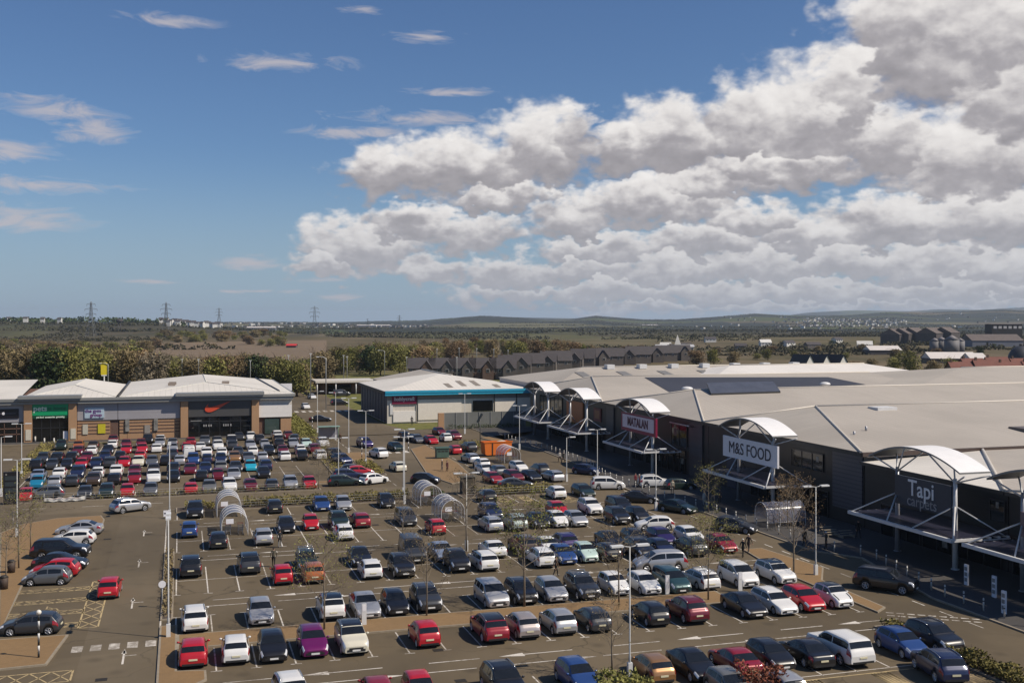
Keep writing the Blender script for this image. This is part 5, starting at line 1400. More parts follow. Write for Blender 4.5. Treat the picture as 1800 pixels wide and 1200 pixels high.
# ================================================================ street furniture
POLEM = plain('pole_grey', (.42, .42, .41), .5, .1, .08, 1.5)
HEADM = plain('lamp_head_white', (.66, .66, .65), .4, 0, .05)
def make_lamp(h, arms, rz=0.0):
    t = bpy.data.objects.new('lamp_post', None); COL.objects.link(t); t.empty_display_size = .3
    mb = MB(); mb.tube([(0,0,0),(0,0,1.4),(0,0,1.45),(0,0,h)], [.085,.08,.058,.042], 8); mb.build('pole', POLEM, t)
    mb = MB(); mb.cbox((0,0,.5), (.28,.28,1.0)); mb.build('base_cabinet', HEADM, t)
    for sd in arms:
        mb = MB(); mb.tube([(0,0,h-.03),(sd*.5,0,h+.04)], .035, 6); mb.build('arm', POLEM, t)
        mb = MB(); mb.cbox((sd*.86,0,h+.06), (.8,.34,.12)); mb.cbox((sd*.86,0,h-.008), (.6,.24,.012), 1); mb.build('lamp_head', [HEADM, plain('lamp_lens', (.5,.5,.48), .2)], t)
    return t
LAMPS = [(296,908,1121,(-1,1),'by the left lane kerb, nearest of its line'),(298,780,911,(-1,1),'beside the planted kerb opposite the arched shelter'),(711,755,885,(-1,1),'at the end of the planted hedge with a boxed base'),
 (820,832,968,(-1,1),'between the dark SUV and the white estate'),(1107,960,1192,(-1,1),'standing in the bottom row beside the bronze hatchback'),(1434,855,1012,(-1,1),'on the right island by the parked white SUV'),
 (1050,755,838,(-1,1),'at the through road end before the far canopies'),(1153,790,897,(-1,1),'beside the road below the pink sign'),(613,700,797,(-1,1),'on the yellowish traffic island by the access road'),
 (643,722,818,(-1,1),'on the planted tip of the traffic island'),(595,770,850,(1,-1),'behind the broadside dark green estate'),(38,745,840,(1,-1),'before the pet shop at the left edge'),(2,768,872,(1,),'cut by the left frame edge'),
 (30,808,945,(1,-1),'in front of the black totem sign'),(996,802,846,(1,),'short one beside the hedge by the shopfront road'),(913,713,790,(1,-1),'before the far canopies at the kerb'),
 (817,692,762,(1,-1),'before the grey yard fence'),(590,690,773,(1,-1),'by the road mouth near the craft shop'),(558,688,760,(1,),'on the grass edge beside the sports shop'),(709,768,870,(1,-1),'beside the dark green car on the access road')]
for k, (px, pt, pb, arms, wh) in enumerate(LAMPS):
    x, y = at(px, pb); Y = FOC*CAMH/(pb-HZ); h = min(9.4, max(6.0, zat(pt, Y)))
    t = make_lamp(h, arms); t.location = (x, y, 0)
    if k < 2: t.rotation_euler = (0, 0, R(90))
    tag(t, 'pale lamp post '+wh, 'lamp post', 'lamp posts of the car park')
# plain tall street lights beyond the shops
sp0 = None
for k, (px, pt, dist, hook) in enumerate([(507,625,330,0),(546,622,300,0),(573,629,262,1),(604,625,350,0),(610,627,352,0),(676,617,380,1),(715,628,390,0),(803,628,372,0),(320,632,300,0),(349,632,300,0),(440,634,320,0),(190,640,300,1),(727,613,460,0),(768,614,460,0),(807,612,460,0),(838,613,470,0),(868,614,470,0),(893,616,470,0)]):
    h = max(5, zat(pt, dist)); x, y = far(px, dist)
    t = bpy.data.objects.new('street_light', None); COL.objects.link(t); t.location = (x, y, 0)
    mb = MB(); mb.tube([(0,0,0),(0,0,h-.6),(0,0,h)], [.15,.11,.09], 6); mb.build('pole', POLEM, t)
    if hook:
        mb = MB(); mb.tube([(0,0,h-.1),(-.7,0,h+.25),(-1.7,0,h+.3)], .09, 6); mb.build('arm', POLEM, t)
    mb = MB(); mb.cbox(((-2.0 if hook else 0),0,h+(.3 if hook else .08)), (.7,.3,.16)); mb.build('lamp_head', HEADM, t)
    tag(t, 'tall bare street light on the main road beyond the shops', 'street light', 'street lights beyond the shops')

# ---- bollards
mb = MB(); mb.cyl((0,0,0), .065, .92, 10); mb.sphere((0,0,.92), .066, 10, 5)
bol = mb.mesh('bollard', plain('bollard_grey', (.50,.48,.44), .5))
mb = MB(); mb.cyl((0,0,.7), .068, .1, 10); band = mb.mesh('reflective_band', plain('band_dark', (.05,.05,.05), .5))
def kerb_u(v):
    pts = [(-40,57.6),(72,57.6),(78,58.9),(86,60.9),(90,58.3),(112,57.9),(122,56.4),(140,56.4),(152,58.7),(172,59.1),(186,57.4),(212,57.4)]
    return ev(pts, v)
for k in range(62):
    v = 61+k*2.15
    o = bpy.data.objects.new('bollard', bol); COL.objects.link(o); o.location = (kerb_u(v)+.35, v, .12)
    b_ = link('reflective_band', band, o)
    tag(o, 'slim grey bollard in the line along the shopfront kerb', 'bollard', 'bollards along the shopfront kerb')
for px, py, wh in ((78,781,'left of the lamp post before the pet shop'),(95,781,'right of the lamp post before the pet shop'),(62,778,'before the pet shop pier')):
    o = bpy.data.objects.new('bollard', bol); COL.objects.link(o); x, y = at(px, py); o.location = (x, y, .0); o.scale = (2, 2, 1.2)
    tag(o, 'thick white bollard '+wh, 'bollard', 'bollards before the pet shop')
# white marker posts on the paved strips
mp_ = MB(); mp_.cbox((0,0,.75), (.34,.12,1.5)); mpm = mp_.mesh('marker_post', HEADM)
mp2 = MB(); mp2.cbox((0,-.065,1.2), (.26,.012,.45)); mp2m = mp2.mesh('panel', SIGNW)
for px, py, wh in ((640,1100,'on the tan strip behind the cream SUV'),(1173,1046,'on the tan strip before the teal people-carrier'),(1301,1040,'on the tan strip behind the black saloon')):
    o = bpy.data.objects.new('marker_post', mpm); COL.objects.link(o); x, y = at(px, py); o.location = (x, y, .12); link('panel', mp2m, o)
    tag(o, 'short white marker post '+wh, 'post', 'white marker posts')
# totems along the pavement on the right
for k, (u, v) in enumerate(((59.6,62.4),(58.9,66.4),(61.6,70.5),(62.3,74.5))):
    mb = MB(); mb.cbox((0,0,.85), (.14,.42,1.7)); o = mb.build('advert_post', SIGNW, None, (u, v, .12))
    mb = MB()
    for j in range(3): mb.cbox((-.075,0,.45+j*.45), (.012,.32,.3))
    mb.build('advert_panel', FASCIA_G, o)
    tag(o, 'narrow white advert post standing on the shaded pavement at right', 'advert post', 'advert posts on the shaded pavement')

# ---- arched trolley shelters
COVER = None
def cover_mat():
    m, nt, b = newmat('shelter_sheet')
    f = noise(nt, coords(nt, 'Object'), 2.5, 5, .6)
    L(nt, mixc(nt, f, (.20,.20,.25), (.30,.30,.36)), b.inputs['Base Color'])
    b.inputs['Roughness'].default_value = .18; b.inputs['Alpha'].default_value = .62
    return m
COVER = cover_mat()
def make_shelter(n=4, ln=4.6, w=2.6, h=2.5):
    t = bpy.data.objects.new('trolley_shelter', None); COL.objects.link(t)
    def arch(f):
        r = w/2
        L1 = h-r; tot = 2*L1+math.pi*r; d_ = f*tot
        if d_ < L1: return (-r, d_)
        if d_ > tot-L1: return (r, tot-d_)
        a = (d_-L1)/r
        return (-r*math.cos(a), L1+r*math.sin(a))
    for k in range(n):
        y = -ln/2+ln*k/(n-1); mb = MB()
        mb.tube([(arch(i/24)[0], y, arch(i/24)[1]) for i in range(25)], .035, 6); mb.build('hoop', STEEL_W, t)
    mb = MB()
    P = [[(arch(i/24)[0]*.985, -ln/2+ln*j/6, arch(i/24)[1]*.985+.02) for j in range(7)] for i in range(2, 23)]
    mb.grid(P); mb.build('clear_cover', COVER, t)
    for sd in (-1, 1):
        mb = MB(); mb.tube([(sd*w/2, -ln/2, .5), (sd*w/2, ln/2, .5)], .035, 6); mb.build('side_rail', STEEL_G, t)
    mb = MB(); mb.cbox((-.5, -ln/2-.03, 1.55), (.75,.03,.5)); mb.build('notice', SIGNW, t)
    return t
sh0 = make_shelter()
SHL = [(5.4,116.0,0,'near of the pair left of the silver hatchback'),(5.3,127.0,0,'far of the pair left, against the hedge'),(28.4,116.4,0,'near of the pair, right of the red city car'),(28.5,127.4,0,'far of the pair at the right end of the hedge'),
       (48.9,161.0,0,'beside the orange skip'),(61.6,102.4,90,'lying sideways on the pavement by the food hall')]
for k, (u, v, rz, wh) in enumerate(SHL):
    o = sh0 if k == 0 else dup(sh0)
    o.location = (u, v, .12 if k == 5 else 0); o.rotation_euler = (0,0,R(rz))
    tag(o, 'arched clear trolley shelter '+wh, 'trolley shelter', 'arched trolley shelters')
WIRE = plain('trolley_wire', (.36,.36,.37), .3, .7)
def make_trolley():
    t = bpy.data.objects.new('shopping_trolley', None); COL.objects.link(t)
    mb = MB(); x0, x1, y0, y1 = -.26, .26, -.42, .42
    for i in range(6):
        y = y0+(y1-y0)*i/5; mb.tube([(x0,y,.95),(x0*.8,y,.5),(x1*.8,y,.5),(x1,y,.95)], .012, 4)
    for x in (x0, x1): mb.tube([(x,y0,.95),(x,y1,.95)], .016, 4)
    for f in (.5, 1): 
        for y in (y0, y1): mb.tube([(x0*(.8+.2*f),y,.5+.45*f),(x1*(.8+.2*f),y,.5+.45*f)], .013, 4)
    mb.build('basket', WIRE, t)
    mb = MB(); mb.tube([(x0,y1,.95),(x0,y1+.14,1.04),(x1,y1+.14,1.04),(x1,y1,.95)], .02, 6); mb.build('handle', plain('trolley_handle', (.3,.03,.03), .4), t)
    mb = MB()
    for sd in (-1, 1): mb.tube([(sd*.22,y1,.5),(sd*.24,y1-.1,.13),(sd*.2,y0+.05,.13)], .016, 5)
    mb.build('frame', WIRE, t)
    for sx2 in (-.21, .21):
        for yy in (y0+.08, y1-.1):
            mb = MB(); mb.cyl((sx2-.015,yy,.06), .06, .03, 8, 0, 'X'); mb.build('wheel', tyre_m, t)
    return t
tr0 = make_trolley(); nt_ = 0
for (u, v, rz, wh), cnt in zip(SHL, (5, 2, 5, 3, 4, 5)):
    for k in range(cnt):
        o = tr0 if nt_ == 0 else dup(tr0)
        nt_ += 1
        a, b_ = ((-.62, .62)[k % 2], -1.7+(k//2)*.34*2+.1)
        if rz: a, b_ = -b_, a
        o.location = (u+a, v+b_, .12 if rz else 0); o.rotation_euler = (0,0,R(rz))
        tag(o, 'wire trolley under the '+('near left','far left','near middle','far middle','skip side','sideways')[[q[3] for q in SHL].index(wh)]+' arched shelter', 'trolley', 'shopping trolleys in the shelters')

# ---- zebra beacons, totem, banner, cabinet, skip, hut, bins
def beacon(px, py, wh):
    x, y = at(px, py); t = thing('beacon_post', 'black and white striped beacon post '+wh, 'beacon', (x, y, .0), 0, 'striped beacon posts')
    mb = MB()
    for k in range(7): mb.cyl((0,0,.1+k*.4), .065, .398, 10, k % 2)
    mb.build('striped_pole', [plain('beacon_black', (.015,.015,.015), .5), plain('beacon_white', (.66,.65,.62), .5)], t)
    mb = MB(); mb.sphere((0,0,3.05), .17, 12, 8); mb.build('globe', plain('beacon_globe', (.72,.68,.60), .3), t)
beacon(68, 1158, 'on tan pavement by the zebra'); beacon(636, 805, 'on the traffic island'); beacon(718, 794, 'beside the craft shop forecourt'); beacon(549, 762, 'on the grass bank by the road')
x, y = at(20, 886)
t = thing('totem_sign', 'black monolith totem sign behind the lamp at left', 'sign', (x, y, 0))
mb = MB(); mb.cbox((0,0,1.95), (1.75,.3,3.9)); mb.build('slab', plain('totem_black', (.012,.011,.013), .4), t)
for k in range(4):
    mb = MB(); mb.cbox((-.05,-.155,1.0+k*.72), (1.3,.012,.5)); mb.build('panel', plain('totem_panel', (.035,.045,.05), .4), t)
mb = MB(); mb.cyl((-.55,-.165,3.6), .1, .02, 10, 0, 'Y'); mb.build('emblem', INT, t)
x, y = at(113, 884)
t = thing('banner', 'long crumpled white banner tied to the low wire hedge', 'banner', (x, 141.2, 0))
P = []
for i in range(25):
    xx = -2.3+4.6*i/24; P.append([(xx, -.05+.05*math.sin(i*1.7)+.03*math.sin(j*2+i), .15+.42*j/2+.06*math.sin(i*.9)+(.08 if i in (0, 24) else 0)) for j in range(3)])
mb = MB(); mb.grid(P); mb.build('cloth', plain('banner_cloth', (.62,.60,.56), .8, 0, .05), t)
mb = MB(); 
for i in range(3, 21): mb.cbox((-2.3+4.6*i/24, -.125, .5+.05*math.sin(i*.9)), (.15,.012,.05), 0)
mb.build('faint_print', plain('print_rose', (.45,.30,.28), .8), t)
for sd in (-1, 1):
    mb = MB(); mb.tube([(sd*2.35,0,0),(sd*2.35,0,1.15)], .03, 6); mb.build('stake', POLEM, t)
x, y = at(777, 806)
t = thing('cabinet_kiosk', 'dull green recycling cabinet on the tan corner island', 'cabinet', (x, y, .12))
G_ = plain('cabinet_green', (.06,.11,.085), .6)
mb = MB(); mb.cbox((0,0,.95), (2.0,1.2,1.6)); mb.build('body', G_, t)
mb = MB(); mb.cbox((0,0,1.66), (2.25,1.45,.12)); mb.build('lid', plain('cabinet_lid', (.09,.15,.12), .6), t)
for k in (-1, 0, 1):
    mb = MB(); mb.cbox((k*.6,-.61,1.15), (.45,.03,.22)); mb.build('slot', trim_m, t)
x, y = at(872, 800)
t = thing('skip', 'bright orange skip with sloping end beside the arched shelter', 'skip', (x, y, 0), R(4))
OR = plain('skip_orange', (.66,.16,.02), .5, 0, .08)
mb = MB(); pr = [(-2.2,.35),(-1.9,.2),(1.2,.2),(2.3,1.0),(2.4,2.3),(-2.35,2.3)]
for yy, fl in ((-1.0, 1), (1.0, -1)): mb.quad([(p[0], yy, p[1]) for p in (pr if fl > 0 else pr[::-1])])
for a, b_ in zip(pr[:4], pr[1:5]): mb.quad([(a[0],-1,a[1]),(a[0],1,a[1]),(b_[0],1,b_[1]),(b_[0],-1,b_[1])])
mb.quad([(pr[5][0],-1,pr[5][1]),(pr[5][0],1,pr[5][1]),(pr[0][0],1,pr[0][1]),(pr[0][0],-1,pr[0][1])]); mb.quad([(-2.34,-.98,1.9),(2.38,-.98,1.9),(2.38,.98,1.9),(-2.34,.98,1.9)])
mb.build('hull', OR, t)
mb = MB(); mb.box(-1.05,-.9,-1.07,-1.0,.2,2.3); mb.build('rib', trim_m, t)
mb = MB(); mb.box(-2.45,2.5,-1.08,-1.0,2.2,2.38); mb.build('rim', OR, t)
mb = MB(); mb.sphere((0.9,0,2.1), .8, 10, 6, 0, (1.2,.9,.4)); mb.build('rubble', plain('rubble_pale', (.5,.47,.42), .9, 0, .3), t)
x, y = at(822, 868)
t = thing('utility_hut', 'dark brown timber utility hut beside the short hedge', 'hut', (x, y, 0))
mb = MB(); mb.cbox((0,0,1.1), (1.7,1.4,2.2)); mb.build('wall', plain('hut_timber', (.06,.045,.03), .85, 0, .25, 6), t)
mb = MB(); mb.cbox((0,0,2.26), (1.9,1.6,.1)); mb.build('roof', plain('hut_roof', (.10,.09,.075), .8), t)
mb = MB(); mb.cbox((.1,-.715,1.0), (.8,.03,1.9)); mb.build('door', plain('hut_door', (.075,.06,.04), .8), t)
# small signs on posts
def roadsign(px, py, h, face, mat, label, shape='rect'):
    x, y = at(px, py); t = thing('road_sign', label, 'sign', (x, y, 0))
    mb = MB(); mb.cyl((0,0,0), .04, h, 8); mb.build('post', POLEM, t)
    mb = MB()
    if shape == 'rect': mb.cbox((0,-.06,h-face[1]/2), (face[0],.04,face[1]))
    else: mb.cyl((0,-.08,h-face[0]/2), face[0]/2, .04, 16, 0, 'Y')
    mb.build('plate', mat, t); return t
roadsign(23, 925, 1.6, (.6,.6), plain('sign_back', (.10,.09,.08), .6), 'round dark backed road sign on tan pavement at left', 'round')
s_ = roadsign(293, 941, 2.6, (.62,.62), SIGNW, 'square white road sign at the planted kerb by the lane')
mb = MB(); mb.cbox((0,-.085,2.3), (.5,.012,.12)); mb.build('bar', INK, s_)
s_ = roadsign(285, 1068, 2.1, (.55,.55), SIGNW, 'round white road sign on the kerb of the left lane', 'round')
roadsign(503, 700, 4.2, (3.2,2.0), SIGNW, 'large pale road sign beyond the sports shop corner'); 
s_ = roadsign(183, 690, 0.1, (.1,.1), SIGNW, 'small plate stub on the grass behind the parade')
bpy.data.objects.remove(s_.children[1]); bpy.data.objects.remove(s_.children[0]); LABELS.pop(s_['label']); bpy.data.objects.remove(s_)
x, y = far(183, 300); t = thing('pylon_sign', 'tall yellow roadside sign above the pet shop roof', 'sign', (x, y, 0))
mb = MB(); mb.cyl((0,0,0), .2, 7, 8); mb.build('post', POLEM, t)
mb = MB(); mb.cbox((0,0,8.6), (1.7,.4,3.4)); mb.build('panel', plain('yellow_sign', (.70,.55,.02), .5, 0, .05), t)
mb = MB(); mb.cbox((0,0,6.75), (1.4,.42,.25)); mb.build('strip', SIGNW, t)
x, y = at(844, 783); t = thing('direction_sign', 'slanting dark direction sign on a post by the yard fence', 'sign', (x, y, 0))
mb = MB(); mb.cyl((0,0,0), .08, 5.2, 8); mb.build('post', plain('sign_post_dark', (.06,.06,.06), .5), t)
mb = MB(); mb.tube([(-.5,0,4.1),(.35,0,5.6)], .22, 4); mb.build('blade', plain('sign_blade_dark', (.045,.05,.05), .4), t)
for px, py, wh in ((7,1032,'by the left frame edge'),(20,1003,'nearer the parked cars')):
    x, y = at(px, py+5); t = thing('litter_bin', 'dark brown litter bin on tan pavement '+wh, 'bin', (x, y, .12), 0, 'litter bins on the tan pavement')
    mb = MB(); mb.cyl((0,0,0), .3, .95, 12, 0, 'Z', .34); mb.build('body', plain('bin_brown', (.055,.035,.025), .7), t)
    mb = MB(); mb.cyl((0,0,.96), .36, .14, 12, 0, 'Z', .2); mb.build('hood', plain('bin_hood', (.03,.025,.02), .6), t)
# glass bus-style cycle stand near the access road
x, y = at(578, 772); t = thing('glass_shelter', 'pale green glass waiting shelter by the access road', 'shelter', (x, y, 0))
mb = MB(); mb.box(-1.8,1.8,.5,.54,.2,2.3); mb.build('back_pane', COVER, t)
mb = MB(); mb.box(-2,2,-.8,.7,2.35,2.45); mb.build('roof', plain('shelter_roof_green', (.22,.34,.27), .4), t)
for sd in (-1.8, 1.8):
    mb = MB(); mb.tube([(sd,.5,0),(sd,.5,2.35)], .05, 6); mb.build('post', plain('shelter_green', (.10,.25,.17), .4), t)
# plant boxes and trolley of flowers by the food hall door
for k, (u, v) in enumerate(((63.2,95.2),(64.4,94.4),(63.6,96.6))):
    t = thing('plant_stand', 'low slatted stand of goods on the shaded pavement', 'display stand', (u, v, .12), 0, 'display stands by the food hall')
    mb = MB()
    for j in range(3): mb.box(-.7,.7,-.4+j*.3,-.2+j*.3,.25+j*.18,.3+j*.18)
    mb.build('shelf', KERB, t)
    for sd in (-.65, .65):
        mb = MB(); mb.box(sd-.03,sd+.03,-.4,.5,0,.25); mb.build('leg', KERB, t)

# ================================================================ people
SKIN = plain('skin', (.45,.27,.19), .6); 
def human(label, x, y, rz, top, legs, hair, pose='stand', h=1.72, coat=False, z=0.0):
    t = thing('person', label, 'person', (x, y, z), rz)
    s = h/1.72
    vs = []; es = []; rad = []
    def add(p, r, parent=None):
        vs.append((p[0]*s, p[1]*s, p[2]*s)); rad.append(r*s)
        if parent is not None: es.append((parent, len(vs)-1))
        return len(vs)-1
    st = .18 if pose == 'walk' else .03
    pel = add((0,0,.93), .125); wa = add((0,0,1.08), .118, pel); ch = add((0,-.01,1.3), .15, wa); sh = add((0,0,1.42), .10, ch)
    nk = add((0,-.01,1.5), .055, sh); hd0 = add((0,-.015,1.57), .075, nk); hd1 = add((0,-.02,1.645), .092, hd0); hd2 = add((0,-.01,1.70), .062, hd1)
    nose = add((0,-.115,1.62), .014, hd1)
    for sd in (-1, 1):
        ear = add((sd*.092,0,1.62), .016, hd1)
        hp = add((sd*.095,0,.87), .10, pel); f = sd*st
        kn = add((sd*.10, -f*.9-.02, .49), .062, hp); an = add((sd*.105, -f*1.1+(.12 if f < 0 else 0), .09), .042, kn)
        toe = add((sd*.115, -f*1.1-.17+(.1 if f < 0 else 0), .035), .034, an)
        so = add((sd*.19,0,1.4), .062, sh); a = -f*1.0
        if pose == 'carry': el = add((sd*.25,-.02,1.12), .045, so); wr_ = add((sd*.2,-.22,1.02), .032, el)
        else: el = add((sd*.25,a*-.5,1.13), .045, so); wr_ = add((sd*.26,a*-.9-.05,.88), .030, el)
        d = Vector(vs[wr_])-Vector(vs[el]); d.normalize(); d /= 1
        w0 = Vector(vs[wr_])/s; pa = add(tuple(w0+d*.06), .032, wr_)
        sidev = Vector((0,1,0)) if abs(d.z) > .5 else Vector((1,0,0))
        for q, (off, ln) in enumerate(((-.03,.075),(-.01,.085),(.01,.08),(.03,.062))):
            k1 = add(tuple(w0+d*.10+sidev*off), .0095, pa); k2 = add(tuple(w0+d*(.10+ln*.55)+sidev*off*1.1+Vector((-sd*.008,0,0))), .0085, k1); add(tuple(w0+d*(.10+ln)+sidev*off*1.1+Vector((-sd*.028,0,0))), .0075, k2)
        t1 = add(tuple(w0+d*.05-sidev*.042), .0105, pa); add(tuple(w0+d*.095-sidev*.055+Vector((-sd*.02,0,0))), .009, t1)
    me = bpy.data.meshes.new('figure'); me.from_pydata(vs, es, [])
    o = bpy.data.objects.new('tmp_figure', me); COL.objects.link(o)
    o.modifiers.new('s', 'SKIN'); o.modifiers.new('d', 'SUBSURF').levels = 1
    for i, v in enumerate(me.skin_vertices[0].data): v.radius = (rad[i], rad[i]*(.82 if i in (1,2) else 1)); v.use_root = (i == 0)
    dg = bpy.context.evaluated_depsgraph_get(); dg.update()
    m2 = bpy.data.meshes.new_from_object(o.evaluated_get(dg)); bpy.data.objects.remove(o); bpy.data.meshes.remove(me)
    m2.materials.clear()
    for m in (SKIN, plain('cloth_'+str(top), top, .9, 0, .1), plain('cloth_'+str(legs), legs, .9, 0, .1), trim_m): m2.materials.append(m)
    zc = .62 if coat else .95
    for p in m2.polygons:
        c = p.center/s; p.use_smooth = True
        if c.z > 1.49: k = 0
        elif c.z < .1: k = 3
        elif abs(c.x) > .165 and c.z < (.89 if pose != 'carry' else .5): k = 0
        elif pose == 'carry' and c.y < -.24: k = 0
        elif c.z > zc or abs(c.x) > .2: k = 1
        else: k = 2
        p.material_index = k
    m2.name = 'body'; link('body', m2, t)
    mb = MB(); mb.sphere((0,.012*s,1.668*s), .1*s, 12, 8, 0, (.98,1.05,.85)); mb.build('hair', plain('hair_'+str(hair), hair, .8), t)
    return t
DKC, NVY, GRY, BLK = (.02,.02,.025), (.025,.03,.06), (.16,.16,.17), (.012,.012,.013)
def person(px, py, label, rz, top, legs, hair=(.04,.028,.02), **k):
    x, y = at(px, py); z = .124 if x > 57.5 else 0.0
    human(label, x, y, R(rz), top, legs, hair, z=z, **k)
person(492, 962, 'person in dark coat at the open door of the silver hatchback', 200, DKC, (.30,.30,.30), coat=True)
person(481, 996, 'person in olive jacket standing behind the dark grey SUV', 170, (.09,.08,.055), BLK, pose='walk')
person(1306, 979, 'person in dark coat and pale hat walking on the road, left of pair', 120, BLK, BLK, (.6,.57,.52), pose='walk')
person(1316, 972, 'taller person in brown coat walking on the road, right of pair', 120, (.05,.035,.03), (.07,.06,.055), (.5,.47,.42), pose='walk', h=1.82, coat=True)
person(777, 828, 'white haired person in dark clothes on the tan corner island', 60, DKC, (.10,.10,.11), (.66,.64,.6))
person(786, 830, 'person in long maroon coat on the tan corner island', 40, (.07,.02,.02), (.05,.02,.02), coat=True)
person(598, 778, 'person in brown coat standing by the glass waiting shelter', 150, (.10,.055,.03), (.05,.03,.02), coat=True)
person(724, 747, 'dark clad person standing before the white shutter', 0, BLK, BLK, h=1.9)
person(984, 812, 'person in pale top walking by the bollards, left of pair', 200, (.42,.40,.37), DKC, pose='walk')
person(990, 813, 'person in black walking by the bollards, right of pair', 200, BLK, BLK, pose='walk')
person(1238, 890, 'person in long cream coat at the food hall bollards', 200, (.50,.48,.42), (.4,.38,.34), coat=True)
person(1253, 884, 'person in black jacket near the food hall door', 10, BLK, GRY, pose='walk')
person(1265, 886, 'person in navy jacket near the food hall door', 20, NVY, BLK)
person(1509, 948, 'person in black standing before the ribbed grey panel', 160, BLK, BLK, pose='walk', h=1.85)
person(977, 1013, 'person in brown jacket walking between the rows of cars', 90, (.10,.06,.04), BLK, pose='walk')
person(1117, 856, 'person in crimson jacket beside the white SUV', 30, (.16,.02,.03), BLK)
person(1124, 858, 'person in maroon coat and white hat beside the white SUV', 60, (.09,.02,.03), BLK, (.6,.58,.55))
person(1182, 868, 'person in cream jacket by the bollards near the lamp', 0, (.42,.38,.30), BLK)
person(1452, 968, 'person in white cap near the display stands', 45, DKC, BLK, (.62,.62,.6))
person(1414, 962, 'person in dark brown coat beside the sideways shelter', 0, (.04,.028,.018), BLK)
# ================================================================ trees, hedges, planting
def leafmat(name, cols, rough=.8):
    m, nt, b = newmat(name)
    oi = nt.nodes.new('ShaderNodeObjectInfo')
    f = noise(nt, coords(nt, 'Object'), .55, 3, .6); f2 = noise(nt, coords(nt, 'Object'), 6.0, 2, .6)
    t_ = math_(nt, 'ADD', math_(nt, 'MULTIPLY', f, .55), math_(nt, 'MULTIPLY', f2, .45))
    n_ = len(cols); rp = ramp(nt, [(.25+.5*i/(n_-1), c) for i, c in enumerate(cols)]); L(nt, t_, rp.inputs['Fac'])
    v = math_(nt, 'ADD', .75, math_(nt, 'MULTIPLY', oi.outputs['Random'], .5))
    hs = nt.nodes.new('ShaderNodeHueSaturation'); L(nt, rp.outputs['Color'], hs.inputs['Color']); L(nt, v, hs.inputs['Value'])
    L(nt, hs.outputs[0], b.inputs['Base Color']); b.inputs['Roughness'].default_value = rough; b.inputs['Specular IOR Level'].default_value = .2
    return m
BARK = plain('bark', (.085,.06,.042), .95, 0, .3, 4)
BARK_P = plain('pale_bark', (.20,.16,.115), .95, 0, .25, 4)
LF = {'ever': leafmat('evergreen_leaves', [(0.025,0.040,0.016),(0.046,0.066,0.024),(0.071,0.092,0.033)]),
      'olive': leafmat('olive_leaves', [(0.117,0.117,0.037),(0.195,0.188,0.056),(0.274,0.250,0.077)]),
      'lime': leafmat('spring_leaves', [(0.113,0.127,0.026),(0.173,0.180,0.042),(0.240,0.226,0.060)]),
      'brown': leafmat('brown_twigs', [(0.146,0.114,0.058),(0.227,0.176,0.091),(0.300,0.235,0.127)]),
      'rust': leafmat('rusty_twigs', [(0.144,0.098,0.053),(0.216,0.147,0.079),(0.281,0.194,0.108)]),
      'grey': leafmat('grey_twigs', [(0.130,0.108,0.074),(0.195,0.163,0.114),(0.260,0.212,0.150)]),
      'hedge': leafmat('hedge_leaves', [(0.093,0.084,0.033),(0.207,0.178,0.055),(0.355,0.282,0.093)]),
      'red': leafmat('red_shoots', [(0.125,0.037,0.025),(0.213,0.075,0.044),(0.275,0.138,0.075)])}
def card(mb, c, sz, rr, long_=1.0, mi=0):
    a = Vector((rr.gauss(0,1), rr.gauss(0,1), rr.gauss(0,.8)))
    if a.length < .01: a = Vector((1,0,0))
    a.normalize(); b_ = a.cross(Vector((rr.gauss(0,1), rr.gauss(0,1), rr.gauss(0,1))))
    if b_.length < .01: b_ = a.orthogonal()
    b_.normalize(); a = a*sz*long_*.5; b_ = b_*sz*.5; c = Vector(c)
    mb.quad([c-a*.9-b_*.3, c+b_*-.8+a*.2, c+a+b_*.2, c+b_*.8-a*.1], mi)
def limb(mb, p, d, ln, r, depth, rr, tips, spread=.6, n=3, up=.25, sides=5, segs=3):
    pts = [p]; rad = [r]; q = Vector(p); dd = Vector(d).normalized()
    for k in range(segs):
        dd = (dd+Vector((rr.gauss(0,.13), rr.gauss(0,.13), rr.gauss(.03,.09)))).normalized()
        q = q+dd*ln/segs; pts.append(tuple(q)); rad.append(r*(1-.55*(k+1)/segs))
    mb.tube(pts, rad, sides if depth > 1 else 3, 0, cap=False)
    tips.append(tuple(q))
    if depth <= 0: return
    for k in range(n):
        f = rr.uniform(.35, 1.0); i = min(segs-1, int(f*segs)); b_ = Vector(pts[i]).lerp(Vector(pts[i+1]), f*segs-i)
        az = rr.uniform(0, 2*math.pi)+k*2.1; a = dd.orthogonal().normalized(); c = dd.cross(a)
        nd = (dd*(1-spread*.5)+(a*math.cos(az)+c*math.sin(az))*spread+Vector((0,0,up))).normalized()
        limb(mb, tuple(b_), nd, ln*rr.uniform(.5,.75), r*.5, depth-1, rr, tips, spread, n, up, sides, 2)
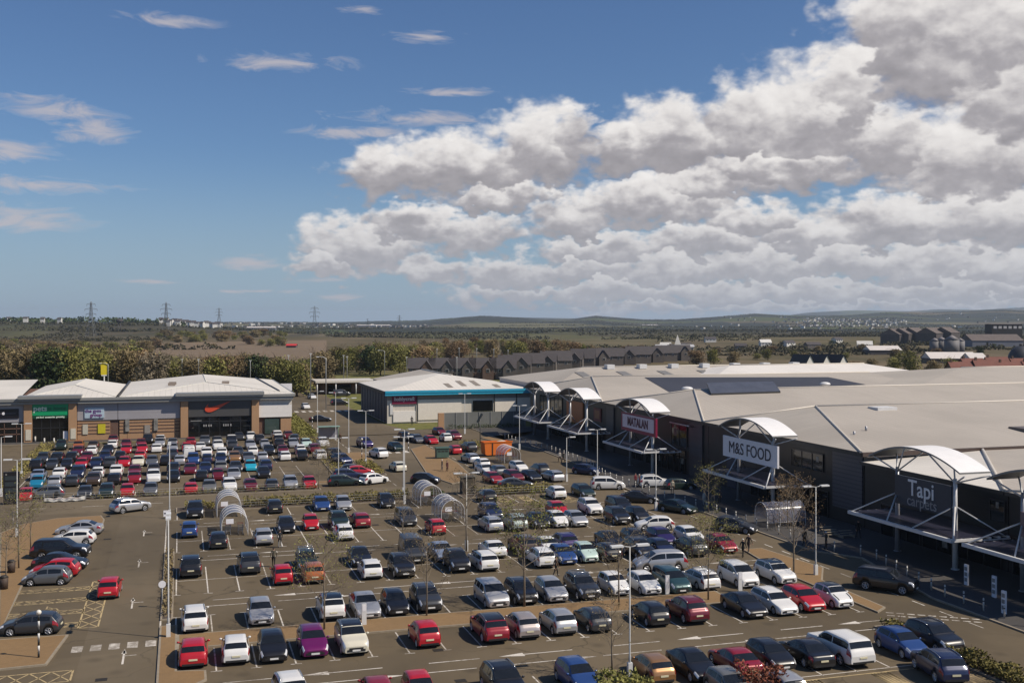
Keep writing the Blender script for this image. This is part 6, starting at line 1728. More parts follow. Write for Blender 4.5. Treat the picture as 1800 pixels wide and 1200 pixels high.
def small_tree(px, py, ptop, label, leaf=None, nleaf=0, seed=1, bark=None, lsz=.09, spreadk=.55):
    x, y = at(px, py); Y = FOC*CAMH/(py-HZ); h = max(2.5, zat(ptop, Y)); rr = random.Random(seed)
    t = thing('young_tree', label, 'tree', (x, y, .1), rr.uniform(0, 6), 'young trees planted in the car park')
    mb = MB(); tips = []
    mb.tube([(0,0,0),(.02,.01,h*.3),(0,.03,h*.62),(.03,0,h*.97)], [.075*h/6,.06*h/6,.035*h/6,.012], 7, 0)
    tk = mb.build('trunk', bark or BARK_P, t)
    mb = MB()
    for k in range(13):
        f = .3+.62*k/12; az = k*2.4+rr.uniform(-.3,.3); el = rr.uniform(.35,.75)
        ln = h*(.34*(1-abs(f-.5)*.9))*rr.uniform(.8,1.15)
        limb(mb, (0,.02,h*f), (math.cos(az)*spreadk*1.3, math.sin(az)*spreadk*1.3, el), ln, .026*h/6, 2, rr, tips, .55, 4, .22, 4)
    mb.build('limbs', bark or BARK_P, t)
    if leaf:
        mb = MB()
        for k in range(int(nleaf*1.15)):
            p = rr.choice(tips); card(mb, (p[0]+rr.gauss(0,.16), p[1]+rr.gauss(0,.16), p[2]+rr.gauss(0,.14)), lsz*rr.uniform(.7,1.4), rr)
        mb.build('crown', LF[leaf], t)
    return t
small_tree(570, 1108, 955, 'bare young tree beside the purple hatchback', 'olive', 900, 1)
small_tree(750, 1084, 948, 'bare young tree behind the red city car on tan strip', 'brown', 400, 2)
small_tree(922, 1068, 895, 'young tree with green buds by the black SUV', 'lime', 1500, 3, lsz=.11)
small_tree(1088, 1066, 935, 'bare young tree between the white city car and lamp', 'brown', 500, 4)
small_tree(1245, 1056, 925, 'young budding tree beside the white estate on tan strip', 'olive', 1500, 5)
small_tree(1395, 1020, 868, 'rusty young tree on the right island', 'rust', 1500, 6)
small_tree(1076, 1186, 1052, 'bare young tree in the green planter at bottom', 'brown', 200, 7)
small_tree(820, 970, 838, 'thin bare tree against the lamp post in mid park', 'brown', 500, 8)
small_tree(708, 965, 880, 'thin bare tree left of the near trolley shelter', 'grey', 300, 9)
small_tree(11, 1036, 925, 'bare young tree on tan pavement, nearest the left edge', 'olive', 500, 10)
small_tree(33, 1000, 880, 'bare young tree on tan pavement beside the litter bin', 'olive', 450, 11)
small_tree(54, 968, 868, 'bare young tree on tan pavement, farthest from the camera', 'olive', 450, 12)
small_tree(578, 835, 778, 'brown bare tree over the parked cars by access road', 'brown', 900, 13)
small_tree(560, 860, 800, 'thin bare tree in front of the broadside estate', 'brown', 300, 14)
small_tree(1245, 902, 830, 'olive young tree before the shaded food hall pavement', 'olive', 900, 15)
small_tree(1385, 930, 848, 'reddish young tree above the sideways trolley shelter', 'rust', 1200, 16)
def planting(name, label, cat, poly, h, leaf, dens, seed, sz=.16, stems=True, rail=None, z0=.1):
    """a clipped or loose hedge: stems and leaf cards through its volume"""
    (x0,x1,y0,y1) = poly; rr = random.Random(seed)
    t = thing(name, label, cat, ((x0+x1)/2, (y0+y1)/2, z0)); hx, hy = (x1-x0)/2, (y1-y0)/2
    mb = MB(); n = int(dens*(x1-x0)*(y1-y0))
    for k in range(n):
        x = rr.uniform(-hx, hx); y = rr.uniform(-hy, hy)
        hh = h*(.72+.28*math.sin(x*1.9+seed)*math.sin(x*.7+y*2)+rr.gauss(0,.08))
        z = hh*(1-rr.random()**2*.95)
        card(mb, (x,y,max(.05,z)), sz*rr.uniform(.6,1.5), rr, 1.5)
    mb.build('foliage', LF[leaf], t)
    if stems:
        mb = MB()
        for k in range(int((x1-x0+y1-y0)*2.2)):
            x = rr.uniform(-hx, hx); y = rr.uniform(-hy, hy)
            mb.tube([(x,y,0),(x+rr.gauss(0,.1),y+rr.gauss(0,.1),h*rr.uniform(.7,1.15))], .014, 3, cap=False)
        mb.build('stems', BARK, t)
    return t
planting('hedge', 'olive gold hedge along the through road, long middle stretch', 'hedge', (7.2,27.0,130.2,131.9), 1.15, 'hedge', 130, 1)
planting('hedge', 'short olive hedge left of the arched shelter', 'hedge', (.6,3.9,130.2,131.9), 1.0, 'hedge', 90, 2)
planting('hedge', 'olive hedge beside the dark hut', 'hedge', (35.6,46.0,130.0,132.0), 1.1, 'hedge', 120, 3)
planting('hedge', 'thick yellow green hedge at bottom right edge', 'hedge', (47.75,49.2,38,66.0), .85, 'hedge', 190, 4)
planting('hedge', 'thin straggling hedge before the left car park', 'hedge', (-10.5,17.2,141.5,142.6), .75, 'hedge', 46, 5, .12)
planting('hedge', 'dull scrub along the left edge of the far park', 'hedge', (-23,-20.6,150,205), .9, 'hedge', 22, 6)
planting('hedge', 'brown shrubs in the narrow bed by the left lane', 'hedge', (-1.25,-.55,84,107), .65, 'brown', 90, 7, .12)
planting('hedge', 'dark green hedge at foot of the grey yard fence', 'hedge', (52,67,212.0,212.8), .9, 'ever', 60, 8)
planting('shrub', 'round green planter bush at the bottom by the bare tree', 'shrub', (23.4,26.4,57.5,60.2), 1.1, 'olive', 240, 9)
planting('shrub', 'red leaved shrub hiding the maroon saloon at bottom', 'shrub', (31.2,33.6,54.8,57.2), 2.0, 'red', 260, 10, .13)
planting('shrub', 'clipped shrubs on the planted tip of the traffic island', 'shrub', (25.6,28.0,152.5,165), .8, 'hedge', 60, 11)
planting('shrub', 'brown shrub bed beside the row before the craft shop', 'shrub', (47.0,50.5,176,186), .9, 'hedge', 30, 12)
planting('shrub', 'scrubby plants between the sports shop and the road', 'shrub', (21,24.0,151,205), .7, 'hedge', 14, 13)
planting('grass_bank', 'green grassy bank beside the sports shop corner', 'bank', (21.8,25.2,208,250), 1.0, 'olive', 40, 14, .2, False)
planting('shrub', 'low dark shrubs in the bed by the hut', 'shrub', (29.8,31.2,129.6,132.2), .9, 'ever', 120, 15)
# wire fences along the hedges
def wirefence(label, x0, x1, y, h=1.0, step=2.4):
    t = thing('wire_fence', label, 'fence', (x0, y, .1))
    n = int((x1-x0)/step)
    for k in range(n+1):
        mb = MB(); mb.tube([(k*step,0,0),(k*step,0,h)], .03, 5); mb.build('post', BARK_P, t)
    mb = MB()
    for z in (.35, .65, .95): mb.tube([(0,0,z*h),(n*step,0,z*h)], .012, 4)
    mb.build('rails', POLEM, t)
wirefence('wire fence in front of the left car park row', -17, 17, 141.35)
wirefence('wire fence along the long middle hedge', 4, 30.5, 129.75)
wirefence('wire fence along the hedge beside the dark hut', 34, 46, 129.75)

# ---- bigger trees beyond the park
def crown_cards(mb, rr, h, w, n, sz, base=.28, lumps=9, long_=1.0):
    cs = []
    for k in range(lumps):
        a = rr.uniform(0, 2*math.pi); r_ = rr.uniform(0, .33)*w; z = h*(base+(1-base)*rr.uniform(.12,.84))
        cs.append((r_*math.cos(a), r_*math.sin(a), z, rr.uniform(.2,.34)*w))
    cs.append((0,0,h*.82,.2*w))
    for k in range(n):
        c = rr.choice(cs); u = Vector((rr.gauss(0,1), rr.gauss(0,1), rr.gauss(0,.85))); u.normalize()
        r_ = c[3]*(rr.random()**.4)
        card(mb, (c[0]+u.x*r_, c[1]+u.y*r_, max(h*.02, c[2]+u.z*r_*.9)), sz*rr.uniform(.6,1.5), rr, long_)
def proto_tree(kind, leaf, seed, w=9.0, h=12.0, n=1500, sz=.6, bare=False):
    rr = random.Random(seed); t = bpy.data.objects.new(kind, None); COL.objects.link(t)
    mb = MB(); mb.tube([(0,0,-.5),(.1,0,h*.25),(0,.15,h*.5),(.1,0,h*.8)], [.28,.22,.15,.05], 7); mb.build('trunk', BARK, t)
    mb = MB(); tips = []
    for k in range(7): limb(mb, (0,.05,h*(.22+.08*k)), (math.cos(k*2.3), math.sin(k*2.3), .75), h*.36, .1, 2 if bare else 1, rr, tips, .6, 3, .25, 4)
    mb.build('limbs', BARK, t)
    mb = MB()
    crown_cards(mb, rr, h, w, n, sz, .04, 15, 3.2 if bare else 1.0)
    mb.build('crown', LF[leaf], t)
    return t
KIND = {
 'evergreen': [proto_tree('evergreen_tree','ever',s,9,12,2200,.62) for s in (21,22)],
 'brown': [proto_tree('bare_tree','brown',s,9.8,12,3300,.32,True) for s in (23,24,25)],
 'rust': [proto_tree('bare_tree','rust',s,9.5,12,3200,.32,True) for s in (26,27)],
 'grey': [proto_tree('bare_tree','grey',s,9.5,12,3000,.30,True) for s in (28,)],
 'olive': [proto_tree('leafing_tree','olive',s,9.8,12,2400,.5) for s in (29,30)],
 'lime': [proto_tree('leafing_tree','lime',s,9,12,2200,.5) for s in (31,)]}
USED = set()
TWORD = {'evergreen':'dark evergreen tree','brown':'brown bare crowned tree','rust':'rusty bare crowned tree','grey':'greyish bare crowned tree','olive':'olive green budding tree','lime':'bright spring green tree'}
def wood(px, dist, h, kind, where, wk=1.0, seed=0):
    rr = random.Random(int(px*7+dist)+seed); pr = KIND[kind]; i = rr.randrange(len(pr)); p0 = pr[i]
    o = dup(p0)
    x, y = far(px, dist); s = h/14.2
    o.location = (x, y, zland(px, dist)); o.rotation_euler = (0,0,rr.uniform(0,6.28)); o.scale = (s*wk*rr.uniform(.95,1.35), s*wk*rr.uniform(.95,1.35), s)
    tag(o, TWORD[kind]+' '+where, 'tree', 'trees '+where)
wr_ = random.Random(5)
def pick(w): return wr_.choices(list(w), list(w.values()))[0]
# belt of trees behind the left parade: tops follow the photograph
TOPL = [(-40,590),(0,592),(30,590),(60,594),(100,596),(150,594),(170,600),(200,602),(235,588),(260,604),(300,612),(350,616),(400,612),(440,610),(480,612),(520,622),(560,640)]
for i in range(72):
    px = -40+i*8.0+wr_.uniform(-4,4); dist = wr_.uniform(300, 400)
    k = 'evergreen' if (55 < px < 115 and wr_.random() < .8) or (440 < px < 500 and wr_.random() < .45) else pick({'brown':4.5,'rust':1.6,'grey':2,'olive':3.4} if px < 160 or px > 230 else {'brown':4,'rust':1.6,'lime':1.5,'olive':3})
    if 125 < px < 165 and wr_.random() < .7: k = 'olive'
    h = max(5, zat(ev(TOPL, px)+wr_.uniform(-3,6), dist))
    wood(px, dist, h, k, 'in the belt behind the left parade', 1.0)
for i in range(100):
    px = -30+i*5.4+wr_.uniform(-6,6); dist = wr_.uniform(520, 1000)
    if 265 < px and dist < 900: dist = wr_.uniform(1050, 1350)
    wood(px, dist, wr_.uniform(6,11), pick({'brown':4,'olive':4,'rust':2,'lime':.8}), 'along the field edges beyond the left belt', 1.7)
for i in range(40):   # wood right of the field, behind the grass bank
    px = 520+i*6+wr_.uniform(-4,4); dist = wr_.uniform(430, 560)
    if px < 570: dist = wr_.uniform(330, 430)
    top = ev([(520,622),(560,608),(600,600),(650,594),(700,592),(760,600)], px)+wr_.uniform(-3,8)
    wood(px, dist, max(5, zat(top, dist)), pick({'brown':4,'olive':4,'lime':2,'rust':1.2,'evergreen':.6}), 'in the wood behind the grass bank', 1.0)
for i in range(44):   # wood behind the houses
    px = 740+i*7.4+wr_.uniform(-5,5); dist = wr_.uniform(560, 760)
    top = ev([(740,598),(800,592),(900,594),(1000,596),(1060,606),(1075,612)], px)+wr_.uniform(-3,8)
    wood(px, dist, max(5, zat(top, dist)), pick({'brown':4,'rust':3,'olive':3,'lime':1,'evergreen':.6}), 'in the wood behind the dark roofed houses', 1.0)
for i in range(27):   # scattered trees and hedgerows on the right
    px = 1080+i*27+wr_.uniform(-8,8); dist = (620, 760, 980)[i % 3]+(px-1400)*.12+wr_.uniform(-14,14)
    wood(px, dist, wr_.uniform(4,7.5), pick({'brown':4,'olive':4,'evergreen':2,'rust':1.5}), 'among the fields beyond the parade roofs', 1.6)
for px, dist, h, k, wk in ((1225,520,9,'rust',1.3),(1255,530,10,'olive',1.3),(1290,540,8,'brown',1.3),(1500,430,7,'rust',1.3),(1530,440,8,'brown',1.3),(1570,450,9,'olive',1.2),(1598,430,13,'olive',1.0),(1640,420,8,'brown',1.3),(1668,430,9,'olive',1.2),(1415,520,8,'brown',1.3),(1350,600,8,'olive',1.3)):
    wood(px, dist, h, k, 'close behind the parade roofs', wk)
for ps in KIND.values():
    for p in ps:
        for ch in list(p.children): bpy.data.objects.remove(ch)
        bpy.data.objects.remove(p)
# woodland too far off to count: one mass of clumps on the valley and hill sides
mb = MB(); rr = random.Random(77)
for k in range(230):
    dist = 1350*math.exp(rr.random()*1.75); px = rr.uniform(-300, 2100); ln = rr.uniform(60, 320)*dist/2200
    if dist < 1500 and 250 < px < 560: continue
    hh = rr.uniform(2.5, 5); sl_ = rr.uniform(-.35, .35)
    for j in range(int(40+ln*1.3)):
        q = rr.uniform(-.5, .5)*ln
        x, y = far(px+q*FOC/dist, dist+q*sl_+rr.gauss(0, 5)); p2 = px_of(x, y)
        card(mb, (x, y, terrain(p2, dist+q*sl_)+hh*rr.uniform(.1,.9)), rr.uniform(1.6,3.6), rr, 1.5)
for k in range(34):
    dist = rr.choice((690, 800, 950, 1150, 1300))+rr.gauss(0, 20); px = rr.uniform(1040, 1830) if k < 26 else rr.uniform(-60, 260); ln = rr.uniform(60, 170); hh = rr.uniform(3.5, 7)
    for j in range(int(ln*6)):
        q = rr.uniform(-.5, .5)*ln; x, y = far(px+q*FOC/dist, dist+rr.gauss(0, 2.5)+q*.12)
        card(mb, (x, y, terrain(px_of(x, y), dist)+hh*(.55+.3*math.sin(q*.21+k)+.15*math.sin(q*.67))*rr.random()**.7), rr.uniform(.9,2.0), rr, 1.3)
tag(mb.build('distant_woodland', leafmat('far_wood', [(.03,.03,.018),(.05,.048,.026),(.075,.066,.036)])), 'distant hedgerows and copses scattered over the valley', 'woodland', kind='stuff')

mb = MB(); rr = random.Random(78)
for k in range(120):
    px = rr.uniform(-250, 330); dist = rr.uniform(1750, 2100); ln = rr.uniform(15, 50); hh = rr.uniform(5, 10)
    for j in range(30):
        x, y = far(px+rr.gauss(0, ln*.4)*FOC/dist, dist+rr.gauss(0, 8)); card(mb, (x, y, terrain(px_of(x, y), dist)+hh*rr.uniform(.1,.95)), rr.uniform(3,6), rr, 1.4)
tag(mb.build('ridge_woodland', LF['ever']), 'dark line of trees along the left ridge behind the village', 'woodland', kind='stuff')
# ================================================================ houses, works, pylons, hills
SLATE = plain('slate_roof', (.06,.052,.054), .8, 0, .15, .8); HOUSEW = plain('house_render', (.13,.112,.10), .9, 0, .12, .6); HBRICK = plain('house_brick', (.15,.095,.07), .9, 0, .15, .6)
WHITEW = plain('white_render', (.62,.60,.56), .8, 0, .08, .4); RTILE = plain('red_tile_roof', (.17,.065,.048), .85, 0, .15, .7); WPANE = plain('window_pane', (.03,.03,.035), .15); WFR = plain('window_frame_white', (.6,.6,.58), .5)
def house(x, y, z, rz, w, d, eave, ridge, wall, roof, label, group, gable=True, chim=True, cat='house'):
    t = thing('house', label, cat, (x, y, z), rz, group)
    mb = MB(); hx, hy = w/2, d/2
    mb.box(-hx, hx, -hy, hy, -1, eave)
    for sx3 in (-1, 1): mb.quad([(sx3*hx,-hy,eave),(sx3*hx,hy,eave),(sx3*hx,0,ridge)][::sx3])
    mb.build('wall', wall, t)
    mb = MB(); o = .35; e2 = eave-.15
    for s_ in (-1, 1):
        mb.quad([(-hx-o, s_*(hy+o), e2),(hx+o, s_*(hy+o), e2),(hx+o,0,ridge+.06),(-hx-o,0,ridge+.06)][::-s_])
    if gable:
        gw, gd = w*.42, 1.6; gx = w*.22; gr = eave+(ridge-eave)*.8
        mb.quad([(gx-gw/2-.25,-hy-gd-.3,eave-.2),(gx,-hy-gd-.3,gr),(gx,-.6,gr),(gx-gw/2-.25,-.6,eave-.2)][::-1]); mb.quad([(gx+gw/2+.25,-hy-gd-.3,eave-.2),(gx+gw/2+.25,-.6,eave-.2),(gx,-.6,gr),(gx,-hy-gd-.3,gr)][::-1])
    rf = mb.build('roof', roof, t)
    if gable:
        mb = MB(); mb.box(gx-gw/2, gx+gw/2, -hy-gd, -hy, -1, eave); mb.quad([(gx-gw/2,-hy-gd,eave),(gx+gw/2,-hy-gd,eave),(gx,-hy-gd,gr-.15)]); mb.build('gable_bay', wall, t)
        mb = MB(); mb.box(gx-.65, gx+.65, -hy-gd-.06, -hy-gd-.01, eave-1.5, eave-.3); f = mb.build('window', WFR, t)
        mb = MB(); mb.box(gx-.55, gx+.55, -hy-gd-.09, -hy-gd-.061, eave-1.4, eave-.4); mb.build('pane', WPANE, f)
    for k in (-.38, -.12) if gable else (-.3, .0, .3):
        mb = MB(); mb.box(w*k-.55, w*k+.55, -hy-.06, -hy-.01, eave-1.6, eave-.5); f = mb.build('window', WFR, t)
        mb = MB(); mb.box(w*k-.46, w*k+.46, -hy-.09, -hy-.061, eave-1.5, eave-.6); mb.build('pane', WPANE, f)
    if chim:
        mb = MB(); mb.box(-hx*.8-.3, -hx*.8+.3, -.3, .3, ridge-.6, ridge+.8); mb.build('chimney', HBRICK, rf)
    return t
# dark roofed estate beyond the craft shop
for i in range(5):
    px = 742+i*35.5; x, y = far(px, 405)
    house(x, y, 0, -YAW*.0-R(17.1), 9.6, 8, 4.3, 8.0, HOUSEW if i % 3 else HBRICK, SLATE, f"grey house with dark roof and front gable, {['leftmost','second','third','fourth','fifth'][i]} of the row", 'dark roofed estate houses')
for i in range(13):
    px = 905+i*24; d_ = 430+i*13; x, y = far(px, d_)
    house(x, y, zland(px, d_), R(-17+wr_.uniform(-8,8)), wr_.uniform(10,14), 8, 4.6, wr_.uniform(7.8,8.8), HOUSEW, SLATE, 'dark roofed estate house showing only its roof over the sheds', 'estate roofs over the sheds', i % 2 == 0, i % 3 == 0)
for i in range(3):
    px = 1410+i*29; x, y = far(px, 400)
    house(x, y, 0, R(-82), 9, 5, 5.2, 9.4, WHITEW, SLATE, 'small house with a white gable end just over the dark roof', 'white gabled houses over the dark roof', False, False)
for i in range(7):
    px = 1688+(i%4)*43+(i//4)*20; d_ = 345+(i//4)*32; x, y = far(px, d_)
    house(x, y, 0, R(-14+wr_.uniform(-2,2)), 7.4, 6, 6.4, wr_.uniform(9.0,9.6) if i % 2 else 8.8, HBRICK, RTILE, 'red tiled house at the right edge beyond the beige warehouse', 'red tiled houses', False, True)
for i in range(26):
    px = 282+i*5.0+wr_.uniform(-1.5,1.5) if i < 22 else 15+(i-22)*30; d_ = wr_.uniform(1650,1950)
    x, y = far(px, d_); house(x, y, zland(px, d_)+1.5, R(wr_.uniform(-40,40)), wr_.uniform(6,9), 6, 6, wr_.uniform(8,9.5), WHITEW, SLATE, 'tiny white village house on the left ridge', 'white village houses on the ridge', False, False)
for i in range(9):
    px = 1165+i*44+wr_.uniform(-6,6); d_ = wr_.uniform(850,1150)
    x, y = far(px, d_); house(x, y, zland(px, d_), R(wr_.uniform(-40,40)), wr_.uniform(7,13), 7, 3.5, wr_.uniform(5,6.5), WHITEW if i % 3 else HOUSEW, SLATE if i % 4 else WHITEW, 'small pale building among the fields beyond the parade', 'pale buildings among the fields', False, False)
# a white hall with a steep pointed front
x, y = far(1188, 900); z = zland(1188, 900)
t = thing('pointed_hall', 'white hall with a steep pointed front among the trees', 'hall', (x, y, z), R(-10))
mb = MB(); mb.box(-17,14,-5,5,-1,3.5); mb.build('wall', WHITEW, t)
mb = MB(); mb.quad([(-18,-6,3.5),(15,-6,3.5),(15,0,5.5),(-18,0,5.5)]); mb.quad([(-18,6,3.5),(-18,0,5.5),(15,0,5.5),(15,6,3.5)]); mb.build('roof', plain('pale_hall_roof', (.42,.42,.43), .6), t)
mb = MB(); mb.quad([(-4.5,-6.5,0),(4.5,-6.5,0),(0,-5,14)]); mb.quad([(-4.5,-6.5,0),(0,-5,14),(0,3,4)]); mb.quad([(4.5,-6.5,0),(0,3,4),(0,-5,14)]); mb.build('pointed_front', WHITEW, t)
# works on the right: silos, sheds, a dark block and a dome
def silo(px, d_, r, h, wh):
    x, y = far(px, d_); t = thing('silo', 'grey steel silo '+wh, 'silo', (x, y, zland(px, d_)), 0, 'grain silos at the works')
    mb = MB(); mb.cyl((0,0,0), r, h, 20); mb.build('drum', plain('silo_steel', (.15,.145,.15), .7, .0, .12, .3), t)
    mb = MB(); mb.tube([(0,0,h+.01),(0,0,h+r*.62)], [r*1.04,.3], 20); mb.build('cone_roof', plain('silo_roof', (.22,.20,.20), .7, .0), t)
silo(1643, 700, 3.2, 8.2, 'left of the group'); silo(1655, 700, 3.6, 8.6, 'middle of the group'); silo(1673, 690, 4.6, 9.2, 'largest, right of the group'); silo(1688, 705, 2.8, 8, 'half hidden behind the group')
def block(px, d_, w, dpt, h, wall, roof, label, name='works_shed', rz=-17.1, ridge=0.0, zoff=0):
    x, y = far(px, d_); t = thing(name, label, 'works shed', (x, y, zland(px, d_)+zoff), R(rz))
    mb = MB(); mb.box(-w/2,w/2,-dpt/2,dpt/2,-2,h); mb.build('wall', wall, t)
    mb = MB()
    for s_ in (-1, 1): mb.quad([(-w/2-.4,s_*(dpt/2+.4),h-.05),(w/2+.4,s_*(dpt/2+.4),h-.05),(w/2+.4,0,h+ridge+.1),(-w/2-.4,0,h+ridge+.1)][::-s_])
    mb.quad([(-w/2,-dpt/2,h),(-w/2,dpt/2,h),(-w/2,0,h+ridge)]); mb.quad([(w/2,-dpt/2,h),(w/2,0,h+ridge),(w/2,dpt/2,h)])
    mb.build('roof', roof, t); return t
WRF = plain('white_roof_sheet', (.62,.57,.53), .6, 0, .06, .3); DKW = plain('dark_works_wall', (.075,.065,.065), .8, 0, .2, .3); DKR = plain('dark_works_roof', (.12,.095,.085), .8, 0, .15, .3); BLW = plain('blue_grey_wall', (.16,.165,.20), .7, 0, .1, .3)
block(1668, 560, 24, 14, 2.5, DKW, WRF, 'long white roofed shed in front of the silos', ridge=3)
block(1712, 540, 8, 12, 3, WHITEW, WRF, 'pale shed end right of the long white roof', ridge=2.6)
block(1550, 700, 20, 16, 3, DKW, WRF, 'white roofed shed left of the budding tree', ridge=2.6)
block(1742, 900, 42, 26, 5, BLW, DKR, 'broad works hall with blue grey wall below the dark block', ridge=5)
t = block(1764, 960, 27, 14, 18.0, plain('black_block', (.018,.015,.018), .7), DKR, 'black slab building standing above the works hall', name='works_block', ridge=.2)
for k in range(6):
    mb = MB(); mb.box(-12+k*4.4,-9.2+k*4.4,-7.12,-7.01,14.2,16.4); mb.build('pale_window', plain('block_glazing', (.55,.52,.5), .4), t)
x, y = far(1795, 600); t = thing('dark_dome', 'dark rounded storage dome at the right edge of the works', 'dome', (x, y, 0))
mb = MB(); P = [[(7*math.cos(a)*math.cos(e), 7*math.sin(a)*math.cos(e), 8*math.sin(e)) for a in [2*math.pi*j/24 for j in range(25)]] for e in [math.pi/2*i/8 for i in range(9)]]; mb.grid(P); mb.build('shell', plain('dome_dark', (.03,.032,.042), .6), t)
mb = MB(); mb.cyl((0,0,7.8), 1, 1.2, 10); mb.build('cap', DKW, t)
for i, (px, d_, w) in enumerate(((1572,1000,14),(1590,1000,18),(1606,1000,16),(1640,980,22),(1662,980,14))):
    block(px, d_, w, 20, 8.5+.4*i, DKW, DKR, f"old brown mill roof behind the works, {['leftmost','second','third','fourth','rightmost'][i]} of five", rz=20, ridge=5, name='mill_range')
# villages on the hillside, specks that read as one mass
mb = MB(); rr = random.Random(3)
for k in range(330):
    px = rr.gauss(1490, 55) if k < 250 else rr.uniform(1180, 1790); d_ = rr.uniform(3700, 4700) if k < 250 else rr.uniform(2500, 5200)
    x, y = far(px, d_); z = terrain(px, d_); s_ = rr.uniform(4, 7); mb.cbox((x,y,z+s_*.45), (s_*1.5,s_,s_*.9), 0 if rr.random() < .6 else 1, rr.uniform(0,3)); mb.cbox((x,y,z+s_*.98), (s_*1.6,s_*.6,s_*.2), 2, rr.uniform(0,3))
for k in range(200):
    px = rr.uniform(400, 760); d_ = rr.uniform(3000, 4500); x, y = far(px, d_); z = terrain(px, d_); s_ = rr.uniform(4, 8); mb.cbox((x,y,z+s_*.4), (s_*2,s_,s_*.8), 0 if rr.random() < .3 else 1, rr.uniform(0,3))
tag(mb.build('distant_town', [WHITEW, HOUSEW, SLATE]), 'far town of tiny pale houses spread across the hillside', 'town', kind='stuff')
for px, d_, w, wh in ((460,2300,60,'white roofed depot left of the tall pylon'),(657,3600,110,'long white roofed works far out on the plain'),(1142,4300,60,'small white works on the far hillside')):
    block(px, d_, w, 20, 5, BLW, WRF, wh, ridge=2)
x, y = far(513, 880); t = thing('red_shed', 'small bright red roofed shed at the edge of the brown field', 'shed', (x, y, zland(513,880)), R(-17))
mb = MB(); mb.box(-4,4,-3,3,-1,2); mb.build('wall', DKW, t); mb = MB()
for s_ in (-1,1): mb.quad([(-4.4,s_*3.4,2),(4.4,s_*3.4,2),(4.4,0,3.4),(-4.4,0,3.4)][::-s_])
mb.build('roof', plain('bright_red_roof', (.5,.03,.03), .6), t)
x, y = far(210, 1500); t = thing('water_tower', 'dark water tower on thin legs on the left ridge', 'water tower', (x, y, zland(210,1500)))
mb = MB(); mb.cyl((0,0,13), 4, 4.5, 14, 0, 'Z', 5); mb.build('tank', DKW, t)
for k in range(4):
    mb = MB(); mb.tube([(2.5*math.cos(k*1.57+.8),2.5*math.sin(k*1.57+.8),-1),(2.2*math.cos(k*1.57+.8),2.2*math.sin(k*1.57+.8),13.2)], .5, 5); mb.build('leg', DKW, t)
# brown ploughed field on the rise behind the left trees
# ---- pylons
PYM = plain('pylon_steel', (.12,.125,.13), .6, .3)
def make_pylon():
    t = bpy.data.objects.new('pylon', None); COL.objects.link(t); H_ = 47.0
    def hw(z): return 4.2*(1-z/30)+1.25 if z < 30 else 1.25*(1-(z-30)/24)+.25
    lv = [0,7,13,18.5,23,27,30,33,36,39,42,45]
    for sx3, sy3 in ((1,1),(1,-1),(-1,1),(-1,-1)):
        mb = MB(); mb.tube([(sx3*hw(z),sy3*hw(z),z) for z in lv]+[(0,0,H_)], .2, 4); mb.build('leg', PYM, t)
    mb = MB()
    for a, b_ in zip(lv, lv[1:]):
        for f in range(4):
            c = [(1,1),(-1,1),(-1,-1),(1,-1)]; p, q = c[f], c[(f+1) % 4]
            mb.tube([(p[0]*hw(a),p[1]*hw(a),a),(q[0]*hw(b_),q[1]*hw(b_),b_)], .13, 3, cap=False); mb.tube([(q[0]*hw(a),q[1]*hw(a),a),(p[0]*hw(b_),p[1]*hw(b_),b_)], .13, 3, cap=False)
    mb.build('bracing', PYM, t)
    for z, w in ((30,6.2),(36.5,7.8),(43,5.4)):
        mb = MB()
        for sd in (-1, 1):
            for dy in (-.8, .8): mb.tube([(0,dy,z),(sd*w,0,z+.3)], .17, 4); 
            mb.tube([(sd*.9,0,z+2.0),(sd*w,0,z+.3)], .15, 4); mb.tube([(sd*w,0,z+.3),(sd*w,0,z-2.2)], .2, 4)
        mb.build('cross_arm', PYM, t)
    return t
py0 = None
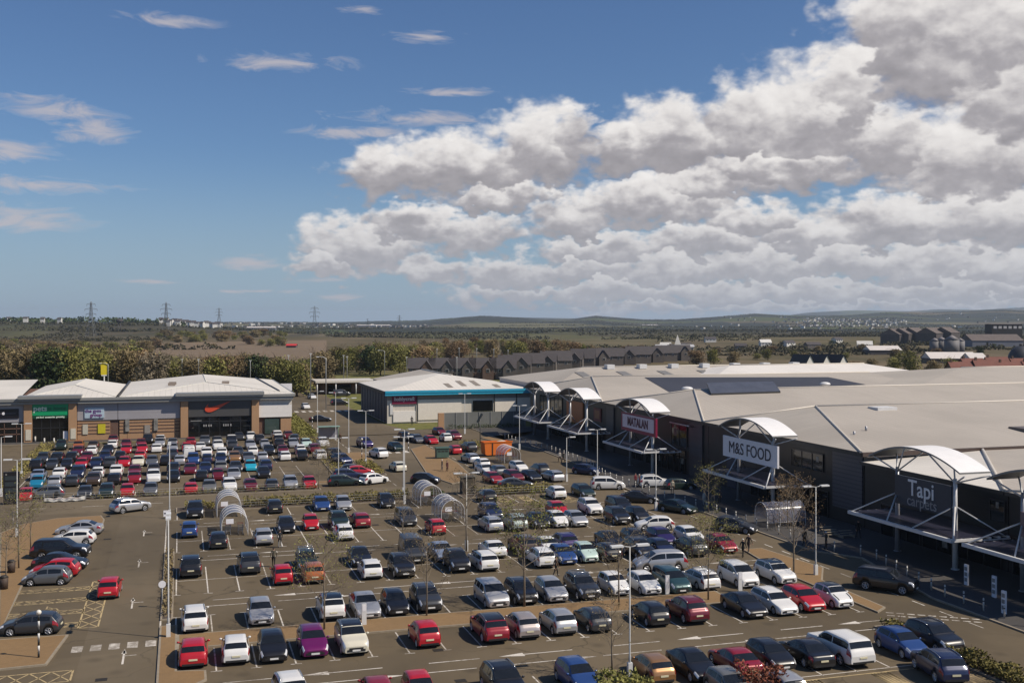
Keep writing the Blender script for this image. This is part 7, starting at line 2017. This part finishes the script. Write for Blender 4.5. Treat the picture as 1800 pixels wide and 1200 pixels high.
for i, (px, pt, d_, wh) in enumerate(((160,529,1350,'tallest at far left'),(292,530,1420,'second from left beside the white village'),(385,540,1750,'third from left'),(553,537,1650,'standing over the valley right of the parade'),(646,559,3100,'small far one on the plain'),(702,553,2500,'rightmost, above the craft shop'))):
    z = zland(px, d_); h = zat(pt, d_)-z
    if py0 is None: py0 = make_pylon(); o = py0
    else: o = dup(py0)
    x, y = far(px, d_); o.location = (x, y, z-.5); o.scale = (h/47*1.05,)*2+(h/47,); o.rotation_euler = (0,0,R(-17+i*4))
    tag(o, 'lattice steel pylon, '+wh, 'pylon', 'lattice pylons on the horizon')
# ---- haze: pale even air over everything, sky outside it
mb = MB(); mb.box(-16000, 16000, -1200, 18500, -3.0, 175.0)
hm = bpy.data.materials.new('air'); hm.use_nodes = True; hm.node_tree.nodes.clear()
ho = hm.node_tree.nodes.new('ShaderNodeOutputMaterial'); pv = hm.node_tree.nodes.new('ShaderNodeVolumePrincipled')
pv.inputs['Color'].default_value = (.74,.86,1.0,1); pv.inputs['Density'].default_value = 5.8e-5; pv.inputs['Anisotropy'].default_value = .15
L(hm.node_tree, pv.outputs[0], ho.inputs['Volume'])
tag(mb.build('haze', hm), 'thin pale air over the whole valley', 'haze', kind='stuff')
# ================================================================ one label for one thing
ONES = ['','first','second','third','fourth','fifth','sixth','seventh','eighth','ninth','tenth','eleventh','twelfth','thirteenth','fourteenth','fifteenth','sixteenth','seventeenth','eighteenth','nineteenth']
TENS = {2:('twentieth','twenty'),3:('thirtieth','thirty'),4:('fortieth','forty'),5:('fiftieth','fifty'),6:('sixtieth','sixty'),7:('seventieth','seventy')}
def ordinal(n):
    if n < 20: return ONES[n]
    t_, o_ = divmod(n, 10)
    return TENS[t_][0] if o_ == 0 else TENS[t_][1]+'-'+ONES[o_]
byl = {}
for o in SC.objects:
    if o.parent is None and o.get('label'): byl.setdefault(o['label'], []).append(o)
for lab, os_ in byl.items():
    if len(os_) < 2: continue
    os_.sort(key=lambda o: px_of(o.location.x, o.location.y))
    for i, o in enumerate(os_):
        new = f"{lab}, {ordinal(i+1)} such from left"
        if len(new.split()) > 16: print('LONG', new)
        else: o['label'] = new
